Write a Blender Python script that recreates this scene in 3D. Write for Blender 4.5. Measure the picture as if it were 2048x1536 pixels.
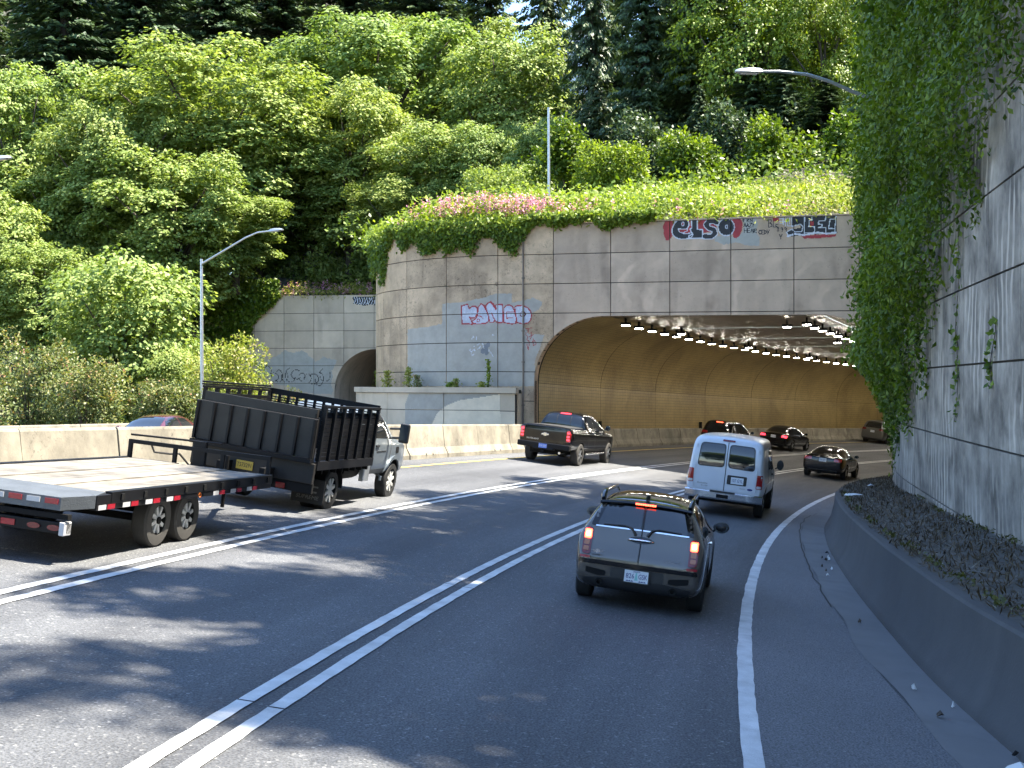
import bpy, bmesh, math, random
import numpy as np
from mathutils import Vector, Matrix, noise, geometry
from mathutils.bvhtree import BVHTree
for o in list(bpy.data.objects): bpy.data.objects.remove(o)
S = bpy.context.scene
COL = S.collection
rnd = random.Random(7)

# ------------------------------------------------------------------ camera, sky, sun, exposure
F = 2464.27                     # focal length in pixels of the 2048 x 1536 photograph
cam = bpy.data.cameras.new('camera'); cam.lens = 36.0 * F / 2048; cam.sensor_width = 36.0
cam.clip_start = 0.1; cam.clip_end = 2000
cam_o = bpy.data.objects.new('camera', cam); COL.objects.link(cam_o)
cam_o.location = (0, 0, 0); cam_o.rotation_euler = (math.radians(90), 0, 0)
S.camera = cam_o
SUN_EL, SUN_AZ = 64.0, 2.0      # azimuth counted from +X (right of the camera) towards +Y
W = bpy.data.worlds.new('World'); S.world = W; W.use_nodes = True
nt = W.node_tree; nt.nodes.clear()
sky = nt.nodes.new('ShaderNodeTexSky'); sky.sky_type = 'NISHITA'; sky.sun_disc = False
sky.sun_elevation = math.radians(SUN_EL); sky.sun_rotation = math.radians(90 - SUN_AZ)
sky.air_density = 1.0; sky.dust_density = 0.1; sky.ozone_density = 3.0
bg = nt.nodes.new('ShaderNodeBackground'); bg.inputs['Strength'].default_value = 0.13
ow = nt.nodes.new('ShaderNodeOutputWorld')
nt.links.new(sky.outputs[0], bg.inputs[0]); nt.links.new(bg.outputs[0], ow.inputs[0])
sl = bpy.data.lights.new('sun', 'SUN'); sl.energy = 5.0; sl.angle = math.radians(0.53); sl.color = (1.0, 0.93, 0.80)
so = bpy.data.objects.new('sun', sl); COL.objects.link(so)
_e, _a = math.radians(SUN_EL), math.radians(SUN_AZ)
TO_SUN = Vector((math.cos(_e) * math.cos(_a), math.cos(_e) * math.sin(_a), math.sin(_e)))
so.rotation_euler = TO_SUN.to_track_quat('Z', 'Y').to_euler(); so.location = TO_SUN * 200
S.view_settings.view_transform = 'Standard'; S.view_settings.look = 'None'
S.view_settings.exposure = 2.2; S.view_settings.gamma = 1.0; S.view_settings.use_curve_mapping = False
cy = S.cycles
cy.use_denoising = True; cy.max_bounces = 6; cy.diffuse_bounces = 3; cy.glossy_bounces = 3
cy.transmission_bounces = 3; cy.transparent_max_bounces = 6; cy.sample_clamp_indirect = 6.0
cy.caustics_reflective = False; cy.caustics_refractive = False
cy.use_adaptive_sampling = True; cy.adaptive_threshold = 0.02

# ------------------------------------------------------------------ the road: a banked, descending right-hand curve
RB, CX, CY, HC, GR, EB = 169.621, 165.675, -16.949, 2.1443, 0.03152, 0.10963
A0 = math.atan2(0 - CY, 0 - CX)
def road(s, off, dz=0.0):
    """point on the road s metres along the travel direction, off metres left of the right double line"""
    a = A0 - s / RB
    return Vector((CX + (RB + off) * math.cos(a), CY + (RB + off) * math.sin(a), -HC - GR * s + EB * off + dz))
def road_so(x, y):
    a = math.atan2(y - CY, x - CX); d = (A0 - a + math.pi) % (2 * math.pi) - math.pi
    return RB * d, math.hypot(x - CX, y - CY) - RB
def road_z(x, y):
    s, o = road_so(x, y); return -HC - GR * s + EB * o
def road_frame(s, off, yaw=0.0, lean=0.0):
    a = A0 - s / RB
    f = Vector((math.sin(a), -math.cos(a), -GR)).normalized()
    r = Vector((-math.cos(a), -math.sin(a), -EB)); r = (r - f * r.dot(f)).normalized()
    u = r.cross(f)
    m = Matrix((r, f, u)).transposed().to_4x4()
    m = m @ Matrix.Rotation(-yaw, 4, 'Z') @ Matrix.Rotation(lean, 4, 'Y')
    m.translation = road(s, off); return m
def s_at_y(Y, off):
    lo, hi = -80.0, 200.0
    for _ in range(50):
        mid = (lo + hi) / 2
        if road(mid, off).y < Y: lo = mid
        else: hi = mid
    return lo
def px(x, y, Z): return Vector(((x - 1024) / F * Z, Z, (768 - y) / F * Z))
def lerp(a, b, t): return a + (b - a) * t
def interp(x, pts):
    if x <= pts[0][0]: return pts[0][1]
    for (a, b), (c, d) in zip(pts, pts[1:]):
        if x <= c: return b + (d - b) * (x - a) / (c - a)
    return pts[-1][1]
def sinterp(x, pts):
    xs = [p[0] for p in pts]
    if x <= xs[0]: return pts[0][1]
    if x >= xs[-1]: return pts[-1][1]
    for i in range(len(pts) - 1):
        if x <= xs[i + 1]:
            h = xs[i + 1] - xs[i]; t = (x - xs[i]) / h
            def sl(j):
                if j <= 0 or j >= len(pts) - 1: return (pts[min(j + 1, len(pts) - 1)][1] - pts[max(j - 1, 0)][1]) / max(1e-6, xs[min(j + 1, len(pts) - 1)] - xs[max(j - 1, 0)])
                l = (pts[j][1] - pts[j - 1][1]) / (xs[j] - xs[j - 1]); r = (pts[j + 1][1] - pts[j][1]) / (xs[j + 1] - xs[j])
                return 0 if l * r <= 0 else 2 * l * r / (l + r)
            m0, m1 = sl(i) * h, sl(i + 1) * h; a, b = pts[i][1], pts[i + 1][1]
            return a * (2 * t**3 - 3 * t**2 + 1) + m0 * (t**3 - 2 * t**2 + t) + b * (-2 * t**3 + 3 * t**2) + m1 * (t**3 - t**2)

# ------------------------------------------------------------------ materials
def new_mat(name):
    m = bpy.data.materials.new(name); m.use_nodes = True
    n = m.node_tree.nodes; b = n['Principled BSDF']; return m, n, m.node_tree.links, b
def N(n, t, **kw):
    x = n.new(t)
    for k, v in kw.items(): setattr(x, k, v)
    return x
def plain(name, col, rough=0.5, metal=0.0, coat=0.0, spec=0.5, bump=0.0, bscale=40, var=0.0, emit=None, es=0.0, alpha=None):
    m, n, l, b = new_mat(name)
    b.inputs['Base Color'].default_value = (*col, 1); b.inputs['Roughness'].default_value = rough
    b.inputs['Metallic'].default_value = metal; b.inputs['Coat Weight'].default_value = coat
    b.inputs['Coat Roughness'].default_value = 0.04; b.inputs['Specular IOR Level'].default_value = spec
    if emit: b.inputs['Emission Color'].default_value = (*emit, 1); b.inputs['Emission Strength'].default_value = es
    if bump or var:
        tc = N(n, 'ShaderNodeTexCoord'); no = N(n, 'ShaderNodeTexNoise'); no.inputs['Scale'].default_value = bscale; no.inputs['Detail'].default_value = 6
        l.new(tc.outputs['Object'], no.inputs['Vector'])
        if bump:
            bp = N(n, 'ShaderNodeBump'); bp.inputs['Strength'].default_value = bump; bp.inputs['Distance'].default_value = 0.02
            l.new(no.outputs['Fac'], bp.inputs['Height']); l.new(bp.outputs['Normal'], b.inputs['Normal'])
        if var:
            n2 = N(n, 'ShaderNodeTexNoise'); n2.inputs['Scale'].default_value = 2.3; n2.inputs['Detail'].default_value = 8; n2.inputs['Roughness'].default_value = 0.65
            l.new(tc.outputs['Object'], n2.inputs['Vector'])
            r = N(n, 'ShaderNodeValToRGB'); r.color_ramp.elements[0].position = 0.32; r.color_ramp.elements[1].position = 0.7
            r.color_ramp.elements[0].color = (*[c * (1 - var) for c in col], 1); r.color_ramp.elements[1].color = (*[min(1, c * (1 + var)) for c in col], 1)
            l.new(n2.outputs['Fac'], r.inputs[0]); l.new(r.outputs[0], b.inputs['Base Color'])
    return m
def ramp(n, l, src, stops):
    r = N(n, 'ShaderNodeValToRGB'); e = r.color_ramp.elements
    while len(e) < len(stops): e.new(0.5)
    for x, (p, c) in zip(e, stops): x.position = p; x.color = (*c, 1) if len(c) == 3 else c
    l.new(src, r.inputs[0]); return r.outputs[0]
def mixc(n, l, fac, a, b, mode='MIX'):
    m = N(n, 'ShaderNodeMix', data_type='RGBA', blend_type=mode)
    for sock, v in ((m.inputs[0], fac), (m.inputs[6], a), (m.inputs[7], b)):
        if isinstance(v, (int, float)): sock.default_value = v
        elif isinstance(v, tuple): sock.default_value = (*v, 1)
        else: l.new(v, sock)
    return m.outputs[2]
def tex(n, l, vec, kind='Noise', scale=5, detail=6, rough=0.6, dist=0.0, stretch=None):
    if stretch:
        mp = N(n, 'ShaderNodeMapping'); mp.inputs['Scale'].default_value = stretch; l.new(vec, mp.inputs[0]); vec = mp.outputs[0]
    t = N(n, 'ShaderNodeTex' + kind); t.inputs['Scale'].default_value = scale
    if kind == 'Noise': t.inputs['Detail'].default_value = detail; t.inputs['Roughness'].default_value = rough; t.inputs['Distortion'].default_value = dist
    l.new(vec, t.inputs['Vector']); return t

def asphalt_mat(name, base, agg, rough=0.75, tracks=False):
    m, n, l, b = new_mat(name); pos = N(n, 'ShaderNodeNewGeometry').outputs['Position']
    big = tex(n, l, pos, scale=0.16, detail=5)
    fine = tex(n, l, pos, scale=55, detail=3, rough=0.7)
    vor = tex(n, l, pos, 'Voronoi', scale=42)
    c1 = ramp(n, l, big.outputs['Fac'], [(0.3, tuple(c * 0.8 for c in base)), (0.7, tuple(c * 1.2 for c in base))])
    sp = ramp(n, l, vor.outputs['Color'], [(0.0, (0, 0, 0)), (0.80, (0, 0, 0)), (1.0, (0.75, 0.75, 0.75))])
    c2 = mixc(n, l, sp, c1, agg)
    dk = ramp(n, l, fine.outputs['Fac'], [(0.35, (0.35, 0.35, 0.35)), (0.6, (1.15, 1.15, 1.15))])
    c3 = mixc(n, l, 1.0, c2, dk, 'MULTIPLY')
    if tracks:   # worn wheel paths and oily lane centres, following the curve of the lanes
        sx = N(n, 'ShaderNodeSeparateXYZ'); l.new(pos, sx.inputs[0])
        def mth(op, a, b=None):
            q = N(n, 'ShaderNodeMath', operation=op)
            for k, z in enumerate((a, b)):
                if z is None: continue
                if isinstance(z, (int, float)): q.inputs[k].default_value = z
                else: l.new(z, q.inputs[k])
            return q.outputs[0]
        dx, dy = mth('SUBTRACT', sx.outputs[0], CX), mth('SUBTRACT', sx.outputs[1], CY)
        rad = mth('SQRT', mth('ADD', mth('MULTIPLY', dx, dx), mth('MULTIPLY', dy, dy))); off = mth('SUBTRACT', rad, RB)
        ang = mth('MULTIPLY', mth('ARCTAN2', dy, dx), RB * 0.06)
        cb = N(n, 'ShaderNodeCombineXYZ'); l.new(off, cb.inputs[0]); l.new(ang, cb.inputs[1])
        ln_ = tex(n, l, cb.outputs[0], scale=1.3, detail=6, rough=0.62)
        wv = mth('COSINE', mth('MULTIPLY', mth('ADD', off, 1.0), 2 * math.pi / 1.8))
        wf = mth('ADD', mth('MULTIPLY', wv, 0.10), mth('MULTIPLY', ln_.outputs['Fac'], 0.9)); 
        tr = ramp(n, l, wf, [(0.28, (0.70, 0.70, 0.71)), (0.62, (1.16, 1.16, 1.15))])
        c3 = mixc(n, l, 1.0, c3, tr, 'MULTIPLY')
    l.new(c3, b.inputs['Base Color']); b.inputs['Roughness'].default_value = rough; b.inputs['Specular IOR Level'].default_value = 0.4
    bp = N(n, 'ShaderNodeBump'); bp.inputs['Strength'].default_value = 0.6; bp.inputs['Distance'].default_value = 0.012
    l.new(vor.outputs['Distance'], bp.inputs['Height']); l.new(bp.outputs['Normal'], b.inputs['Normal'])
    return m
def concrete_mat(name, light, dark, streak=0.6, spots=0.3, mottled=0.35, rough=0.85, worldscale=1.0, wipe=0.0, per_object=0.12, spot_at=0.60):
    m, n, l, b = new_mat(name); pos = N(n, 'ShaderNodeNewGeometry').outputs['Position']
    big = tex(n, l, pos, scale=0.8 * worldscale, detail=7, rough=0.65)
    c = ramp(n, l, big.outputs['Fac'], [(0.3, tuple(lerp(a, d, mottled) for a, d in zip(light, dark))), (0.65, light)])
    st = tex(n, l, pos, scale=1.0, detail=3.5, rough=0.55, dist=0.5, stretch=(1.1, 1.1, 0.12))
    stf = ramp(n, l, st.outputs['Fac'], [(0.46, (0, 0, 0)), (0.74, (1, 1, 1))])
    sm = tex(n, l, pos, scale=0.55, detail=4); smf = ramp(n, l, sm.outputs['Fac'], [(0.40, (0.1, 0.1, 0.1)), (0.62, (1, 1, 1))])
    mm = N(n, 'ShaderNodeMath', operation='MULTIPLY'); l.new(stf, mm.inputs[0]); l.new(smf, mm.inputs[1]); stf = mm.outputs[0]
    ms = N(n, 'ShaderNodeMath', operation='MULTIPLY'); l.new(stf, ms.inputs[0]); ms.inputs[1].default_value = streak
    c = mixc(n, l, ms.outputs[0], c, dark)
    sp = tex(n, l, pos, scale=8.5, detail=9, rough=0.8, dist=0.6)
    spf = ramp(n, l, sp.outputs['Fac'], [(spot_at, (0, 0, 0)), (spot_at + 0.08, (1, 1, 1))])
    m2 = N(n, 'ShaderNodeMath', operation='MULTIPLY'); l.new(spf, m2.inputs[0]); l.new(smf, m2.inputs[1])
    m2b = N(n, 'ShaderNodeMath', operation='MULTIPLY'); l.new(m2.outputs[0], m2b.inputs[0]); m2b.inputs[1].default_value = spots
    c = mixc(n, l, m2b.outputs[0], c, tuple(x * 0.7 for x in dark))
    if wipe:
        wv = N(n, 'ShaderNodeTexWave', wave_type='RINGS'); wv.inputs['Scale'].default_value = 0.9; wv.inputs['Distortion'].default_value = 9; wv.inputs['Detail'].default_value = 3; wv.inputs['Detail Scale'].default_value = 0.6
        l.new(pos, wv.inputs['Vector']); wf = ramp(n, l, wv.outputs['Fac'], [(0.55, (0, 0, 0)), (0.95, (1, 1, 1))])
        mk = tex(n, l, pos, scale=0.5, detail=3); mf = ramp(n, l, mk.outputs['Fac'], [(0.48, (0, 0, 0)), (0.62, (1, 1, 1))])
        m3 = N(n, 'ShaderNodeMath', operation='MULTIPLY'); l.new(wf, m3.inputs[0]); l.new(mf, m3.inputs[1])
        m4 = N(n, 'ShaderNodeMath', operation='MULTIPLY'); l.new(m3.outputs[0], m4.inputs[0]); m4.inputs[1].default_value = wipe
        c = mixc(n, l, m4.outputs[0], c, tuple(min(1, x * 1.5) for x in light))
    if per_object:
        oi = N(n, 'ShaderNodeObjectInfo'); po = ramp(n, l, oi.outputs['Random'], [(0, (1 - per_object,) * 3), (1, (1 + per_object,) * 3)])
        c = mixc(n, l, 1.0, c, po, 'MULTIPLY')
    l.new(c, b.inputs['Base Color']); b.inputs['Roughness'].default_value = rough; b.inputs['Specular IOR Level'].default_value = 0.3
    fn = tex(n, l, pos, scale=30, detail=5); bp = N(n, 'ShaderNodeBump'); bp.inputs['Strength'].default_value = 0.35; bp.inputs['Distance'].default_value = 0.01
    l.new(fn.outputs['Fac'], bp.inputs['Height']); l.new(bp.outputs['Normal'], b.inputs['Normal'])
    return m
def leaf_mat(name, stops, trans=0.35, rough=0.45, spec=0.35):
    m, n, l, b = new_mat(name)
    at = N(n, 'ShaderNodeAttribute', attribute_name='tint'); oi = N(n, 'ShaderNodeObjectInfo')
    c = ramp(n, l, at.outputs['Fac'], stops)
    po = ramp(n, l, oi.outputs['Random'], [(0, (0.86, 0.92, 0.9)), (1, (1.12, 1.06, 1.0))])
    c = mixc(n, l, 1.0, c, po, 'MULTIPLY')
    l.new(c, b.inputs['Base Color']); b.inputs['Roughness'].default_value = rough; b.inputs['Specular IOR Level'].default_value = spec
    tr = N(n, 'ShaderNodeBsdfTranslucent'); tc = mixc(n, l, 1.0, c, (1.25, 1.3, 0.55), 'MULTIPLY'); l.new(tc, tr.inputs['Color'])
    mx = N(n, 'ShaderNodeMixShader'); mx.inputs[0].default_value = trans
    l.new(b.outputs[0], mx.inputs[1]); l.new(tr.outputs[0], mx.inputs[2])
    l.new(mx.outputs[0], n['Material Output'].inputs['Surface']); return m
M = {}
M['asphalt'] = asphalt_mat('asphalt', (0.100, 0.103, 0.110), (0.34, 0.34, 0.33), tracks=True)
M['asphalt_shoulder'] = asphalt_mat('asphalt_shoulder', (0.145, 0.150, 0.160), (0.25, 0.25, 0.25))
M['gutter'] = concrete_mat('gutter', (0.17, 0.17, 0.17), (0.09, 0.09, 0.09), per_object=0)
M['road_paint'] = plain('road_paint', (0.52, 0.53, 0.53), 0.6, var=0.26, bump=0.3, bscale=60)
M['yellow_paint'] = plain('yellow_paint', (0.62, 0.44, 0.10), 0.6, var=0.2)
M['concrete_portal'] = concrete_mat('concrete_portal', (0.60, 0.445, 0.32), (0.22, 0.16, 0.115), streak=0.7, spots=0.55, spot_at=0.57, wipe=0.3)
M['concrete_tower'] = concrete_mat('concrete_tower', (0.66, 0.475, 0.305), (0.15, 0.105, 0.07), streak=0.85, spots=0.8, spot_at=0.53, mottled=0.6)
M['concrete_far'] = concrete_mat('concrete_far', (0.62, 0.50, 0.37), (0.28, 0.225, 0.17), streak=0.75, spots=0.2)
M['concrete_barrier'] = concrete_mat('concrete_barrier', (0.32, 0.29, 0.23), (0.085, 0.077, 0.063), streak=0.5, spots=0.9, mottled=0.75, worldscale=1.5, spot_at=0.55)
M['concrete_planter'] = concrete_mat('concrete_planter', (0.66, 0.54, 0.40), (0.27, 0.215, 0.155), streak=0.35, spots=0.2)
M['concrete_kerb'] = concrete_mat('concrete_kerb', (0.082, 0.081, 0.081), (0.035, 0.035, 0.036), streak=0.4, spots=0.35)
M['concrete_wall'] = concrete_mat('concrete_wall', (0.40, 0.355, 0.30), (0.06, 0.054, 0.048), streak=0.5, spots=0.7, mottled=0.95, wipe=0.8, worldscale=1.3)
M['joint'] = plain('joint', (0.035, 0.032, 0.03), 0.9)
M['dirt'] = concrete_mat('dirt', (0.12, 0.112, 0.10), (0.035, 0.035, 0.03), streak=0.0, spots=0.8, mottled=0.9, worldscale=3, per_object=0)
M['soil'] = plain('soil', (0.055, 0.05, 0.03), 0.95, bump=0.6, bscale=6, var=0.4)
M['grass_ground'] = plain('grass_ground', (0.10, 0.13, 0.035), 0.95, bump=0.6, bscale=6, var=0.45)
M['pipe_paint'] = plain('pipe_paint', (0.22, 0.17, 0.13), 0.7, var=0.3)
M['galv'] = plain('galv', (0.52, 0.54, 0.55), 0.42, metal=0.85, var=0.1)
M['black_rubber'] = plain('black_rubber', (0.018, 0.018, 0.018), 0.75, bump=0.2, bscale=80)
M['tyre_dusty'] = plain('tyre_dusty', (0.05, 0.047, 0.043), 0.85, var=0.2)
M['black_plastic'] = plain('black_plastic', (0.02, 0.02, 0.021), 0.5)
M['dark_metal'] = plain('dark_metal', (0.006, 0.006, 0.007), 0.5, spec=0.22, var=0.3)
M['chassis'] = plain('chassis', (0.008, 0.008, 0.008), 0.8, spec=0.2)
M['chrome'] = plain('chrome', (0.75, 0.76, 0.78), 0.12, metal=1.0)
M['alloy'] = plain('alloy', (0.55, 0.56, 0.58), 0.28, metal=0.9)
M['steel_rim'] = plain('steel_rim', (0.62, 0.62, 0.60), 0.45, metal=0.2)
M['glass_dark'] = plain('glass_dark', (0.012, 0.014, 0.016), 0.03, spec=0.6, coat=0.6)
M['red_lens'] = plain('red_lens', (0.30, 0.008, 0.010), 0.15, coat=1.0)
M['red_dim'] = plain('red_dim', (0.14, 0.006, 0.008), 0.25, coat=0.6)
M['red_lit'] = plain('red_lit', (0.8, 0.05, 0.02), 0.2, emit=(1.0, 0.07, 0.03), es=2.6)
M['red_core'] = plain('red_core', (1, 0.4, 0.1), 0.2, emit=(1.0, 0.42, 0.10), es=5.0)
M['red_soft'] = plain('red_soft', (0.5, 0.02, 0.03), 0.2, emit=(1.0, 0.05, 0.08), es=0.7)
M['amber'] = plain('amber', (0.35, 0.10, 0.02), 0.2, coat=0.8)
M['clear_lens'] = plain('clear_lens', (0.5, 0.5, 0.5), 0.1, coat=1.0)
M['white_paint'] = plain('white_paint', (0.60, 0.63, 0.68), 0.3, coat=0.6, var=0.03)
M['black_paint'] = plain('black_paint', (0.004, 0.004, 0.005), 0.15, coat=0.6, spec=0.25)
M['taupe_paint'] = plain('taupe_paint', (0.088, 0.076, 0.064), 0.25, metal=0.3, coat=1.0)
M['silver_truck_paint'] = plain('silver_truck_paint', (0.17, 0.20, 0.225), 0.35, metal=0.4, coat=0.7)
M['grey_paint'] = plain('grey_paint', (0.11, 0.11, 0.105), 0.35, metal=0.5, coat=0.8)
M['maroon_paint'] = plain('maroon_paint', (0.10, 0.022, 0.026), 0.25, metal=0.3, coat=1.0)
M['plate_white'] = plain('plate_white', (0.66, 0.70, 0.74), 0.4)
M['plate_blue'] = plain('plate_blue', (0.16, 0.24, 0.60), 0.4)
M['plate_yellow'] = plain('plate_yellow', (0.55, 0.36, 0.05), 0.45)
M['ink_blue'] = plain('ink_blue', (0.02, 0.03, 0.16), 0.5)
M['ink_green'] = plain('ink_green', (0.25, 0.55, 0.52), 0.5)
M['ink_black'] = plain('ink_black', (0.012, 0.012, 0.012), 0.6)
M['ink_white'] = plain('ink_white', (0.6, 0.6, 0.58), 0.6)
M['reflector_white'] = plain('reflector_white', (0.48, 0.48, 0.49), 0.25)
M['reflector_red'] = plain('reflector_red', (0.30, 0.015, 0.025), 0.25)
M['spray_black'] = plain('spray_black', (0.02, 0.02, 0.024), 0.6, var=0.3)
M['spray_white'] = plain('spray_white', (0.62, 0.63, 0.68), 0.6, var=0.12)
M['spray_silver'] = plain('spray_silver', (0.50, 0.51, 0.58), 0.5, var=0.18)
M['spray_red'] = plain('spray_red', (0.38, 0.035, 0.04), 0.6, var=0.2)
M['cover_grey'] = plain('cover_grey', (0.40, 0.365, 0.31), 0.75, var=0.12)
M['planter_sun_tint'] = plain('planter_sun_tint', (0.74, 0.62, 0.46), 0.75, var=0.10)  # pale tone that paints sunlight onto the planter face
M['cover_blue'] = plain('cover_blue', (0.42, 0.40, 0.35), 0.75, var=0.12)
M['spray_darkred'] = plain('spray_darkred', (0.16, 0.02, 0.025), 0.6, var=0.2)
M['cover_dark'] = plain('cover_dark', (0.20, 0.205, 0.215), 0.75, var=0.15)
M['planter_shade_tint'] = plain('planter_shade_tint', (0.36, 0.335, 0.29), 0.75, var=0.12)  # grey tone that paints the shade beside the planter's sun patch
M['ink_grey'] = plain('ink_grey', (0.16, 0.16, 0.15), 0.6)
M['mirror_dim'] = plain('mirror_dim', (0.10, 0.12, 0.13), 0.1, metal=0.6)
M['bark'] = plain('bark', (0.07, 0.055, 0.042), 0.9, bump=0.8, bscale=14, var=0.4)
M['bark_dark'] = plain('bark_dark', (0.028, 0.024, 0.022), 0.95, bump=0.8, bscale=14, var=0.4)
M['maple_leaf'] = leaf_mat('maple_leaf', [(0, (0.09, 0.145, 0.030)), (0.5, (0.23, 0.30, 0.080)), (1, (0.39, 0.44, 0.16))], 0.33, 0.55, 0.25)
M['bright_leaf'] = leaf_mat('bright_leaf', [(0, (0.08, 0.13, 0.018)), (0.5, (0.19, 0.26, 0.03)), (1, (0.31, 0.37, 0.045))], 0.4)
M['ivy_leaf'] = leaf_mat('ivy_leaf', [(0, (0.024, 0.05, 0.006)), (0.5, (0.095, 0.155, 0.012)), (1, (0.24, 0.31, 0.03))], 0.35)
M['conifer_leaf'] = leaf_mat('conifer_leaf', [(0, (0.022, 0.042, 0.02)), (0.6, (0.065, 0.105, 0.045)), (1, (0.15, 0.20, 0.085))], 0.2)
M['bush_leaf'] = leaf_mat('bush_leaf', [(0, (0.06, 0.095, 0.03)), (0.5, (0.17, 0.20, 0.07)), (0.8, (0.30, 0.27, 0.11)), (1, (0.40, 0.20, 0.12))], 0.3)
M['weed_leaf'] = leaf_mat('weed_leaf', [(0, (0.11, 0.15, 0.02)), (0.5, (0.27, 0.30, 0.05)), (0.85, (0.42, 0.38, 0.11)), (1, (0.50, 0.38, 0.20))], 0.35)
M['moss_leaf'] = leaf_mat('moss_leaf', [(0, (0.03, 0.035, 0.008)), (0.6, (0.08, 0.085, 0.015)), (1, (0.15, 0.14, 0.03))], 0.2)
M['dead_leaf'] = leaf_mat('dead_leaf', [(0, (0.03, 0.02, 0.012)), (0.7, (0.09, 0.06, 0.03)), (1, (0.25, 0.22, 0.18))], 0.1)
M['pink_flower'] = leaf_mat('pink_flower', [(0, (0.42, 0.12, 0.26)), (0.5, (0.62, 0.28, 0.44)), (1, (0.75, 0.48, 0.58))], 0.3)

def tile_mat():
    m, n, l, b = new_mat('tunnel_tile')
    uv = N(n, 'ShaderNodeUVMap'); uv.uv_map = 'UVMap'
    br = N(n, 'ShaderNodeTexBrick'); br.inputs['Scale'].default_value = 1.0; br.offset = 0.0
    br.inputs['Brick Width'].default_value = 0.22; br.inputs['Row Height'].default_value = 0.15; br.inputs['Mortar Size'].default_value = 0.012
    br.inputs['Color1'].default_value = (0.36, 0.26, 0.10, 1); br.inputs['Color2'].default_value = (0.31, 0.225, 0.085, 1); br.inputs['Mortar'].default_value = (0.19, 0.14, 0.06, 1)
    l.new(uv.outputs[0], br.inputs['Vector'])
    pos = N(n, 'ShaderNodeNewGeometry').outputs['Position']
    t = tex(n, l, uv.outputs[0], scale=0.35, detail=7, dist=0.6); f = ramp(n, l, t.outputs['Fac'], [(0.35, (0.62, 0.60, 0.56)), (0.62, (1, 1, 1))])
    c = mixc(n, l, 1.0, br.outputs['Color'], f, 'MULTIPLY')
    l.new(c, b.inputs['Base Color']); b.inputs['Roughness'].default_value = 0.45
    bp = N(n, 'ShaderNodeBump'); bp.inputs['Strength'].default_value = 0.3; bp.inputs['Distance'].default_value = 0.01
    l.new(br.outputs['Fac'], bp.inputs['Height']); bp.invert = True; l.new(bp.outputs['Normal'], b.inputs['Normal']); return m
M['tunnel_tile'] = tile_mat()
M['tunnel_ceiling'] = plain('tunnel_ceiling', (0.15, 0.112, 0.06), 0.40, spec=0.25, var=0.35)
M['lamp_glow'] = plain('lamp_glow', (1, 1, 1), 0.4, emit=(1.0, 0.93, 0.80), es=34.0)

# ------------------------------------------------------------------ mesh helpers
def link(o, parent=None):
    COL.objects.link(o)
    if parent is not None: o.parent = parent
    return o
def tag(o, label=None, cat=None, group=None, kind=None):
    if label: o['label'] = label
    if cat: o['category'] = cat
    if group: o['group'] = group
    if kind: o['kind'] = kind
    return o
def empty(name, loc=(0, 0, 0), mat=None):
    o = bpy.data.objects.new(name, None); o.empty_display_size = 0.2
    if mat is not None: o.matrix_world = mat
    else: o.location = loc
    return link(o)
def mobj(name, verts, faces, mat, parent=None, smooth=False, idx=None, bevel=0, auto=None):
    me = bpy.data.meshes.new(name); me.from_pydata([tuple(v) for v in verts], [], faces)
    for m in (mat if isinstance(mat, (list, tuple)) else [mat]): me.materials.append(M[m])
    if idx: me.polygons.foreach_set('material_index', idx)
    if smooth:
        me.polygons.foreach_set('use_smooth', [True] * len(me.polygons))
        if auto: me.set_sharp_from_angle(angle=math.radians(auto))
    me.update()
    o = link(bpy.data.objects.new(name, me), parent)
    if bevel:
        b = o.modifiers.new('bevel', 'BEVEL'); b.width = bevel; b.segments = 2; b.limit_method = 'ANGLE'; b.angle_limit = math.radians(40)
    return o
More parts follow.
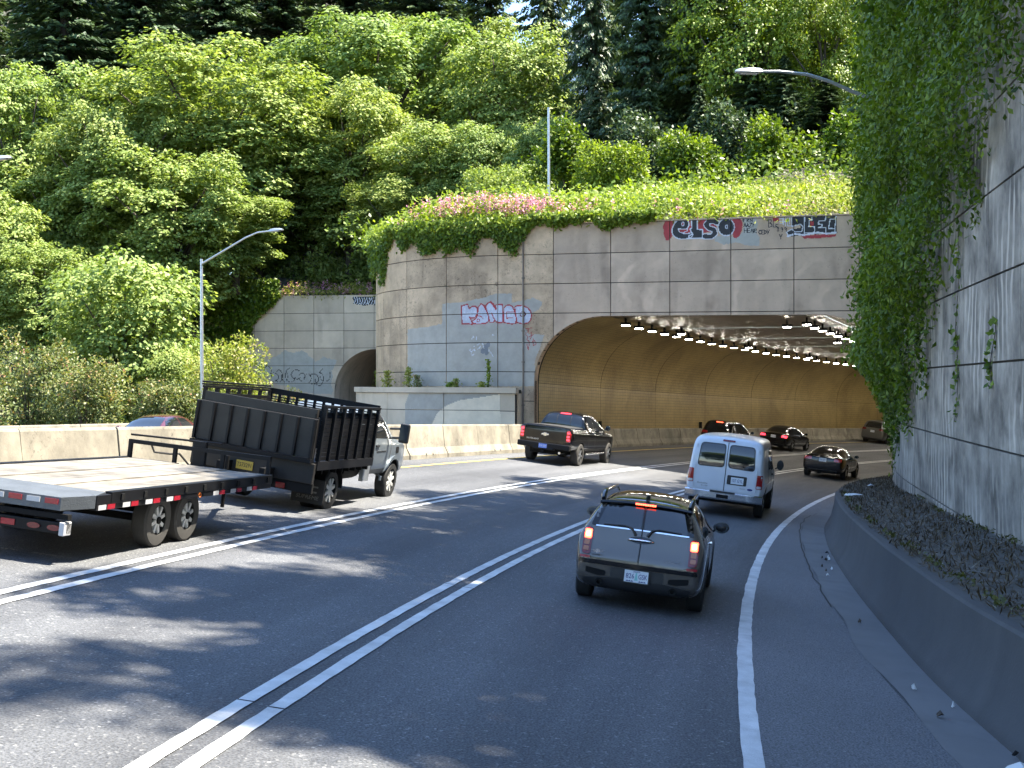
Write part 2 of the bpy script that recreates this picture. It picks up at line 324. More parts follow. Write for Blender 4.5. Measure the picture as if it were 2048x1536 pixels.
class MB:
    def __init__(s): s.v = []; s.f = []; s.i = []
    def add(s, v, f, m=0):
        k = len(s.v); s.v += [tuple(x) for x in v]; s.f += [tuple(a + k for a in q) for q in f]; s.i += [m] * len(f); return s
    def box(s, c, d, m=0, rot=None):
        x, y, z = d[0] / 2, d[1] / 2, d[2] / 2; c = Vector(c)
        v = [Vector(p) for p in ((-x, -y, -z), (x, -y, -z), (x, y, -z), (-x, y, -z), (-x, -y, z), (x, -y, z), (x, y, z), (-x, y, z))]
        if rot is not None: v = [rot @ p for p in v]
        return s.add([p + c for p in v], [(0, 3, 2, 1), (4, 5, 6, 7), (0, 1, 5, 4), (1, 2, 6, 5), (2, 3, 7, 6), (3, 0, 4, 7)], m)
    def bb(s, x0, x1, y0, y1, z0, z1, m=0): return s.box(((x0 + x1) / 2, (y0 + y1) / 2, (z0 + z1) / 2), (x1 - x0, y1 - y0, z1 - z0), m)
    def tube(s, pts, r, n=8, m=0, caps=True):
        pts = [Vector(p) for p in pts]; rs = r if isinstance(r, (list, tuple)) else [r] * len(pts); v = []; f = []
        ref = None
        for i, p in enumerate(pts):
            t = (pts[min(i + 1, len(pts) - 1)] - pts[max(i - 1, 0)]).normalized()
            if ref is None: ref = t.orthogonal().normalized()
            a = (ref - t * ref.dot(t)).normalized(); ref = a; b = t.cross(a)
            v += [p + (a * math.cos(2 * math.pi * k / n) + b * math.sin(2 * math.pi * k / n)) * rs[i] for k in range(n)]
        for i in range(len(pts) - 1):
            for k in range(n): f.append((i * n + k, i * n + (k + 1) % n, (i + 1) * n + (k + 1) % n, (i + 1) * n + k))
        if caps: f.append(tuple(range(n - 1, -1, -1))); f.append(tuple((len(pts) - 1) * n + k for k in range(n)))
        return s.add(v, f, m)
    def lathe(s, prof, c, axis='x', n=24, m=0, sgn=1):
        """prof: list of (along, radius)"""
        v = []; f = []; c = Vector(c)
        for a, r in prof:
            for k in range(n):
                t = 2 * math.pi * k / n
                p = Vector((a * sgn, r * math.cos(t), r * math.sin(t))) if axis == 'x' else (Vector((r * math.cos(t), a * sgn, r * math.sin(t))) if axis == 'y' else Vector((r * math.cos(t), r * math.sin(t), a * sgn)))
                v.append(p + c)
        for i in range(len(prof) - 1):
            for k in range(n):
                q = (i * n + k, i * n + (k + 1) % n, (i + 1) * n + (k + 1) % n, (i + 1) * n + k); f.append(q if sgn > 0 else q[::-1])
        return s.add(v, f, m)
    def prism(s, poly, axis, a0, a1, m=0):
        """extrude a 2D polygon along an axis: 'x' poly=(y,z), 'y' poly=(x,z), 'z' poly=(x,y)"""
        mk = {'x': lambda p, a: (a, p[0], p[1]), 'y': lambda p, a: (p[0], a, p[1]), 'z': lambda p, a: (p[0], p[1], a)}[axis]
        n = len(poly); v = [mk(p, a0) for p in poly] + [mk(p, a1) for p in poly]
        f = [tuple(range(n)), tuple(range(2 * n - 1, n - 1, -1))] + [(k, n + k, n + (k + 1) % n, (k + 1) % n) for k in range(n)]
        return s.add(v, f, m)
    def build(s, name, mat, parent=None, smooth=False, bevel=0, auto=None):
        o = mobj(name, s.v, s.f, mat, parent, smooth, s.i, bevel, auto)
        bm = bmesh.new(); bm.from_mesh(o.data); bmesh.ops.recalc_face_normals(bm, faces=bm.faces); bm.to_mesh(o.data); bm.free()
        if smooth and auto: o.data.set_sharp_from_angle(angle=math.radians(auto))
        return o
def np_mesh(name, V, Fq, mat, parent=None, tint=None, idx=None):
    """fast mesh from numpy arrays: V (n,3), Fq (m,k)"""
    me = bpy.data.meshes.new(name); V = np.ascontiguousarray(V, dtype=np.float32); Fq = np.ascontiguousarray(Fq, dtype=np.int32)
    k = Fq.shape[1]; me.vertices.add(len(V)); me.vertices.foreach_set('co', V.ravel())
    me.loops.add(Fq.size); me.loops.foreach_set('vertex_index', Fq.ravel())
    me.polygons.add(len(Fq)); me.polygons.foreach_set('loop_start', np.arange(0, Fq.size, k, dtype=np.int32))
    for m in (mat if isinstance(mat, (list, tuple)) else [mat]): me.materials.append(M[m])
    if idx is not None: me.polygons.foreach_set('material_index', np.ascontiguousarray(idx, dtype=np.int32))
    me.update(calc_edges=True)
    if tint is not None:
        a = me.attributes.new('tint', 'FLOAT', 'POINT'); a.data.foreach_set('value', np.ascontiguousarray(tint, dtype=np.float32))
    return link(bpy.data.objects.new(name, me), parent) if name else me
def leaves(rng, C, A, Nn, L, wid=0.38, fold=0.12):
    """kite-shaped folded leaves: centres C, axis A, normal Nn, length L -> verts, tris"""
    A = A / np.linalg.norm(A, axis=1, keepdims=True); B = np.cross(Nn, A); B /= np.maximum(1e-6, np.linalg.norm(B, axis=1, keepdims=True)); Nn = np.cross(A, B)
    L = L[:, None]
    V = np.stack([C - A * L * 0.5, C + B * L * wid - Nn * L * fold + A * L * 0.05, C + A * L * 0.5 - Nn * L * fold * 0.7, C - B * L * wid - Nn * L * fold + A * L * 0.05], 1).reshape(-1, 3)
    k = np.arange(len(C))[:, None] * 4
    T = np.concatenate([k + np.array([[0, 3, 2]]), k + np.array([[0, 2, 1]])], 0)
    return V, T
def unit(v): return v / np.maximum(1e-9, np.linalg.norm(v, axis=1, keepdims=True))
# ================================================================== THE SETTING: roads
KERB = [(-60, -8.2), (-20, -7.2), (0, -6.5), (10.5, -5.93), (14, -5.68), (18, -5.5), (24.5, -5.15), (29.5, -4.85), (35, -4.62), (40, -4.75), (45, -5.2), (49.5, -5.74), (180, -5.74)]
WALLO = [(-60, -9.6), (-20, -8.7), (0, -8.1), (18.3, -7.62), (22.5, -7.45), (29, -7.05), (37.5, -6.35), (48.6, -5.95), (60, -5.95)]
def kerb(s): return sinterp(s, KERB)
def walloff(s): return sinterp(s, WALLO)
def strip(name, s0, s1, ds, o0, o1, mat, dz=0.0, parent=None, jitter=0.0, nacross=1):
    n = max(2, int((s1 - s0) / ds)); v = []; f = []
    for i in range(n + 1):
        s = lerp(s0, s1, i / n)
        a = o0(s) if callable(o0) else o0; b = o1(s) if callable(o1) else o1
        if jitter:
            a += jitter * (noise.noise((s * 3.1, a, 3)) + 0.5 * noise.noise((s * 11.0, a, 5))); b += jitter * (noise.noise((s * 3.1, b, 9)) + 0.5 * noise.noise((s * 11.0, b, 2)))
        for k in range(nacross + 1): v.append(road(s, lerp(a, b, k / nacross), dz))
    w = nacross + 1
    for i in range(n):
        for k in range(nacross): f.append((i * w + k, i * w + k + 1, (i + 1) * w + k + 1, (i + 1) * w + k))
    return mobj(name, v, f, mat, parent)
tag(strip('road', -60, 170, 1.5, 9.2, -6.4, 'asphalt', nacross=4), kind='structure')
tag(strip('shoulder', -60, 60, 1.0, -3.75, lambda s: kerb(s) + 0.55, 'asphalt_shoulder', 0.005), kind='structure')
tag(strip('gutter', -60, 50, 1.0, lambda s: kerb(s) + 0.56 + 0.05 * math.sin(s * 1.3), lambda s: kerb(s) - 0.3, 'gutter', 0.009), kind='structure')
tag(strip('pavement_crack', 19, 37, 0.25, lambda s: kerb(s) + 0.60 + 0.06 * noise.noise((s, 1, 1)), lambda s: kerb(s) + 0.575 + 0.06 * noise.noise((s, 1, 1)), 'joint', 0.013), kind='structure')
def marking(name, s0, s1, off, wd, mat='road_paint', label=None):
    o = strip(name, s0, s1, 0.22, off + wd / 2, off - wd / 2, mat, 0.010, jitter=0.012); tag(o, kind='structure')
for c, breaks in ((3.57, (18.8, 21.4, 45.0)), (0.0, (9.1, 16.0, 33.0))):
    for d in (0.135, -0.135):
        e = [-50] + [b + 0.25 * d for b in breaks] + [160]
        for a, b in zip(e, e[1:]): marking('lane_line', a, b - 0.03, c + d, 0.125)
marking('edge_line', -50, 160, -3.68, 0.16)
marking('yellow_edge_line', -50, 160, 7.25, 0.13, 'yellow_paint')
# thin cross cracks in the edge line
def opp_z(x, y): return -1.62 - 0.021 * y
# the opposing carriageway, left of the median
OPP = [(-33, -30), (-26, -5), (-20.5, 20), (-14.8, 45), (-10.2, 65), (-5.6, 92), (-1.2, 118)]
v = []; f = []
pts = []
for i in range(len(OPP) - 1):
    for k in range(6): pts.append((lerp(OPP[i][0], OPP[i + 1][0], k / 6), lerp(OPP[i][1], OPP[i + 1][1], k / 6)))
for i, (x, y) in enumerate(pts):
    for d in (-9.5, -3, 3, 9.0): v.append((x + d, y, opp_z(x, y) + 0.0))
for i in range(len(pts) - 1):
    for k in range(3): f.append((i * 4 + k, i * 4 + k + 1, (i + 1) * 4 + k + 1, (i + 1) * 4 + k))
tag(mobj('opposing_road', v, f, 'asphalt'), kind='structure')
tag(mobj('ground', [(-600, -600, -9.5), (600, -600, -9.5), (600, 600, -9.5), (-600, 600, -9.5)], [(0, 1, 2, 3)], 'soil'), kind='structure')

# ------------------------------------------------------------------ concrete barriers, one object per precast piece
ORD = ['first', 'second', 'third', 'fourth', 'fifth', 'sixth', 'seventh', 'eighth', 'ninth', 'tenth', 'eleventh', 'twelfth', 'thirteenth', 'fourteenth', 'fifteenth', 'sixteenth', 'seventeenth', 'eighteenth', 'nineteenth', 'twentieth']
JP = [(-0.31, -0.25), (-0.31, 0.07), (-0.19, 0.30), (-0.115, 1.0), (-0.09, 1.05), (0.09, 1.05), (0.115, 1.0), (0.19, 0.30), (0.31, 0.07), (0.31, -0.25)]
JH = [(-0.31, -0.25), (-0.31, 0.07), (-0.19, 0.30), (-0.115, 0.80), (-0.09, 0.84), (0.02, 0.84), (0.02, -0.25)]
def medoff(s): return interp(s, [(-40, 7.2), (15, 8.2), (25, 8.5), (35, 8.6), (200, 8.6)])
def barrier(fn, prof, label, mat='concrete_barrier', slots=True, group='precast concrete barriers'):
    """fn(t, p): world point at fraction t of the piece for profile point p"""
    n = len(prof); v = []; f = []; K = 3
    for i in range(K + 1): v += [fn(i / K, (p[0] + 0.006 * rnd.uniform(-1, 1), p[1])) for p in prof]
    for i in range(K):
        for k in range(n): f.append((i * n + k, (i + 1) * n + k, (i + 1) * n + (k + 1) % n, i * n + (k + 1) % n))
    f.append(tuple(range(n))); f.append(tuple(K * n + n - 1 - k for k in range(n)))
    o = mobj('concrete_barrier', v, f, mat); tag(o, label, 'barrier', group)
    if slots:
        for t in (0.42, 0.60):
            a = [fn(t - 0.012, (-0.318, 0.05)), fn(t + 0.012, (-0.318, 0.05)), fn(t + 0.012, (-0.292, 0.12)), fn(t - 0.012, (-0.292, 0.12))]
            mobj('lifting_slot', a, [(0, 1, 2, 3)], 'joint', o)
    return o
s_j = s_at_y(42.09, 8.6); PITCH = 3.05
seq = 0
for k in range(-10, 4):
    a, b = s_j + k * PITCH + 0.02, s_j + (k + 1) * PITCH - 0.02
    dx = rnd.uniform(-0.02, 0.02)
    def fn(t, p, a=a, b=b, dx=dx):
        s = lerp(a, b, t); q = road(s, medoff(s) - p[0] * -1 + dx); return (q.x, q.y, road(s, medoff(s)).z + p[1] + 0.03)
    fn2 = lambda t, p, fn=fn: fn(t, p)
    if k < -7: lab = 'median concrete barrier piece, %s one out of the left frame edge by the trailer' % ORD[-8 - k]
    elif k < -1: lab = 'weathered median barrier piece, %s one counting from the left frame edge' % ORD[k + 7]
    else: lab = 'sunlit median barrier piece below the planter, %s of those beside the black pickup' % ORD[k + 1]
    barrier(fn2, JP, lab)
s_p = s_j + 4 * PITCH
for k in range(18):
    a, b = s_p + k * PITCH + 0.02, s_p + (k + 1) * PITCH - 0.02
    def fn(t, p, a=a, b=b):
        s = lerp(a, b, t); q = road(s, 8.62 + p[0]); return (q.x, q.y, road(s, 8.6).z + p[1] + 0.03)
    barrier(fn, JH, 'low concrete barrier along the tunnel wall, %s piece inside the portal' % ORD[k], slots=False, group='barrier pieces inside the tunnel')
# far barrier across the opposing lanes
FB = [(-26.5, 12), (-19.0, 45), (-13.9, 70), (-12.7, 86)]
def fbp(d):
    for a, b in zip(FB, FB[1:]):
        L = math.hypot(b[0] - a[0], b[1] - a[1])
        if d <= L: return lerp(a[0], b[0], d / L), lerp(a[1], b[1], d / L)
        d -= L
    return FB[-1]
for k in range(16):
    d0 = k * 4.2 + 6
    def fn(t, p, d0=d0):
        x, y = fbp(d0 + 0.02 + t * 4.16); return (x - p[0] * 0.98 * -1, y, opp_z(x, y) + p[1] - 0.02)
    barrier(fn, JP, 'grey barrier piece beyond the opposing lanes under the bushes, %s from the left' % ORD[k], slots=False, group='far barrier pieces')

# ================================================================== tunnel portal and rounded wing wall
ANG = math.radians(19); PD = Vector((math.cos(ANG), -math.sin(ANG), 0)); NB = Vector((math.sin(ANG), math.cos(ANG), 0))
P0 = Vector((1.712, 51.0, 0)); U_ARC, RHO = -3.0, 8.0
PC = P0 + PD * U_ARC + NB * RHO
U_END = U_ARC - RHO * math.pi / 2
def wallp(u, v, w=0.0):
    """main portal wall: u along the wall (m, to the right), v height, w distance out of the wall face"""
    z = v - 0.011 * u if u > -3 else v + 0.033
    if u >= U_ARC: p = P0 + PD * u - NB * w
    elif u >= U_END:
        t = (U_ARC - u) / RHO; p = PC + (-NB * math.cos(t) - PD * math.sin(t)) * (RHO + w)
    else: p = PC - PD * (RHO + w) + NB * (U_END - u)
    return Vector((p.x, p.y, z))
def wall_px(x, y):
    lo, hi = U_END + 0.3, 16.0
    for _ in range(45):
        m = (lo + hi) / 2; p = wallp(m, 0)
        if 1024 + F * p.x / p.y < x: lo = m
        else: hi = m
    p = wallp(lo, 0); z = (768 - y) / F * p.y
    return lo, z + (0.011 * lo if lo > -3 else -0.033)
UL, UR, VT, EA, EBV = -0.824, 13.61, 2.80, 3.0, 2.75
def arch(u):
    if u < UL or u > UR: return -99
    if u < UL + EA: return VT - EBV * (1 - math.sqrt(max(0, 1 - ((UL + EA - u) / EA) ** 2)))
    if u > UR - EA: return VT - EBV * (1 - math.sqrt(max(0, 1 - ((u - UR + EA) / EA) ** 2)))
    return VT
ROWS = [6.594 - 1.22 * k for k in range(9)] + [-4.2]
COLS = [2.44 * k for k in range(-9, 6)] + [14.6]
def panel_wall(name, wp, cols, rows, archf, edges, mats, parent, gap=0.016, thick=0.07, back=0.35, base=-5.0):
    """recessed backing plus one panel object per precast face panel; strips follow an arch opening"""
    bk = MB()
    for ci, (u0, u1) in enumerate(zip(cols, cols[1:])):
        cuts = sorted(set([u0, u1] + [e for e in edges if u0 < e < u1]))
        for rj, (v1, v0) in enumerate(zip(rows, rows[1:])):
            pm = MB()
            for c0, c1 in zip(cuts, cuts[1:]):
                curved = archf(lerp(c0, c1, 0.5)) > -50
                ns = 10 if curved else 4
                for mode in (0, 1):
                    a0 = c0 + (gap if (c0 == u0 and mode == 0) else 0); a1 = c1 - (gap if (c1 == u1 and mode == 0) else 0)
                    t1 = v1 - (gap if mode == 0 else 0); b0 = v0 + (gap if mode == 0 else 0)
                    for k in range(ns):
                        x0, x1 = lerp(a0, a1, k / ns), lerp(a0, a1, (k + 1) / ns)
                        e = 1e-4
                        y0, y1 = max(b0, archf(x0 + e)), max(b0, archf(x1 - e))
                        if curved and archf((x0 + x1) / 2) >= t1: continue
                        if y0 >= t1 and y1 >= t1: continue
                        y0, y1 = min(y0, t1), min(y1, t1)
                        wf, wb = (0.0, -thick) if mode == 0 else (-thick + 0.005, -back)
                        q = [wp(x0, y0, wf), wp(x1, y1, wf), wp(x1, t1, wf), wp(x0, t1, wf), wp(x0, y0, wb), wp(x1, y1, wb), wp(x1, t1, wb), wp(x0, t1, wb)]
                        fs = [(0, 1, 2, 3), (7, 6, 5, 4), (3, 2, 6, 7), (1, 0, 4, 5)]
                        if k == 0: fs.append((0, 3, 7, 4))
                        if k == ns - 1: fs.append((2, 1, 5, 6))
                        (pm if mode == 0 else bk).add(q, fs)
            if pm.v:
                mt = mats(ci, rj, (u0 + u1) / 2)
                o = mobj('panel', pm.v, pm.f, mt, parent)
                o.location = (0, 0, 0)
    mobj('backing_wall', bk.v, bk.f, 'joint', parent)
portal = empty('tunnel_portal', (5, 50, 0)); portal.matrix_world = Matrix.Identity(4)
tag(portal, 'tan concrete panel portal with rounded left wing over the near tunnel mouth', 'tunnel portal')
panel_wall('portal', wallp, COLS, ROWS, arch, [UL, UL + EA, UR - EA, UR, U_ARC], lambda c, r, u: 'concrete_tower' if u < -0.5 else 'concrete_portal', portal)
# coping along the top and the worn lip of the arch
cp = MB()
us = [lerp(U_END - 9, 14.6, k / 90) for k in range(91)]
for a, b in zip(us, us[1:]):
    q = [wallp(u, 6.60 + d, w) for u in (a, b) for d, w in ((0, 0.02), (0.05, 0.02), (0.05, -0.42), (0, -0.42))]
    cp.add(q, [(0, 4, 5, 1), (1, 5, 6, 2), (2, 6, 7, 3)])
cp.build('coping', 'concrete_portal', portal)
lip = MB(); aa = []
for k in range(49):
    u = lerp(UL, UR, k / 48); u = UL + (UR - UL) * (0.5 - 0.5 * math.cos(math.pi * k / 48)); aa.append((u, arch(min(max(u, UL + 1e-3), UR - 1e-3))))
aa = [(UL, -4.4)] + aa + [(UR, -5.2)]
for (a, b), (c, d) in zip(aa, aa[1:]):
    q = [wallp(a, b, 0.015), wallp(c, d, 0.015), wallp(c, d, -0.45), wallp(a, b, -0.45)]
    lip.add(q, [(0, 1, 2, 3)])
lip.build('arch_soffit', 'concrete_portal', portal)
# ------------------------------------------------------------------ tunnel lining, following the road
pl, pr = P0 + PD * UL, P0 + PD * UR
sL, oL = road_so(pl.x, pl.y); sR, oR = road_so(pr.x, pr.y)
def tpt(off, dist, z):
    """dist metres into the tunnel"""
    s0 = lerp(sR, sL, (off - oR) / (oL - oR)); p = road(s0 + 0.46 + dist * (s0 * 0 + 1), off); return Vector((p.x, p.y, z - GR * dist))
def lining_profile(side, lo, nogap=0):
    o = oL if side > 0 else oR; pts = []
    if lo: pts = [(o, -5.2 if side < 0 else -4.0), (o, -2.5), (o, -1.2), (o, 0.03 if nogap == 0 else 0.30)]
    else:
        for k in range(13):
            t = math.pi / 2 * k / 12; pts.append((o - side * EA * (1 - math.cos(t)), VT - EBV + EBV * math.sin(t)))
    return pts
tun = empty('road_tunnel'); tag(tun, 'tan tiled tunnel bore curving right behind the portal', 'tunnel')
SEG = 7.3
def lining(name, side, lo, k, mat, d0, d1, out=0.0, nd=6):
    pr_ = lining_profile(side, lo, out); v = []; f = []; uv = []; acc = [0]
    for a, b in zip(pr_, pr_[1:]): acc.append(acc[-1] + math.hypot(a[0] - b[0], a[1] - b[1]))
    for i in range(nd + 1):
        d = lerp(d0, d1, i / nd)
        for j, (o, z) in enumerate(pr_):
            v.append(tpt(o + side * out, d, z + (out if not lo else 0))); uv.append((d, acc[j] + (0 if lo else 4.1)))
    m = len(pr_)
    for i in range(nd):
        for j in range(m - 1):
            q = (i * m + j, i * m + j + 1, (i + 1) * m + j + 1, (i + 1) * m + j); f.append(q if side > 0 else q[::-1])
    o = mobj(name, v, f, mat, tun, smooth=True)
    ul = o.data.uv_layers.new(name='UVMap')
    for L in o.data.loops: ul.data[L.index].uv = uv[L.vertex_index]
    return o
for k in range(15):
    for side in (1, -1):
        for lo in (True, False):
            g = 0.025 if not lo else 0.012
            lining('lining_panel', side, lo, k, 'tunnel_tile', k * SEG + g, (k + 1) * SEG - g)
for side in (1, -1):
    for lo in (True, False): lining('lining_backing', side, lo, 0, 'joint', 0, 15 * SEG, 0.12, 60)
for k in range(15):
    v = []; f = []
    for i in range(5):
        d = k * SEG + SEG * i / 4 * 0.996
        for j in range(7): v.append(tpt(lerp(oL - EA - 0.02, oR + EA + 0.02, j / 6), d, VT))
    for i in range(4):
        for j in range(6): f.append((i * 7 + j, (i + 1) * 7 + j, (i + 1) * 7 + j + 1, i * 7 + j + 1))
    mobj('ceiling_panel', v, f, 'tunnel_ceiling', tun)
mobj('end_wall', [tpt(oL + 1, 15 * SEG, -12), tpt(oR - 1, 15 * SEG, -12), tpt(oR - 1, 15 * SEG, 4), tpt(oL + 1, 15 * SEG, 4)], [(0, 1, 2, 3)], 'tunnel_tile', tun)
# cable boxes on the lining
for d in (7.0, 21.0):
    b = MB(); p = tpt(oL - 0.08, d, -1.75 - 0.0); b.box(p, (0.16, 0.22, 0.42)); b.build('junction_box', 'chassis', tun)
# ------------------------------------------------------------------ tunnel lamps
lampm = MB(); lampm.bb(-0.19, 0.19, -0.15, 0.15, 0.0, 0.11); lampm.bb(-0.03, 0.03, -0.1, 0.1, 0.11, 0.30)
gl = MB(); gl.bb(-0.15, 0.15, -0.09, 0.09, -0.03, -0.002)
def lamp(off, d, label, group):
    p = tpt(off, d, VT - 0.30); a = A0 - (sL + d) / RB
    m = Matrix.Rotation(math.pi / 2 + 0 - math.atan2(1, 0) + (a - math.pi), 4, 'Z'); m.translation = p
    o = empty('tunnel_lamp', mat=m); tag(o, label, 'lamp', group)
    if not hasattr(lamp, 'h'):
        lamp.h = lampm.build('housing', 'chassis', o, bevel=0.01); lamp.g = gl.build('lens', 'lamp_glow', o)
    else:
        for src in (lamp.h, lamp.g):
            c = src.copy(); link(c); c.parent = o
for i in range(30):
    lamp(5.3, 1.1 + 1.79 * i, 'lit lamp in the long row above the left tunnel wall', 'left row of tunnel lamps')
    lamp(-1.9, 2.3 + 1.79 * i, 'lit lamp in the row along the right side of the tunnel ceiling', 'right row of tunnel lamps')
    if i % 6 == 3: lamp(4.5, 1.1 + 1.79 * i, 'extra lit lamp doubling the left row further in from the wall', 'extra left tunnel lamps')
    if i % 6 == 1: lamp(-0.9, 1.6 + 1.79 * i, 'extra lit lamp doubling the right row nearer the ceiling centre', 'extra right tunnel lamps')

# ------------------------------------------------------------------ conduit down the portal wall
cd = MB(); cu, _ = wall_px(1047, 600)
cd.tube([wallp(cu, 6.3, 0.06), wallp(cu, -2.9, 0.06)], 0.035, 8)
pipe = cd.build('conduit', 'pipe_paint', None, smooth=True, auto=40); tag(pipe, 'thin grey conduit running down the portal wall through the silver graffiti', 'pipe')
for vv in (4.4, 2.2, 0.9, -0.9):
    b = MB(); c = wallp(cu, vv, 0.05); b.box(c, (0.13, 0.08, 0.06)); b.build('clamp', 'pipe_paint', pipe)
# ------------------------------------------------------------------ curved planter in front of the wing wall
plant = empty('concrete_planter', (-2, 51, -2.7)); plant.matrix_world = Matrix.Identity(4)
tag(plant, 'curved concrete planter box at the foot of the rounded wing wall', 'planter')
PU0, PU1, PW = U_END + 0.6, -1.35, 0.95
def strip_panel(name, u0, u1, v0, v1, w0, w1, mat, parent, n=5):
    b = MB()
    for k in range(n):
        x0, x1 = lerp(u0, u1, k / n), lerp(u0, u1, (k + 1) / n)
        q = [wallp(u, v_, w_) for u in (x0, x1) for v_, w_ in ((v0, w1), (v1, w1), (v1, w0), (v0, w0))]
        fs = [(0, 4, 5, 1), (1, 5, 6, 2), (2, 6, 7, 3), (3, 7, 4, 0)]
        if k == 0: fs.append((0, 1, 2, 3))
        if k == n - 1: fs.append((4, 7, 6, 5))
        b.add(q, fs)
    return b.build(name, mat, parent)
pj = [PU1 - 2.44 * 1.25 * k for k in range(6)]
pj = [max(x, PU0) for x in pj]
for a, b in zip(pj, pj[1:]):
    if a - b < 0.2: continue
    for v0, v1 in ((-1.12, -0.42), (-3.6, -1.15)):
        strip_panel('panel', b + 0.012, a - 0.012, v0, v1, PW - 0.2, PW, 'concrete_planter', plant)
strip_panel('backing_wall', PU0, PU1, -3.6, -0.45, PW - 0.28, PW - 0.03, 'joint', plant, 16)
strip_panel('coping', PU0 - 0.05, PU1 + 0.06, -0.40, -0.17, PW - 0.28, PW + 0.09, 'concrete_planter', plant, 18)
strip_panel('end_panel', PU1 - 0.2, PU1, -3.6, -0.41, 0.01, PW - 0.21, 'concrete_planter', plant, 1)
strip_panel('soil', PU0, PU1 - 0.05, -0.6, -0.26, 0.0, PW - 0.27, 'soil', plant, 16)

# ------------------------------------------------------------------ far portal of the opposing bore
A2 = math.radians(8); PD2 = Vector((math.cos(A2), -math.sin(A2), 0)); NB2 = Vector((math.sin(A2), math.cos(A2), 0)); Q0 = px(568, 768, 88.0)
def wallp2(u, v, w=0.0):
    p = Q0 + PD2 * u - NB2 * w; return Vector((p.x, p.y, v))
UL2, UR2, VT2 = 3.72, 15.5, 2.47
def arch2(u):
    if u < UL2 or u > UR2: return -99
    if u < UL2 + 3: return VT2 - 3.0 * (1 - math.sqrt(max(0, 1 - ((UL2 + 3 - u) / 3) ** 2)))
    if u > UR2 - 3: return VT2 - 3.0 * (1 - math.sqrt(max(0, 1 - ((u - UR2 + 3) / 3) ** 2)))
    return VT2
portal2 = empty('tunnel_portal'); tag(portal2, 'pale far portal of the opposing tunnel, half hidden behind the rounded wing wall', 'tunnel portal')
ROWS2 = [6.32, 5.03, 3.78, 2.55, 1.30, 0.05, -1.2, -2.45, -4.2]
panel_wall('portal2', wallp2, [-6.6, -4.4, -2.2, 0, 2.2, 4.4, 6.6, 8.8, 11, 13.2, 15.4, 17.6], ROWS2, arch2, [UL2, UL2 + 3, UR2 - 3, UR2], lambda c, r, u: 'concrete_far', portal2)
v = []; f = []
pr2 = [(UL2, -4.5), (UL2, -1)] + [(u, arch2(u)) for u in [UL2 + 1e-3 + (UR2 - UL2 - 2e-3) * (0.5 - 0.5 * math.cos(math.pi * k / 30)) for k in range(31)]] + [(UR2, -1), (UR2, -4.5)]
for k in range(7):
    for (u, z) in pr2: v.append(wallp2(u + 0.5 * k, z, 0.02 - k * 7.0))
m = len(pr2)
for k in range(6):
    for j in range(m - 1): f.append((k * m + j, (k + 1) * m + j, (k + 1) * m + j + 1, k * m + j + 1))
o = mobj('bore_lining', v, f, 'concrete_portal', portal2, smooth=True)
mobj('bore_end', [wallp2(UL2, -5, -40), wallp2(UR2 + 4, -5, -40), wallp2(UR2 + 4, 4, -40), wallp2(UL2, 4, -40)], [(0, 1, 2, 3)], 'chassis', portal2)

# ------------------------------------------------------------------ right-hand retaining wall, ledge and kerb barrier
def wtop(s): return interp(s, [(-60, 10.0), (10, 9.6), (30, 9.0), (42, 7.6), (49, 6.6), (60, 6.6)])
rw = empty('retaining_wall'); tag(rw, 'tall stained concrete retaining wall with ivy on the right', 'wall')
WS = [48.9 - 2.44 * k for k in range(23)]
def rwp(s, z, w=0.0):
    p = road(s, walloff(s) + w); return Vector((p.x, p.y, z))
def rz(k, s): return wtop(s) if k == 0 else 6.75 - 1.36 * k - 0.006 * (48.9 - s) * 0
for a, b in zip(WS, WS[1:]):
    zt = wtop((a + b) / 2); zs = [zt]; z = math.floor((zt - 0.3 - 0.35) / 1.40) * 1.40 + 0.35
    while z > -4.2: zs.append(z); z -= 1.40
    zs.append(-5.2)
    for z1, z0 in zip(zs, zs[1:]):
        g = 0.018
        q = [rwp(s, zz, w) for s in (a - g, b + g) for zz, w in ((z0 + g, 0), (z1 - g, 0), (z1 - g, -0.08), (z0 + g, -0.08))]
        mobj('panel', q, [(0, 1, 5, 4), (1, 2, 6, 5), (3, 0, 4, 7), (0, 3, 2, 1), (4, 5, 6, 7)], 'concrete_wall', rw)
    bkq = [rwp(s, zz, w) for s in (a, b) for zz, w in ((-5.2, -0.06), (zt + 0.06, -0.06), (zt + 0.06, -0.5), (-5.2, -0.5))]
    mobj('backing_wall', bkq, [(0, 1, 5, 4), (1, 2, 6, 5)], 'joint', rw)
LH = 0.92
def ledge_z(s, off): return road(s, kerb(s)).z + LH + 0.02 - 0.012 * (kerb(s) - off)
kb = MB(); ss = [lerp(-50, 49.6, k / 120) for k in range(121)]
KP = [(0.0, -0.1), (0.0, 0.04), (-0.05, 0.12), (-0.15, 0.30), (-0.23, 0.62), (-0.26, LH - 0.03), (-0.29, LH), (-0.42, LH), (-0.42, -0.1)]
KF = []
for i, s in enumerate(ss):
    kk = kerb(s); row = []
    for o_, h_ in KP:
        p = road(s, kk + o_); row.append((p.x, p.y, road(s, kk).z + h_))
    kb.v += row
n = len(KP)
for i in range(len(ss) - 1):
    for k in range(n - 1): kb.f.append((i * n + k, (i + 1) * n + k, (i + 1) * n + k + 1, i * n + k + 1)); kb.i.append(0)
ko = kb.build('kerb_wall', 'concrete_kerb', None, smooth=True, auto=35); tag(ko, 'low curved concrete kerb wall sweeping along the right shoulder', 'kerb wall')
v = []; f = []
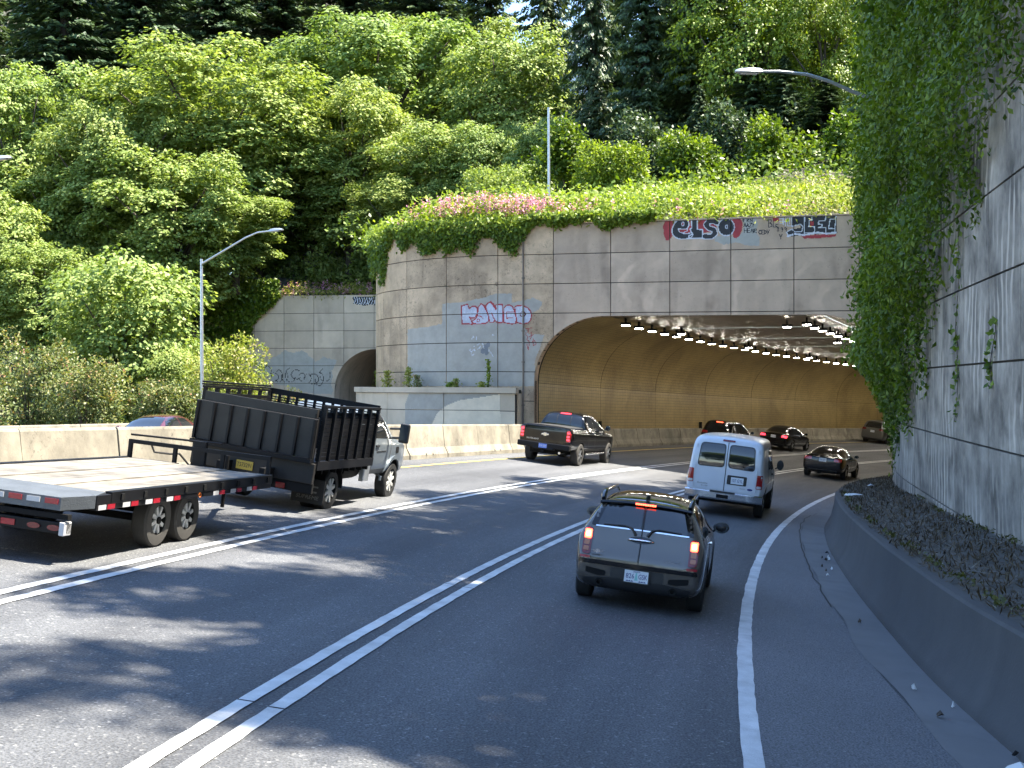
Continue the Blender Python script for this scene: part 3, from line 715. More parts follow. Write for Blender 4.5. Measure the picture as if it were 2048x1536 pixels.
for i, s in enumerate(ss):
    a = kerb(s) - 0.40; b = walloff(s) - 0.05
    for k in range(9):
        o_ = lerp(a, b, k / 8); p = road(s, o_); v.append((p.x, p.y, ledge_z(s, o_) - 0.03 + 0.05 * noise.noise((p.x * 1.3, p.y * 1.3, 0)) + 0.10 * (k / 8) ** 3))
for i in range(len(ss) - 1):
    for k in range(8): f.append((i * 9 + k, (i + 1) * 9 + k, (i + 1) * 9 + k + 1, i * 9 + k + 1))
led = mobj('ledge', v, f, 'dirt', None, smooth=True); tag(led, kind='structure')
# ================================================================== HILLSIDE
def poly_top():
    P = []
    for k in range(12): u = lerp(-6.6, 17.6, k / 11); p = wallp2(u, 0); P.append((p.x, p.y, 6.35))
    e = P[-1]; a = wallp(U_END - 6, 6.6)
    P += [(lerp(e[0], a.x, t), lerp(e[1], a.y, t), 6.5) for t in (0.35, 0.7)]
    for k in range(60):
        u = lerp(U_END - 6, 14.5, k / 59); p = wallp(u, 6.6, -0.2); P.append((p.x, p.y, p.z))
    for k in range(50):
        s = lerp(48.6, -50, k / 49); p = rwp(s, 0, -0.3); P.append((p.x, p.y, wtop(s)))
    return P
PT = poly_top(); PTA = np.array(PT)
def near_top(X, Y):
    """nearest point on the wall-top line for arrays X, Y -> distance, z, nearest xy"""
    A, B = PTA[:-1], PTA[1:]; D = B - A
    best = np.full(X.shape, 1e9); bz = np.zeros(X.shape); bx = np.zeros(X.shape); by = np.zeros(X.shape)
    for a, d in zip(A, D):
        t = np.clip(((X - a[0]) * d[0] + (Y - a[1]) * d[1]) / (d[0]**2 + d[1]**2), 0, 1)
        x, y = a[0] + t * d[0], a[1] + t * d[1]; r = np.hypot(X - x, Y - y); m = r < best
        best[m] = r[m]; bz[m] = (a[2] + t * d[2])[m]; bx[m] = x[m]; by[m] = y[m]
    return best, bz, bx, by
def inside_hill(X, Y):
    poly = [(p[0], p[1]) for p in PT] + [(140, -60), (140, 260), (PT[0][0], 260)]
    c = np.zeros(X.shape, bool); n = len(poly)
    for i in range(n):
        x1, y1 = poly[i]; x2, y2 = poly[(i + 1) % n]
        m = ((y1 > Y) != (y2 > Y)); xi = (x2 - x1) * (Y - y1) / ((y2 - y1) if y2 != y1 else 1e-9) + x1
        c ^= m & (X < xi)
    return c
def hillz(d): return 0.02 + 0.20 * np.minimum(d, 12) + 0.42 * np.clip(d - 12, 0, 14) + 0.52 * np.clip(d - 26, 0, 60) + 0.25 * np.clip(d - 86, 0, 200)
def bump2(X, Y): return 0.5 * np.sin(X * 0.31 + 1.2) * np.cos(Y * 0.27) + 0.25 * np.sin(X * 0.83 + Y * 0.71)
def terr(x, y):
    X, Y = np.array([float(x)]), np.array([float(y)])
    if x < PT[0][0]: return float(leftz(X, Y)[0])
    d, z, _, _ = near_top(X, Y); return float((z + hillz(d) + bump2(X, Y) * np.clip(d / 6, 0, 1))[0])
def leftz(X, Y):
    base = -2.75 - 0.012 * (Y - 40)
    d = np.clip(Y - 62 + 0.25 * (X + 30), 0, None)
    d = d * np.where(Y < 92, np.clip((-15 - X) / 8, 0, 1), 1.0)
    return base + 0.10 * d + 0.30 * np.clip(d - 12, 0, 40) + 0.45 * np.clip(d - 52, 0, 200) + bump2(X, Y) * np.clip(d / 15, 0, 1)
gx = np.concatenate([np.arange(PT[0][0], 40, 1.0), np.arange(40, 141, 5.0)]); gy = np.concatenate([np.arange(-50, 120, 1.0), np.arange(120, 262, 5.0)])
GX, GY = np.meshgrid(gx, gy, indexing='ij'); ins = inside_hill(GX, GY); D, ZT, BX, BY = near_top(GX, GY)
snap = (D < 1.0); inc = ins | snap
VX = np.where(snap & ~ins, BX, GX); VY = np.where(snap & ~ins, BY, GY); DD = np.where(snap & ~ins, 0, D)
VZ = ZT + hillz(DD) + bump2(VX, VY) * np.clip(DD / 6, 0, 1) - 0.05
idm = -np.ones(GX.shape, int); idm[inc] = np.arange(inc.sum())
V = np.stack([VX[inc], VY[inc], VZ[inc]], 1)
q = np.stack([idm[:-1, :-1], idm[1:, :-1], idm[1:, 1:], idm[:-1, 1:]], -1).reshape(-1, 4); q = q[(q >= 0).all(1)]
tag(np_mesh('hillside', V, q, 'soil'), kind='structure')
gx = np.append(np.arange(-160, -11, 2.0), [PT[0][0], PT[0][0] + 0.01]); gx.sort(); gy = np.arange(-60, 262, 2.0); GX, GY = np.meshgrid(gx, gy, indexing='ij')
xl = np.interp(GY, [p[1] for p in FB], [p[0] - 0.4 for p in FB]); GX2 = np.minimum(GX, np.where(GY < 88.5, xl, PT[0][0]))
V = np.stack([GX2, GY, leftz(GX2, GY)], -1).reshape(-1, 3); nx, ny = GX.shape
ii = np.arange(nx * ny).reshape(nx, ny); q = np.stack([ii[:-1, :-1], ii[1:, :-1], ii[1:, 1:], ii[:-1, 1:]], -1).reshape(-1, 4)
tag(np_mesh('hillside_left', V, q, 'soil'), kind='structure')
for nm, sd in (('cut_slope', 0),):
    # earth face joining the far portal's left end to the low ground
    v = [wallp2(-6.6, 6.4, -0.3), wallp2(-6.6, -3.8, -0.3), wallp2(-6.6, -3.8, -60), wallp2(-6.6, 26, -60)]
    tag(mobj(nm, v, [(0, 1, 2, 3)], 'soil'), kind='structure')

# ================================================================== VEGETATION
def tube_np(mb, pts, r): mb.tube(pts, r, 7)
def make_maple(seed, H, R, nl, cb=0.16, leaf=0.34, per=11, lobes=22, mat='maple_leaf', squash=1.0):
    """-> (crown mesh, trunk mesh) of height H and crown radius R, standing on z=0"""
    g = np.random.default_rng(seed)
    L = []; zc0, zc1 = H * cb, H
    for i in range(lobes):
        t = (i + 0.5) / lobes; z = lerp(zc0 + 0.08 * H, zc1 - 0.10 * H, t)
        prof = math.sin(math.pi * min(1, 0.18 + 0.80 * (1 - (z - zc0) / (zc1 - zc0)) ** 0.75)) ** 0.7
        a = i * 2.39996 + g.uniform(-0.4, 0.4); rr = R * prof * g.uniform(0.40, 0.86)
        lr = R * g.uniform(0.27, 0.42) * (0.75 + 0.35 * prof) * (22 / lobes) ** 0.45
        L.append((rr * math.cos(a), rr * math.sin(a), z, lr, lr * g.uniform(0.8, 1.05)))
    L.append((0, 0, H * 0.86, R * 0.34, H * 0.14)); L = np.array(L)
    nc = nl // per; C = []; O = []
    w = L[:, 3] ** 2; w /= w.sum()
    while len(C) < nc:
        k = g.choice(len(L), p=w, size=nc); d = unit(g.normal(size=(nc, 3))); d[:, 2] = np.where(d[:, 2] < -0.35, -d[:, 2] * 0.6, d[:, 2])
        rad = 1 - 0.42 * g.random(nc) ** 2.0
        p = L[k, :3] + d * np.stack([L[k, 3], L[k, 3], L[k, 4]], 1) * rad[:, None]
        dep = np.ones(nc) * 9
        for l in L:
            e = (p - l[:3]) / np.array([l[3], l[3], l[4]]); dep = np.minimum(dep, np.linalg.norm(e, axis=1))
        ok = (dep > 0.52) & (p[:, 2] > zc0 * 0.8)
        C += list(p[ok]); O += list(d[ok])
    C = np.array(C[:nc]); O = np.array(O[:nc])
    out = unit(np.stack([C[:, 0], C[:, 1], (C[:, 2] - H * 0.45) * 0.8], 1)) * 0.6 + O * 0.4
    # every twig end: an umbrella of drooping leaves
    cc = np.repeat(C, per, 0); oo = np.repeat(out, per, 0); n = len(cc)
    ang = g.random(n) * 2 * np.pi; rr = 0.18 + 0.55 * np.sqrt(g.random(n)); rs = np.repeat(g.uniform(0.75, 1.35, nc), per)
    rad = np.stack([np.cos(ang), np.sin(ang), np.zeros(n)], 1)
    pos = cc + rad * (rr * rs)[:, None] + np.stack([np.zeros(n), np.zeros(n), -0.55 * rr**2 * rs + g.normal(0, 0.14, n)], 1) + oo * 0.15
    ax = rad + np.stack([np.zeros(n), np.zeros(n), -0.45 - 0.5 * g.random(n)], 1) + oo * 0.35 + g.normal(0, 0.25, (n, 3))
    nn = np.stack([np.zeros(n), np.zeros(n), np.ones(n)], 1) * 0.55 + oo * 0.85 + rad * 0.3 + g.normal(0, 0.30, (n, 3))
    Vv, T = leaves(g, pos, ax, nn, leaf * g.uniform(0.7, 1.2, n), wid=0.42)
    tint = np.clip(np.repeat(g.normal(0.48, 0.18, nc), per) + g.normal(0, 0.18, n), 0, 1)
    crown = np_mesh('', Vv, T, mat, tint=np.repeat(tint, 4))
    tb = MB(); tb.tube([(0, 0, -1.5), (0.1, 0, H * 0.15), (-0.1, 0.1, H * 0.35), (0, 0, H * 0.62)], [R * 0.075, R * 0.06, R * 0.045, R * 0.015], 9)
    for l in L[::2]:
        z0 = max(H * 0.1, l[2] * g.uniform(0.35, 0.6)); tb.tube([(0, 0, z0), (l[0] * 0.5, l[1] * 0.5, lerp(z0, l[2], 0.62)), (l[0], l[1], l[2])], [R * 0.03, R * 0.02, R * 0.006], 5)
    to = tb.build('trunk', 'bark', None, smooth=True); tm = to.data; bpy.data.objects.remove(to)
    return crown, tm
def make_conifer(seed, H, R, nb, cb=0.12, mat='conifer_leaf', leaf=0.55):
    g = np.random.default_rng(seed); tb = MB()
    tb.tube([(0, 0, -2), (0, 0, H * 0.5), (0, 0, H)], [R * 0.085, R * 0.055, 0.03], 9)
    P = []; A = []; Nn = []; T = []
    for i in range(nb):
        t = cb + (1 - cb) * (i + g.random()) / nb; z = H * t; ln = R * (1 - t) ** 0.75 * g.uniform(0.55, 1.1) * min(1, 0.45 + (t - cb) * 5) + 0.3
        a = g.random() * 2 * np.pi; d = np.array([math.cos(a), math.sin(a), 0]); dr = g.uniform(0.10, 0.34)
        ns = int(16 + ln * 13); u = g.random(ns) ** 0.8
        br = np.array([0, 0, z]) + d * (u * ln)[:, None] + np.array([0, 0, 1.0]) * (0.10 * u * ln - dr * (u * ln) ** 1.5 * 0.55)[:, None]
        side = np.array([-d[1], d[0], 0]); sw = (0.16 + 0.5 * (1 - u)) * ln * 0.42
        off = g.uniform(-1, 1, ns); pp = br + side * (off * sw)[:, None] + np.array([0, 0, -1.0]) * (np.abs(off) * sw * 0.35 + g.random(ns) * 0.28)[:, None]
        P.append(pp); A.append(d * 0.8 + side * (off * 0.9)[:, None] + np.array([0, 0, -0.5]) + g.normal(0, 0.2, (ns, 3)))
        Nn.append(np.array([0, 0, 1.0]) + d * 0.35 + g.normal(0, 0.35, (ns, 3))); T.append(np.clip(g.normal(0.45, 0.15) + g.normal(0, 0.15, ns) + 0.25 * (u - 0.5), 0, 1))
        if i % 2 == 0: tb.tube([(0, 0, z), tuple(np.array([0, 0, z]) + d * ln * 0.55 + np.array([0, 0, -dr * 0.3 * ln]))], [0.06, 0.015], 4)
    P = np.concatenate(P); A = np.concatenate(A); Nn = np.concatenate(Nn); T = np.concatenate(T)
    Vv, F3 = leaves(g, P, A, Nn, leaf * g.uniform(0.6, 1.3, len(P)), wid=0.24, fold=0.05)
    crown = np_mesh('', Vv, F3, mat, tint=np.repeat(T, 4))
    to = tb.build('trunk', 'bark_dark', None, smooth=True); tm = to.data; bpy.data.objects.remove(to); return crown, tm
PROTO = {}
for i in range(4): PROTO['maple%d' % i] = (make_maple(11 + i, 24, 9.5, 42000, lobes=52, leaf=0.40), 24, 9.5)
for i in range(2): PROTO['small%d' % i] = (make_maple(31 + i, 9.5, 4.3, 17000, cb=0.05, leaf=0.27, per=9, lobes=20), 9.5, 4.3)
for i in range(3): PROTO['conifer%d' % i] = (make_conifer(51 + i, 38, 7.0, 640, cb=0.04), 38, 7.0)
PROTO['ragged0'] = (make_conifer(61, 30, 7.5, 420, cb=0.02), 30, 7.5)
PROTO['bright0'] = (make_maple(71, 20, 8.0, 34000, cb=0.1, leaf=0.30, lobes=24, mat='bright_leaf'), 20, 8.0)
def tree(kind, x, top, half, Z, label, cat='tree', name='maple_tree', rot=None, group=None, base=None, mat=None):
    (cm, tm), H, R = PROTO[kind]; X = (x - 1024) / F * Z; zt = (768 - top) / F * Z; zb = terr(X, Z) if base is None else base
    h = max(zt - zb, 3.0); sc = half / F * Z / R
    o = empty(name, (X, Z, zb - 0.2)); o.rotation_euler = (0, 0, rnd.uniform(0, 6.28) if rot is None else rot); o.scale = (sc, sc, (h + 0.2) / H)
    tag(o, label, cat, group)
    link(bpy.data.objects.new('crown', cm), o); link(bpy.data.objects.new('trunk', tm), o); return o
T_ = [
 # big-leaf maples on the left bank
 ('maple0', 420, 95, 245, 92, 'largest maple, spreading over the left bank behind the lamp post'),
 ('maple1', 745, 25, 215, 104, 'tall pale maple rising above the far portal'),
 ('maple2', 1010, 70, 170, 98, 'rounded maple directly behind the tall bare post'),
 ('maple3', 40, 120, 170, 90, 'maple cut off by the left frame edge at mid height'),
 ('maple1', 350, 300, 180, 84, 'lower bright maple in front of the largest one, left of the lamp arm'),
 ('maple2', 640, 300, 165, 96, 'maple hanging over the left end of the far portal wall'),
 ('maple3', 560, 120, 180, 108, 'maple between the largest maple and the tall pale one'),
 ('maple0', 880, 250, 150, 90, 'maple just behind the flowers at the left end of the near portal'),
 ('maple2', 150, 330, 170, 88, 'shaded maple behind the left bushes'),
 ('maple3', 520, 440, 110, 95, 'small dark maple beside the ivy corner of the far portal'),
 ('maple1', 1100, 230, 90, 82, 'slim maple right of the tall bare post'),
 ('maple0', -60, 360, 150, 80, 'maple at the far left edge above the red-tipped bushes'),
 ('maple1', 220, 200, 150, 86, 'maple filling the gap left of the largest one'), ('maple3', 700, 170, 150, 94, 'maple crown in the middle of the bank above the far portal'), ('maple0', 600, 210, 140, 100, 'maple half hidden between the largest and the middle crowns'), ('maple2', 800, 360, 120, 88, 'low maple by the left shoulder of the wing wall'), ('maple0', 470, 380, 130, 86, 'maple right behind the lamp arm'), ('maple1', 90, 480, 130, 78, 'low maple above the left bushes'), ('maple3', 980, 250, 120, 86, 'maple left of the tall bare post'),
 ('maple3', 900, 40, 150, 118, 'maple peeping over the crown behind the far portal'),
]
for k, x, top, half, Z, lab in T_: tree(k, x, top, half, Z, lab, group='maples on the bank')
tree('small0', 250, 520, 150, 70, 'lone rounded young maple beside the lamp post above the far barrier', base=-3.0)
tree('small1', 345, 690, 75, 68, 'low leafy sapling at the foot of the lamp post', base=-3.0)
C_ = [
 ('conifer0', 60, -260, 150, 128, 'dark fir at the top left corner'), ('conifer1', 205, -220, 150, 135, 'second dark fir from the left edge'),
 ('conifer2', 340, -240, 150, 140, 'dark fir above the left shoulder of the largest maple'), ('conifer0', 470, -150, 120, 150, 'fir peeping over the largest maple'),
 ('conifer1', 900, -300, 110, 150, 'fir behind the tall pale maple'), ('conifer2', 1095, -420, 105, 105, 'straight fir with a bare trunk left of the sky gap'),
 ('conifer0', 1185, -520, 95, 88, 'fir with a dark bare trunk in the middle of the top edge'), ('conifer1', 1290, -450, 120, 82, 'shaded fir behind the round bush'),
 ('conifer2', 1400, -400, 130, 80, 'shaded fir above the middle of the near portal'), ('ragged0', 1500, 60, 120, 74, 'shaggy dark fir standing left of the right street lamp'),
 ('conifer0', 1640, -430, 140, 82, 'dark fir behind the right street lamp arm'), ('conifer1', 1760, -400, 130, 78, 'dark fir rising behind the ivy on the right'),
 ('ragged0', 1650, 150, 115, 70, 'low shaggy fir just right of the lamp head'), ('ragged0', 1300, 140, 85, 76, 'slim ragged fir in the shade over the round bush'),
 ('ragged0', 1400, 170, 85, 72, 'small ragged fir over the weedy slope'), ('conifer2', -40, -150, 150, 118, 'fir at the outermost left edge'),
 ('conifer0', 130, -330, 190, 112, 'broad dark fir between the two leftmost ones'), ('conifer1', 290, -300, 190, 116, 'broad dark fir over the shaded maple'), ('conifer2', 430, -280, 170, 120, 'broad fir left of the distant one at the top'), ('conifer0', 560, -260, 170, 124, 'broad fir above the middle maples'), ('conifer1', 700, -260, 170, 128, 'broad fir over the tall pale maple, left one'), ('conifer2', 850, -260, 170, 126, 'broad fir over the tall pale maple, right one'), ('conifer0', 980, -300, 120, 120, 'fir just left of the sky gap'),
 ('conifer0', 1230, -400, 120, 100, 'dense fir filling behind the round bush'), ('conifer2', 1350, -380, 130, 98, 'dense fir over the middle of the slope'), ('conifer1', 1460, -380, 130, 96, 'dense fir left of the light green tree'), ('conifer0', 1560, -380, 130, 94, 'dense fir behind the light green tree'), ('conifer2', 1700, -380, 140, 92, 'dense fir over the ivy corner'), ('ragged0', 1190, 120, 80, 84, 'ragged low fir right of the tall bare post'), ('ragged0', 1570, 110, 100, 72, 'ragged low fir under the lamp arm'),
 ('conifer1', 600, -120, 110, 160, 'distant fir between the two tallest maples'), ('conifer2', 770, -200, 110, 165, 'distant fir over the tall pale maple'),
]
for k, x, top, half, Z, lab in C_: tree(k, x, top, half, Z, lab, name='fir_tree', group='firs on the hill')
tree('bright0', 1510, -140, 170, 78, 'sunlit light green tree above the right street lamp', name='broadleaf_tree')
tree('bright0', 1650, -90, 110, 74, 'yellow-green tree in the top right beside the ivy', name='broadleaf_tree')
# trees on top of the right wall (mostly out of frame): they throw the dappled shade on the road
SHADE = [(14.5, 4.0, 14, 4.6), (12.0, 13.5, 15, 5.2), (11.8, 20.5, 15, 5.2), (13.0, 28, 14, 4.6), (15.5, 35.5, 14, 4.2), (14, -7, 15, 5), (15, -18, 16, 6)]
for i, (X, Y, h, r) in enumerate(SHADE):
    kd = 'maple%d' % (i % 4); (cm, tm), H, R = PROTO[kd]
    o = empty('maple_tree', (X, Y, terr(X, Y) - 0.2)); o.scale = (r / R, r / R, h / H); o.rotation_euler = (0, 0, i * 1.7)
    tag(o, 'maple on top of the right retaining wall, %s from the viewer, shading the road' % ORD[i], 'tree', 'trees above the right wall')
    link(bpy.data.objects.new('crown', cm), o); link(bpy.data.objects.new('trunk', tm), o)

for i, (X, Y, h, r, kd) in enumerate(((-34, -30, 20, 8, 'maple1'), (-24, -55, 24, 9, 'maple2'), (-6, -75, 24, 9, 'maple3'), (12, -60, 22, 9, 'maple0'), (-42, 0, 20, 8, 'maple0'), (-46, 28, 20, 8, 'maple2'), (24, -42, 24, 9, 'maple1'))):  # unseen maples, added to darken reflections and block pale horizon sky
    (cm, tm), H, R = PROTO[kd]; o = empty('maple_tree', (X, Y, -3.0)); o.scale = (r / R, r / R, h / H); o.rotation_euler = (0, 0, i * 2.1)  # added unseen maple, shares the name of the visible ones
    tag(o, 'unseen maple added behind the viewer to darken reflections, %s of the row' % ORD[i], 'tree', 'added unseen trees behind the viewer')
    link(bpy.data.objects.new('crown', cm), o); link(bpy.data.objects.new('trunk', tm), o)
# ------------------------------------------------------------------ bushes
def bush_mesh(seed, n, rx, ry, rz_, leaf, lob=9):
    g = np.random.default_rng(seed); per = 7; nc = n // per
    L = np.stack([g.uniform(-0.62, 0.62, lob) * rx, g.uniform(-0.5, 0.5, lob) * ry, g.uniform(0.15, 0.66, lob) * rz_, g.uniform(0.30, 0.45, lob)], 1)
    k = g.integers(0, lob, nc); d = unit(g.normal(size=(nc, 3))); rad = 1 - 0.35 * g.random(nc) ** 2
    C = L[k, :3] + d * np.stack([L[k, 3] * rx, L[k, 3] * ry, L[k, 3] * rz_ * 1.15], 1) * rad[:, None]; C[:, 2] = np.maximum(C[:, 2], 0.05)
    cc = np.repeat(C, per, 0); m = len(cc); oo = np.repeat(d, per, 0)
    pos = cc + g.normal(0, leaf * 0.8, (m, 3)); ax = oo * 0.6 + g.normal(0, 0.6, (m, 3)) + np.array([0, 0, 0.15]); nn = oo * 0.6 + np.array([0, 0, 0.8]) + g.normal(0, 0.4, (m, 3))
    Vv, T = leaves(g, pos, ax, nn, leaf * g.uniform(0.7, 1.3, m), wid=0.32)
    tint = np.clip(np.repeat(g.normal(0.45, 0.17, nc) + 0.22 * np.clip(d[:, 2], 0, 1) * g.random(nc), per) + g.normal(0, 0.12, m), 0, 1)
    return Vv, T, np.repeat(tint, 4)
def bush(name, x, y0, y1, half, Z, n, leaf, mat, label, seed, depth=1.0, group=None):
    X = (x - 1024) / F * Z; zb = (768 - y1) / F * Z; h = (y1 - y0) / F * Z; r = half / F * Z
    Vv, T, t = bush_mesh(seed, n, r, r * depth, h, leaf)
    o = empty(name, (X, Z, zb)); tag(o, label, 'bush', group)
    np_mesh('foliage', Vv, T, mat, o, tint=t)
    sb = MB(); g = np.random.default_rng(seed)
    for k in range(5):
        a = g.random() * 6.28; sb.tube([(0, 0, -0.6), (math.cos(a) * r * 0.2, math.sin(a) * r * 0.2, h * 0.3), (math.cos(a) * r * 0.5, math.sin(a) * r * 0.4, h * 0.7)], [0.06, 0.04, 0.015], 5)
    sb.build('stems', 'bark', o); return o
bush('shrub', 55, 680, 850, 120, 60, 9000, 0.16, 'bush_leaf', 'red-tipped bush at the left frame edge behind the far barrier', 101, group='bushes along the far barrier')
bush('shrub', 170, 715, 850, 95, 57, 8000, 0.15, 'bush_leaf', 'olive bush right of the red-tipped one, above the far barrier', 102, group='bushes along the far barrier')
bush('shrub', -60, 640, 850, 120, 64, 8000, 0.16, 'bush_leaf', 'bush cut by the left frame edge above the barrier', 103, group='bushes along the far barrier')
bush('shrub', 450, 672, 840, 110, 62, 10000, 0.15, 'weed_leaf', 'yellow-green bush right of the lamp post in front of the far portal', 104, group='bushes along the far barrier')
bush('shrub', 330, 760, 855, 90, 58, 7000, 0.14, 'bush_leaf', 'grey-green bush behind the maroon car', 105, group='bushes along the far barrier')
bush('shrub', 545, 765, 850, 70, 66, 5000, 0.14, 'bush_leaf', 'low pinkish shrub seen over the truck bed', 106, group='bushes along the far barrier')
bush('shrub', 1215, 292, 400, 84, 66, 11000, 0.17, 'bright_leaf', 'round vivid green bush above the near portal', 107)
bush('shrub', 1370, 285, 400, 55, 78, 5000, 0.17, 'bright_leaf', 'small light bush at the top of the weedy slope', 108)
bush('shrub', 1310, 300, 400, 35, 80, 3000, 0.17, 'ivy_leaf', 'slim dull green bush between the two bright ones on the slope', 109)
bush('shrub', 1660, 265, 400, 120, 72, 9000, 0.17, 'ivy_leaf', 'shaded shrub in front of the ivy right above the near portal', 110)
for i, (x, Zb, hw, y0) in enumerate(((1130, 70, 70, 250), (1290, 72, 75, 235), (1385, 68, 70, 265), (1470, 71, 80, 215), (1560, 67, 75, 240), (1630, 70, 80, 200), (1715, 66, 80, 225))):
    bush('shrub', x, y0, 350, hw, Zb, 5200, 0.24, 'conifer_leaf' if i % 2 else 'ivy_leaf', 'dark shaded scrub under the firs behind the weedy slope, %s from the left' % ORD[i], 160 + i, group='scrub at the edge of the firs')
for i, (x, Zb, hw, y0, y1) in enumerate(((560, 96, 80, 520, 610), (660, 94, 80, 500, 600), (745, 93, 60, 470, 600))):
    bush('shrub', x, y0, y1, hw, Zb, 6000, 0.26, 'maple_leaf', 'leafy scrub right behind the top of the far portal, %s from the left' % ORD[i], 180 + i, group='scrub behind the far portal')
bush('shrub', 1010, 330, 420, 110, 78, 8000, 0.18, 'maple_leaf', 'low maple scrub behind the flowers left of the bare post', 111)

# ------------------------------------------------------------------ plants on top of the near portal: ground cover with pink flowers
def cover(name, seed, P, Nrm, leaf, mat, label, cat, kind='stuff', spread=0.25, droop=0.0, fl=None, tintshift=None, wid=0.34):
    g = np.random.default_rng(seed); n = len(P)
    pos = P + g.normal(0, spread, (n, 3)) * np.array([1, 1, 0.8]); ax = g.normal(0, 0.7, (n, 3)) + Nrm * 0.3 + np.array([0, 0, -droop]); nn = Nrm * 0.7 + np.array([0, 0, 0.7]) + g.normal(0, 0.4, (n, 3))
    Vv, T = leaves(g, pos, ax, nn, leaf * g.uniform(0.6, 1.3, n), wid=wid)
    tint = g.normal(0.5, 0.2, n) + (tintshift if tintshift is not None else 0)
    o = np_mesh(name, Vv, T, mat, tint=np.repeat(np.clip(tint, 0, 1), 4)); tag(o, label, cat, kind=kind); return o
g = np.random.default_rng(5)
def fbm(x, y, s=1.0): return np.array([noise.fractal((a * s, b * s, 0.3), 1.0, 2.0, 4) for a, b in zip(x, y)])
# brow of the portal: hanging curtain; long at the tower, short to the right
n = 30000; U = g.uniform(U_END - 1, 14.2, n); hang = np.interp(U, [-16, -9, -4.5, -1.6, -0.9, 2.0, 4.2, 5.0, 12.8, 13.4, 15], [1.3, 1.15, 1.0, 0.9, 0.35, 0.5, 0.35, 0.03, 0.03, 0.6, 1.0])
rag = np.clip(0.65 + 0.9 * fbm(U, U * 0, 0.9), 0.1, 1.6); t = g.random(n) ** 0.7
vv = 6.75 + 0.25 - t * hang * rag * 1.5; ww = g.uniform(0.02, 0.34, n) * (0.4 + 0.8 * (1 - t))
keep = hang * rag > 0.05; U, vv, ww = U[keep], vv[keep], ww[keep]
P = np.array([wallp(a, b, c) for a, b, c in zip(U, vv, ww)]); Nn = np.array([(-NB.x, -NB.y, 0.0)] * len(P))
cover('hanging_ivy', 1, P, Nn, 0.17, 'bright_leaf', 'green creeper hanging over the top edge of the near portal', 'creeper', spread=0.09, droop=0.9, tintshift=-0.25 * (vv < 6.4))
# mounds behind the edge
n = 52000; U = g.uniform(-15, 14.5, n); dd = g.uniform(0, 1, n) ** 1.2 * 13
hm = 0.35 + 0.75 * np.clip(0.5 + fbm(U, dd, 0.45), 0, 1.3) + 0.5 * np.exp(-((U + 5) / 5) ** 2) * np.exp(-(dd / 4) ** 2)
hm *= np.clip(0.35 + dd / 1.2, 0.35, 1)
base = np.array([wallp(a, 6.6, -d) if a > U_ARC else (lambda q: Vector((q.x, q.y, 6.6)))(wallp(a, 6.6, -min(d, 6.5))) for a, d in zip(U, dd)])
dist, zt, _, _ = near_top(base[:, 0], base[:, 1]); gz = zt + hillz(dist)
P = np.stack([base[:, 0], base[:, 1], gz + hm * g.random(n) ** 0.45], 1); Nn = np.array([(-0.2, -0.5, 0.5)] * n)
isw = np.clip((U - 4) / 6, 0, 1) * 0.75 + np.clip((dd - 6) / 8, 0, 1) * 0.4 > g.random(n)
cover('ground_cover', 2, P[~isw], Nn[~isw], 0.20, 'bright_leaf', 'vivid yellow-green ground cover mounded on top of the near portal', 'ground cover', tintshift=0.12)
cover('weeds', 3, P[isw], Nn[isw], 0.17, 'weed_leaf', 'pale dry weeds and grasses covering the slope above the near portal', 'weeds', wid=0.2)
n = 20000; U = g.uniform(-16, 18, n); dd = g.uniform(11.5, 34, n); base = np.array([wallp(max(a, -3), 6.6, -d) + (PD * min(0, a + 3)) for a, d in zip(U, dd)])
dist, zt, _, _ = near_top(base[:, 0], base[:, 1]); P = np.stack([base[:, 0], base[:, 1], zt + hillz(dist) + g.random(n) * 1.5], 1)
cover('undergrowth', 4, P, np.array([(-0.2, -0.5, 0.5)] * n), 0.28, 'ivy_leaf', 'dark undergrowth below the firs at the top of the slope', 'undergrowth', spread=0.3)
n = 26000; X = g.uniform(-75, PT[0][0] + 2, n); Y = g.uniform(64, 112, n); Zl = leftz(X, Y)
cover('undergrowth', 12, np.stack([X, Y, Zl + g.random(n) ** 1.5 * 1.6], 1), np.array([(0, -0.5, 0.5)] * n), 0.34, 'maple_leaf', 'leafy undergrowth covering the left bank below the maples', 'undergrowth', spread=0.3)
# pink flower heads: spikes of petals
def flowers(seed, spots, label):
    g = np.random.default_rng(seed); P = []
    for (x, y, z, h) in spots:
        k = 9; t = g.random(k); P.append(np.stack([x + g.normal(0, 0.035, k), y + g.normal(0, 0.035, k), z + t * h], 1))
    P = np.concatenate(P); return cover('pink_flowers', seed, P, np.array([(0, -0.6, 0.4)] * len(P)), 0.085, 'pink_flower', label, 'flowers', spread=0.03, wid=0.45)
U = np.concatenate([g.normal(-5.0, 1.6, 210), g.normal(-1.6, 1.1, 220), g.normal(0.6, 1.0, 60), g.normal(6, 3, 20)]); dd = np.abs(g.normal(0.5, 0.6, 510))
sp = []
for a, d in zip(U, dd):
    q = wallp(max(a, -9), 6.6, -d * 1.3 + 0.15); dist, zt, _, _ = near_top(np.array([q.x]), np.array([q.y])); sp.append((q.x, q.y, zt[0] + hillz(dist)[0] + 0.40 + 0.55 * math.exp(-((a + 4) / 4) ** 2) + g.uniform(-0.5, 0.25), 0.32))
flowers(21, sp, 'pink flower spikes along the top left of the near portal')
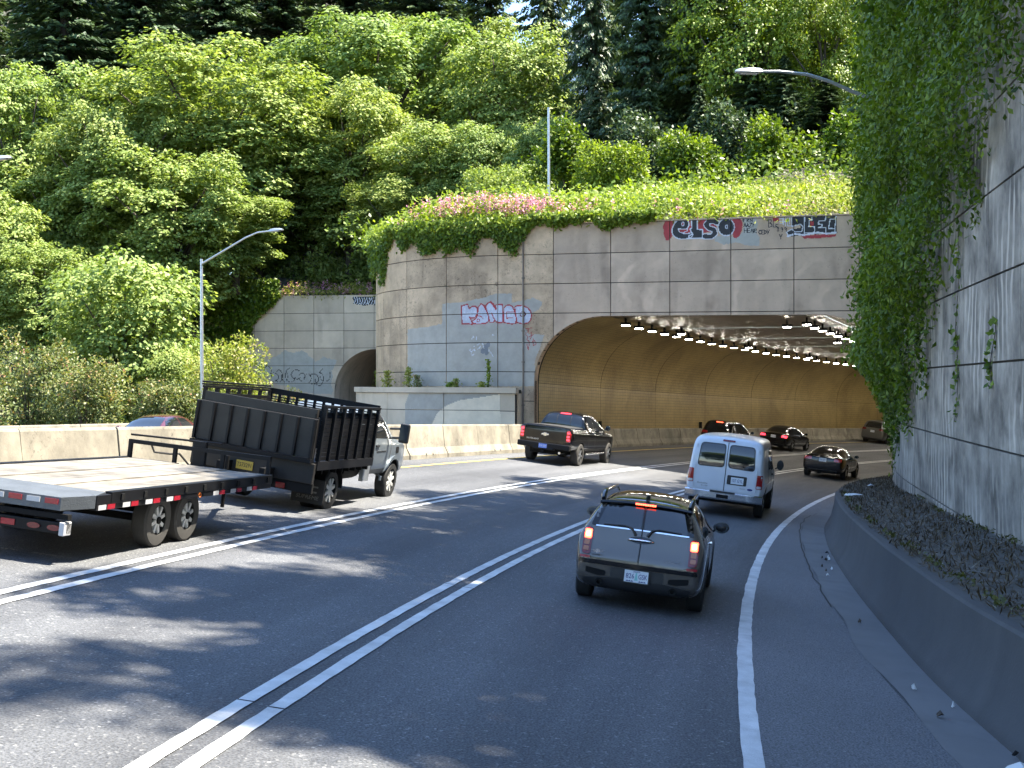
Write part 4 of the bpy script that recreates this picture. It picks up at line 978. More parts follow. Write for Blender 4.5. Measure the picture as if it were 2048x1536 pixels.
# far portal brow
n = 5000; U = g.uniform(-3.0, 8, n); P = np.array([wallp2(a, 6.35 + 0.75 * g.random() ** 1.5 * (0.6 + 0.5 * math.sin(a * 1.7)), -g.uniform(-0.15, 2.2)) for a in U])
cover('weeds', 6, P, np.array([(0, -0.6, 0.5)] * n), 0.2, 'weed_leaf', 'dry weeds along the top of the far portal wall', 'weeds', wid=0.2)
sp = [tuple(wallp2(g.uniform(-1.5, 7.5), 6.55 + g.uniform(-0.35, 0.5), g.uniform(-1.2, 0.2))) + (0.4,) for _ in range(150)]
flowers(22, sp, 'faded pink flowers fringing the top of the far portal wall')
# dark ivy on the left end of the far portal
n = 9000; U = g.uniform(-6.6, -0.4, n); lim = np.interp(U, [-6.6, -3.6, -2.9, -2.0, -0.9, -0.4], [-3, 0.9, 2.6, 4.7, 5.5, 6.2]); vv = lim + (7.4 - lim) * g.random(n)
P = np.array([wallp2(a, b, 0.1 + 0.35 * g.random()) for a, b in zip(U, vv)])
o = cover('ivy', 7, P, np.array([(0, -1, 0.1)] * n), 0.26, 'ivy_leaf', 'dark ivy covering the left corner of the far portal wall', 'ivy', spread=0.1, droop=0.7)

# ------------------------------------------------------------------ ivy on the right retaining wall
n = 175000; s_ = 12 + 38.5 * g.random(n) ** 1.25; zz = g.uniform(-3.0, 11.5, n)
low = np.interp(s_, [14, 17, 19.5, 21, 23, 25.5, 28, 31, 33, 35.5, 38, 41, 44, 47, 50.5], [5.4, 4.3, 4.0, 3.6, 2.8, 1.8, 0.7, -0.3, -1.0, -1.5, -1.3, -1.35, -1.2, -0.9, -0.5])
rag = np.array([noise.fractal((a * 0.9, b * 0.25, 2.0), 1.0, 2.0, 4) for a, b in zip(s_, zz)])
cov = (zz - low + 0.9 * rag * 1.5) / 1.5
keep = cov > g.random(n) * 1.0
s_, zz = s_[keep], zz[keep]
clump = np.array([noise.noise((a * 0.75, b * 0.55, 7.0)) for a, b in zip(s_, zz)])
thick = np.clip(0.62 + 1.0 * clump, 0.08, 1.7) * np.clip((zz - np.interp(s_, [14, 23, 33, 50], [6, 3, -1, -1])) * 0.45 + 0.35, 0.12, 1.15)
ww = 0.02 + thick * g.random(len(s_)) ** 0.6
P = np.array([rwp(a, b, w) for a, b, w in zip(s_, zz, ww)])
rd = np.array([(-math.cos(math.atan2(p[1] - CY, p[0] - CX)) * -1, math.sin(math.atan2(p[1] - CY, p[0] - CX)), 0) for p in P])
cover('wall_ivy', 8, P, rd * 1.0, 0.11 + 0.07 * np.clip((s_ - 14) / 26, 0, 1), 'ivy_leaf', 'thick green ivy hanging down the right retaining wall', 'ivy', spread=0.06, droop=0.8, tintshift=np.clip(0.25 * clump + 0.12 * (zz - 4) / 6, -0.3, 0.35), wid=0.27)
# shrubs growing on top of the wall
for i, (s0, r, h) in enumerate(((46, 2.2, 3.6), (42.5, 2.4, 4.6), (38.5, 2.6, 5.0), (34, 2.6, 5.0), (29.5, 2.6, 4.6), (24.5, 2.6, 4.5), (19, 2.6, 4.5))):
    p = rwp(s0, wtop(s0) - 0.6, -1.3); Vv, T, t = bush_mesh(140 + i, 7000, r, r, h, 0.19)
    o = empty('shrub', p); tag(o, 'shrub crowning the ivy wall on the right, %s from the portal' % ORD[i], 'bush', 'shrubs on the right wall'); np_mesh('foliage', Vv, T, 'ivy_leaf', o, tint=t)
# trailing strands low on the wall
st = MB(); rr = random.Random(3)
P = []
for k in range(8):
    s0 = rr.choice([rr.uniform(20.5, 27), rr.uniform(27, 40)]); z0 = rr.uniform(0.5, 3.5) if s0 < 27 else rr.uniform(-0.8, 1.0); L = rr.uniform(1.0, 2.6); pts = []
    for j in range(8):
        pts.append(rwp(s0 + 0.12 * math.sin(j * 0.9 + k) + 0.05 * j, z0 - L * j / 7, 0.03)); P += [tuple(pts[-1] + Vector((rr.uniform(-0.06, 0.06), rr.uniform(-0.06, 0.06), rr.uniform(-0.12, 0.12)))) for _ in range(6)]
    st.tube(pts, 0.007, 4)
st.build('ivy_stems', 'bark', None); tag(bpy.data.objects['ivy_stems'], 'thin ivy stems trailing down the lower right wall', 'ivy stems', kind='stuff')
P = np.array(P); cover('trailing_ivy', 9, P, np.array([(-1, -0.3, 0.1)] * len(P)), 0.13, 'ivy_leaf', 'sparse ivy leaves on strands low on the right wall', 'ivy', spread=0.04, droop=0.8)
# litter, moss and twigs on the ledge
n = 9000; s_ = g.uniform(4, 46, n); t = g.random(n); P = []
for a, b in zip(s_, t):
    o_ = lerp(kerb(a) - 0.38, walloff(a) + 0.03, b); p = road(a, o_); P.append((p.x, p.y, ledge_z(a, o_) + 0.03 + 0.08 * b**3))
cover('leaf_litter', 10, np.array(P), np.array([(0, 0, 1.6)] * n), 0.12, 'dead_leaf', 'dead leaves and twigs littering the ledge behind the kerb wall', 'litter', spread=0.015, wid=0.09)
P = []
for (a, b) in [(12.2, 0.03), (13.6, 0.02), (15.4, 0.05), (17.0, 0.03), (19, 0.03), (21, 0.02), (24, 0.0), (27, 0.0), (30, 0.0), (32, 0.0), (11.2, 0.06), (26, 0.9), (22, 0.95), (18, 0.97), (30, 0.98), (15, 0.97), (20, 0.98), (24, 0.98)]:
    for _ in range(45):
        aa_ = a + rr.uniform(-0.5, 0.5) + rr.gauss(0, 0.22); o_ = lerp(kerb(aa_) - 0.48, walloff(aa_) + 0.03, min(1, max(0, b + rr.gauss(0, 0.03)))); p = road(aa_, o_); P.append((p.x, p.y, ledge_z(aa_, o_) + 0.03 + rr.uniform(0, 0.05) + 0.1 * b))
cover('moss', 11, np.array(P), np.array([(0, 0, 1.0)] * len(P)), 0.06, 'moss_leaf', 'tufts of moss along the edges of the right ledge', 'moss', spread=0.02)
tw = MB()
for k in range(15):
    a = rr.uniform(10, 28); b = rr.uniform(0.15, 0.9); o_ = lerp(kerb(a) - 0.5, walloff(a), b); p = road(a, o_); z = ledge_z(a, o_) + 0.05 + 0.08 * b**3; d = rr.uniform(0, 6.28); L = rr.uniform(0.15, 0.5)
    tw.tube([(p.x, p.y, z), (p.x + L * 0.5 * math.cos(d), p.y + L * 0.5 * math.sin(d), z + 0.03), (p.x + L * math.cos(d + 0.4), p.y + L * math.sin(d + 0.4), z)], 0.005, 4)
tw.build('twigs', 'ink_grey', None); tag(bpy.data.objects['twigs'], 'pale broken twigs lying on the ledge', 'twigs', kind='stuff')
# scraps of litter
def scrap(s, off, z, sx, sy, mat, label, name='litter_scrap'):
    b = MB(); p = road(s, off); pts = [(sx * math.cos(t) * rr.uniform(0.6, 1), sy * math.sin(t) * rr.uniform(0.6, 1), rr.uniform(0, 0.05)) for t in [k * 0.785 for k in range(8)]]
    b.add([(p.x + q[0], p.y + q[1], z + q[2]) for q in pts] + [(p.x, p.y, z + 0.07)], [(k, (k + 1) % 8, 8) for k in range(8)]); b.f.append(tuple(range(7, -1, -1))); b.i.append(0)
    o = b.build(name, mat, None); tag(o, label, 'litter')
def L_(s, b): return lerp(kerb(s) - 0.5, walloff(s), b)
scrap(31.5, L_(31.5, 0.12), ledge_z(31.5, L_(31.5, 0.12)) + 0.03, 0.30, 0.22, 'ink_white', 'crumpled pale plastic sheet on the far end of the ledge')
scrap(36.5, L_(36.5, 0.45), ledge_z(36.5, L_(36.5, 0.45)) + 0.04, 0.14, 0.12, 'reflector_white', 'small white scrap of paper on the ledge near the tunnel')
scrap(10.6, kerb(10.6) + 0.12, road(10.6, kerb(10.6) + 0.12).z + 0.02, 0.16, 0.09, 'ink_white', 'dirty pale rag in the gutter at the lower right')
for k in range(16):
    s0 = rr.uniform(9, 30); o_ = kerb(s0) + rr.uniform(0.03, 0.35); scrap(s0, o_, road(s0, o_).z + 0.015, rr.uniform(0.02, 0.05), rr.uniform(0.015, 0.04), rr.choice(['ink_white', 'chassis', 'bark']), 'small pebble or scrap of grit, %s along the right gutter' % ORD[k])
# weeds in the planter
for i, (x, h, sp_, mt) in enumerate(((740, 0.95, 0.28, 'bright_leaf'), (787, 0.8, 0.3, 'weed_leaf'), (826, 0.95, 0.22, 'weed_leaf'), (842, 0.6, 0.25, 'bush_leaf'), (905, 0.3, 0.3, 'bright_leaf'), (976, 1.25, 0.12, 'bright_leaf'), (962, 0.3, 0.2, 'weed_leaf'), (915, 0.45, 0.2, 'weed_leaf'))):
    u, _ = wall_px(x + 10, 770); p = wallp(u, -0.25, 0.55); o = empty('weed_plant', p); tag(o, ['bushy weed at the left end of the planter', 'dry wispy weed, second in the planter', 'tall thin weed with pale seed heads in the planter', 'small weed with a white tuft in the planter', 'low spreading weed in the middle of the planter', 'tall upright leafy weed near the right end of the planter', 'tiny weed beside the tall upright one in the planter', 'sparse dry weed in the middle of the planter'][i], 'weed')
    m = int(60 + 260 * h * sp_ / 0.3); z = g.random(m) ** 0.8 * h; P = np.stack([g.normal(0, sp_ * 0.5, m) * (1 - 0.4 * z / h), g.normal(0, sp_ * 0.4, m), z], 1)
    Vv, T = leaves(g, P, g.normal(0, 0.6, (m, 3)) + np.array([0, 0, 0.3]), g.normal(0, 0.4, (m, 3)) + np.array([0, -0.4, 0.7]), 0.13 * g.uniform(0.6, 1.2, m), wid=0.3)
    np_mesh('foliage', Vv, T, mt, o, tint=np.repeat(np.clip(g.normal(0.6, 0.2, m), 0, 1), 4))
    sb = MB(); sb.tube([(0, 0, 0), (0.02, 0, h * 0.6), (0, 0, h)], [0.015, 0.012, 0.005], 5); sb.build('stem', 'bark', o)

# ------------------------------------------------------------------ street lamps and posts
def street_lamp(name, base, top, arm, label, r0=0.10, r1=0.06, headrot=0.0):
    o = empty(name, base); tag(o, label, 'street lamp'); b = Vector(base)
    mb = MB(); mb.tube([(0, 0, 0), tuple(Vector(top) - b)], [r0, r1], 12); mb.build('pole', 'galv', o, smooth=True, auto=50)
    if arm:
        pts = [tuple(Vector(p) - b) for p in arm]; mb = MB(); mb.tube(pts, [0.055 - 0.02 * k / (len(pts) - 1) for k in range(len(pts))], 8); mb.build('arm', 'galv', o, smooth=True, auto=50)
        d = (Vector(arm[-1]) - Vector(arm[-2])).normalized(); c = Vector(pts[-1]); side = Vector((-d.y, d.x, 0)).normalized(); up = Vector((0, 0, 1))
        R = Matrix((d, side, d.cross(side))).transposed()
        v = []; prof = [(-0.05, 0.05, 0.05), (0.05, 0.13, 0.09), (0.30, 0.17, 0.10), (0.58, 0.15, 0.075), (0.70, 0.08, 0.04)]
        f = []
        for a, w_, h_ in prof:
            for (sy, sz) in ((-1, -0.35), (-0.8, 0.5), (-0.35, 0.95), (0.35, 0.95), (0.8, 0.5), (1, -0.35)): v.append(c + R @ Vector((a, sy * w_, sz * h_)))
        for i in range(4):
            for k in range(6): f.append((i * 6 + k, i * 6 + (k + 1) % 6, (i + 1) * 6 + (k + 1) % 6, (i + 1) * 6 + k))
        f += [tuple(range(6)), tuple(24 + k for k in range(6))]
        hb = MB(); hb.add(v, f); hb.build('lamp_head', 'galv', o, smooth=True, auto=40)
        lb = MB(); lb.add([c + R @ Vector((a, s_ * w_, z_)) for a, w_, z_ in ((0.1, 0.10, -0.038), (0.55, 0.10, -0.032), (0.1, 0.08, -0.07), (0.55, 0.08, -0.06)) for s_ in (-1, 1)], [(0, 1, 3, 2), (4, 5, 7, 6), (0, 2, 6, 4), (1, 3, 7, 5), (0, 1, 5, 4), (2, 3, 7, 6)]); lb.build('lens', 'clear_lens', o)
    return o
Z = 58.0
street_lamp('street_lamp', px(404, 880, Z), px(403, 518, Z), [px(403, 528, Z), px(430, 512, Z - 0.4), px(460, 494, Z - 0.8), px(490, 476, Z - 1.2), px(515, 465, Z - 1.5), px(540, 462, Z - 1.8)], 'galvanised street lamp with a raked arm on the left behind the truck')
Z = 54.0
street_lamp('lamp_post', px(1098, 420, Z), px(1097, 215, Z), None, 'tall bare grey post standing among the flowers on the near portal', 0.062, 0.05)
p0 = rwp(36, 0, -0.9); Zr = p0.y
street_lamp('street_lamp', (p0.x, p0.y, 6), px(1742, 190, Zr), [px(1740, 196, Zr), px(1700, 181, Zr), px(1660, 163, Zr), px(1615, 149, Zr), px(1560, 143, Zr), px(1522, 143, Zr)], 'grey street lamp arm reaching out of the ivy at the upper right', 0.09, 0.06)
Z = 40.0
street_lamp('street_lamp', px(-160, 840, Z), px(-160, 345, Z), [px(-160, 350, Z), px(-80, 325, Z), px(-20, 319, Z)], 'street lamp whose head just enters at the left frame edge')
# ------------------------------------------------------------------ pale houses glimpsed between the trunks
for i, (x, y0, y1, w_, lab) in enumerate(((1180, 40, 130, 46, 'pale house glimpsed between the dark trunks at the top'), (1250, 90, 150, 20, 'corner of a second pale house right of the bare trunks'))):
    Z = 150.0; c = px(x, y1, Z); hw = w_ / F * Z; h = (y1 - y0) / F * Z
    o = empty('house', c); tag(o, lab, 'house')
    b = MB(); b.bb(-hw, hw, 0, 8, -4, h * 0.72); b.build('wall', 'plate_white', o)
    b = MB(); b.prism([(-hw - 0.5, h * 0.72), (hw + 0.5, h * 0.72), (0, h)], 'y', -0.6, 8.6); b.build('roof', 'bark', o)
    for k in range(3):
        b = MB(); xx = lerp(-hw * 0.6, hw * 0.6, k / 2); b.bb(xx - 0.4, xx + 0.4, -0.05, 0.02, h * 0.3, h * 0.52); b.build('window', 'glass_dark', o)
# ================================================================== VEHICLES (local frame: x right, y forward, z up, origin on the road under the rear axle)
def loft(stations, cuts=None):
    """stations: (y, zbottom, halfwidth, zbelt, ztop, halfwidth_top) rear to front -> list of verts, faces"""
    v = []; f = []
    for (y, zb, w, zs, zt, wr) in stations:
        zs = min(zs, zt - 0.05); k = max(0.0, min(1.0, (zt - zs) / 0.35)); h = zs - zb; wb = w * 0.965
        P = [(0, zb), (w * 0.80, zb), (w * 0.955, zb + min(0.06, h * 0.2)), (w, zb + h * 0.34), (w, zb + h * 0.66), (w * 0.99, zs - 0.05 * k - 0.012), (wb, zs),
             (lerp(wb, wr, 0.5), lerp(zs, zt, 0.5)), (wr, zt - 0.075 * k - 0.012), (wr * 0.86, zt - 0.018 * k - 0.002), (wr * 0.45, zt + 0.012 * k), (0, zt + 0.018 * k)]
        row = [(x, y, z) for x, z in P] + [(-x, y, z) for x, z in P[-2:0:-1]]
        v += row
    n = len(v) // len(stations)
    for i in range(len(stations) - 1):
        for k in range(n): f.append((i * n + k, i * n + (k + 1) % n, (i + 1) * n + (k + 1) % n, (i + 1) * n + k))
    f.append(tuple(range(n - 1, -1, -1))); f.append(tuple((len(stations) - 1) * n + k for k in range(n)))
    return v, f
def stations(ys, zb, w, zs, zt, wr): return [(y, interp(y, zb), sinterp(y, w), interp(y, zs), sinterp(y, zt), sinterp(y, wr)) for y in ys]
def eval_mesh(o):
    dg = bpy.context.evaluated_depsgraph_get(); dg.update(); e = o.evaluated_get(dg); me = bpy.data.meshes.new_from_object(e); return me
def body(name, st, mat, parent, arches=(), sub=2, arch_r=0.36, arch_w=0.30, inner='chassis'):
    """subdivided loft with wheel arches cut out; returns (object, bvh)"""
    v, f = loft(st); o = mobj(name, v, f, [mat, inner])
    m = o.modifiers.new('s', 'SUBSURF'); m.levels = sub; m.render_levels = sub
    me = eval_mesh(o); o.modifiers.clear(); o.data = me
    bm = bmesh.new(); bm.from_mesh(me); bmesh.ops.recalc_face_normals(bm, faces=bm.faces); bm.to_mesh(me); bvh = BVHTree.FromBMesh(bm); bm.free()
    cut = []
    for (y, z, r, hw) in arches:
        for sd in (-1, 1):
            b = MB(); b.lathe([(0, 0.001), (0, r), (0.34, r), (0.34, 0.001)], (sd * hw - (0.30 if sd > 0 else -0.30), y, z), 'x', 28, sgn=sd)
            c = b.build('cut', inner); cut.append(c)
            bo = o.modifiers.new('b', 'BOOLEAN'); bo.operation = 'DIFFERENCE'; bo.object = c; bo.solver = 'EXACT'; bo.material_mode = 'TRANSFER'
    if arches:
        me2 = eval_mesh(o); o.modifiers.clear(); o.data = me2
        for c in cut: bpy.data.objects.remove(c)
    o.data.polygons.foreach_set('use_smooth', [True] * len(o.data.polygons)); o.data.set_sharp_from_angle(angle=math.radians(38)); o.data.update()
    o.parent = parent; o.name = name
    return o, bvh
AX = {'rear': (Vector((0, 1, 0)), lambda p: Vector((p[0], -20, p[1]))), 'front': (Vector((0, -1, 0)), lambda p: Vector((p[0], 20, p[1]))),
      'right': (Vector((-1, 0, 0)), lambda p: Vector((20, p[0], p[1]))), 'left': (Vector((1, 0, 0)), lambda p: Vector((-20, p[0], p[1]))),
      'top': (Vector((0, 0, -1)), lambda p: Vector((p[0], p[1], 20)))}
def rpoly(pts, r=0.03, n=4):
    """round the corners of a polygon"""
    out = []; m = len(pts)
    for i in range(m):
        a, b, c = Vector(pts[i - 1]), Vector(pts[i]), Vector(pts[(i + 1) % m]); d1 = (a - b); d2 = (c - b); q = min(r, d1.length * 0.45, d2.length * 0.45)
        p1, p2 = b + d1.normalized() * q, b + d2.normalized() * q
        for k in range(n + 1):
            t = k / n; out.append(tuple((p1 * (1 - t) ** 2 + b * 2 * t * (1 - t) + p2 * t * t)))
    return out
def rect(x0, x1, z0, z1, r=0.03): return rpoly([(x0, z0), (x1, z0), (x1, z1), (x0, z1)], r) if r else [(x0, z0), (x1, z0), (x1, z1), (x0, z1)]
def inpoly(p, poly):
    c = False; x, y = p; j = len(poly) - 1
    for i in range(len(poly)):
        if (poly[i][1] > y) != (poly[j][1] > y) and x < (poly[j][0] - poly[i][0]) * (y - poly[i][1]) / (poly[j][1] - poly[i][1]) + poly[i][0]: c = not c
        j = i
    return c
def patch(name, bvh, poly, axis, mat, parent, off=0.005, cell=0.06, skirt=0.012, flat=False):
    """a panel that follows the body: outline poly projected along axis onto the body and raised by off"""
    d, org = AX[axis]
    B = []
    for a, b in zip(poly, poly[1:] + poly[:1]):
        n = max(1, int(math.hypot(b[0] - a[0], b[1] - a[1]) / cell))
        for k in range(n): B.append((lerp(a[0], b[0], k / n), lerp(a[1], b[1], k / n)))
    xs = [p[0] for p in B]; ys = [p[1] for p in B]; I = []
    x = min(xs) + cell * 0.5
    while x < max(xs):
        y = min(ys) + cell * 0.5
        while y < max(ys):
            if inpoly((x, y), B) and min((x - p[0]) ** 2 + (y - p[1]) ** 2 for p in B) > (cell * 0.45) ** 2: I.append((x, y))
            y += cell
        x += cell
    nb = len(B); E = [(i, (i + 1) % nb) for i in range(nb)]
    vo, eo, fo, *_ = geometry.delaunay_2d_cdt([Vector(p) for p in B + I], E, [list(range(nb))], 1, 1e-6)
    V = []; last = None; depths = []
    for p in vo:
        h = bvh.ray_cast(org(p), d)
        if h[0] is None:
            q = org(p); q = bvh.find_nearest(q + d * 19)[0]; o2 = org(p); hit = o2 + d * ((q - o2).dot(d))
        else: hit = h[0]
        V.append(hit - d * off); depths.append((hit - org(p)).dot(d))
    if flat:
        m = min(depths); V = [org(p) + d * (m - off) for p in vo]
    f = [tuple(q) for q in fo]; cnt = {}
    for q in f:
        for a, b in zip(q, q[1:] + q[:1]): cnt[frozenset((a, b))] = cnt.get(frozenset((a, b)), 0) + 1
    n = len(V); V2 = V + [p + d * (skirt + off) for p in V]
    for q in list(f):
        if len(q) != 3 and len(q) != 4: continue
        for a, b in zip(q, q[1:] + q[:1]):
            if cnt[frozenset((a, b))] == 1: f.append((b, a, a + n, b + n))
    o = mobj(name, V2, f, mat, parent, smooth=True)
    bm = bmesh.new(); bm.from_mesh(o.data); bmesh.ops.delete(bm, geom=[x for x in bm.verts if not x.link_faces], context='VERTS'); bmesh.ops.recalc_face_normals(bm, faces=bm.faces)
    bm.normal_update()
    fr = [x for x in bm.faces if abs(x.normal.dot(d)) > 0.25]
    if fr and sum(x.normal.dot(d) * x.calc_area() for x in fr) > 0: bmesh.ops.reverse_faces(bm, faces=bm.faces)
    bm.to_mesh(o.data); bm.free(); o.data.set_sharp_from_angle(angle=math.radians(45)); return o
def line_poly(pts, w):
    """thin ribbon polygon along a polyline"""
    L = []; R_ = []
    for i, p in enumerate(pts):
        a, b = Vector(pts[max(i - 1, 0)]), Vector(pts[min(i + 1, len(pts) - 1)]); t = (b - a).normalized(); n = Vector((-t.y, t.x)) * w / 2
        L.append(tuple(Vector(p) + n)); R_.append(tuple(Vector(p) - n))
    return L + R_[::-1]
def seam(bvh, pts, axis, parent, w=0.010, mat='joint', name='door_seam', off=0.0035): return patch(name, bvh, line_poly(pts, w), axis, mat, parent, off=off, cell=0.08, skirt=0.0)
def wheel(parent, x, y, r, w, style='alloy', tyre='black_rubber', spokes=5, name='wheel', rim=0.66):
    sd = 1 if x > 0 else -1; o = empty(name); o.parent = parent; o.location = (x, y, r)
    t = MB(); rr = r * rim; t.lathe([(-w / 2, rr), (-w / 2, r * 0.93), (-w * 0.38, r), (w * 0.38, r), (w / 2, r * 0.93), (w / 2 * 1.02, r * 0.82), (w / 2, rr), (w * 0.30, rr * 0.98), (-w / 2, rr)], (0, 0, 0), 'x', 28, sgn=sd); t.build('tyre', tyre, o, smooth=True, auto=40)
    b = MB(); b.lathe([(w * 0.30, rr), (w * 0.47, rr * 0.99), (w * 0.47, rr * 0.93), (w * 0.30, rr * 0.90), (w * 0.06, rr * 0.86), (w * 0.04, 0.001)], (0, 0, 0), 'x', 28, 1, sgn=sd)
    for k in range(spokes):
        a = 2 * math.pi * k / spokes + 0.3; R_ = Matrix.Rotation(a, 3, 'X'); b.box(R_ @ Vector((sd * w * 0.36, 0, rr * 0.52)), (w * 0.16, rr * 0.24, rr * 0.86), 0, R_)
    b.lathe([(w * 0.46, 0.001), (w * 0.46, rr * 0.20), (w * 0.2, rr * 0.24)], (0, 0, 0), 'x', 16, 0, sgn=sd)
    b.build('rim', [style, 'chassis'], o, smooth=True, auto=35); return o
def textmesh(name, txt, h, mat, parent, M4, width=None, extrude=0.002, shear=0.0, align='CENTER'):
    c = bpy.data.curves.new(name, 'FONT'); c.body = txt; c.size = 1.0; c.align_x = align; c.align_y = 'CENTER'; c.extrude = extrude / h; c.resolution_u = 2; c.shear = shear
    o = bpy.data.objects.new(name, c); COL.objects.link(o); me = eval_mesh(o); bpy.data.objects.remove(o)
    vs = np.zeros(len(me.vertices) * 3); me.vertices.foreach_get('co', vs); vs = vs.reshape(-1, 3); ext = vs.max(0) - vs.min(0)
    k = h / ext[1]; kx = (width / ext[0]) if width else k
    me.transform(Matrix.Diagonal((kx, k, h, 1)).to_4x4()); me.materials.clear(); me.materials.append(M[mat]); o = link(bpy.data.objects.new(name, me), parent); o.matrix_local = M4; return o
def rear_m(x, y, z, tilt=0.0): # text plane facing backwards (-y)
    m = Matrix.Rotation(math.radians(90) + tilt, 4, 'X'); m.translation = (x, y, z); return m
def side_m(x, y, z):           # text plane facing right (+x)
    m = Matrix.Rotation(math.radians(90), 4, 'Z') @ Matrix.Rotation(math.radians(90), 4, 'X'); m.translation = (x, y, z); return m
def hit(bvh, axis, p): d, org = AX[axis]; return bvh.ray_cast(org(p), d)[0]
def ellipsoid(name, c, r, mat, parent, n=14, m=9):
    v = []; f = []
    for i in range(m + 1):
        t = math.pi * i / m
        for k in range(n): a = 2 * math.pi * k / n; v.append((c[0] + r[0] * math.sin(t) * math.cos(a), c[1] + r[1] * math.sin(t) * math.sin(a), c[2] + r[2] * math.cos(t)))
    for i in range(m):
        for k in range(n): f.append((i * n + k, (i + 1) * n + k, (i + 1) * n + (k + 1) % n, i * n + (k + 1) % n))
    return mobj(name, v, f, mat, parent, smooth=True)
def mirror_part(parent, x, y, z, paint, r=(0.10, 0.07, 0.075), stem=0.14):
    sd = 1 if x > 0 else -1; o = ellipsoid('door_mirror', (x, y, z), r, paint, parent)
    b = MB(); b.lathe([(0, 0.001), (0, r[2] * 0.86), (0.01, r[2] * 0.86)], (0, 0, 0), 'y', 18); g_ = b.build('mirror_glass', 'mirror_dim', o, smooth=True, auto=30); g_.location = (x, y - r[1] * 0.72, z); g_.scale = (r[0] / r[2] * 0.98, 1, 1)
    t = MB(); t.tube([(x - sd * r[0] * 0.5, y, z - r[2] * 0.4), (x - sd * (r[0] + stem), y + 0.02, z - r[2] * 0.8)], 0.02, 6); t.build('stem', 'black_plastic', o); return o
def place(root, s, off, yaw=0.0, lean=0.0): root.matrix_world = road_frame(s, off, yaw, lean)

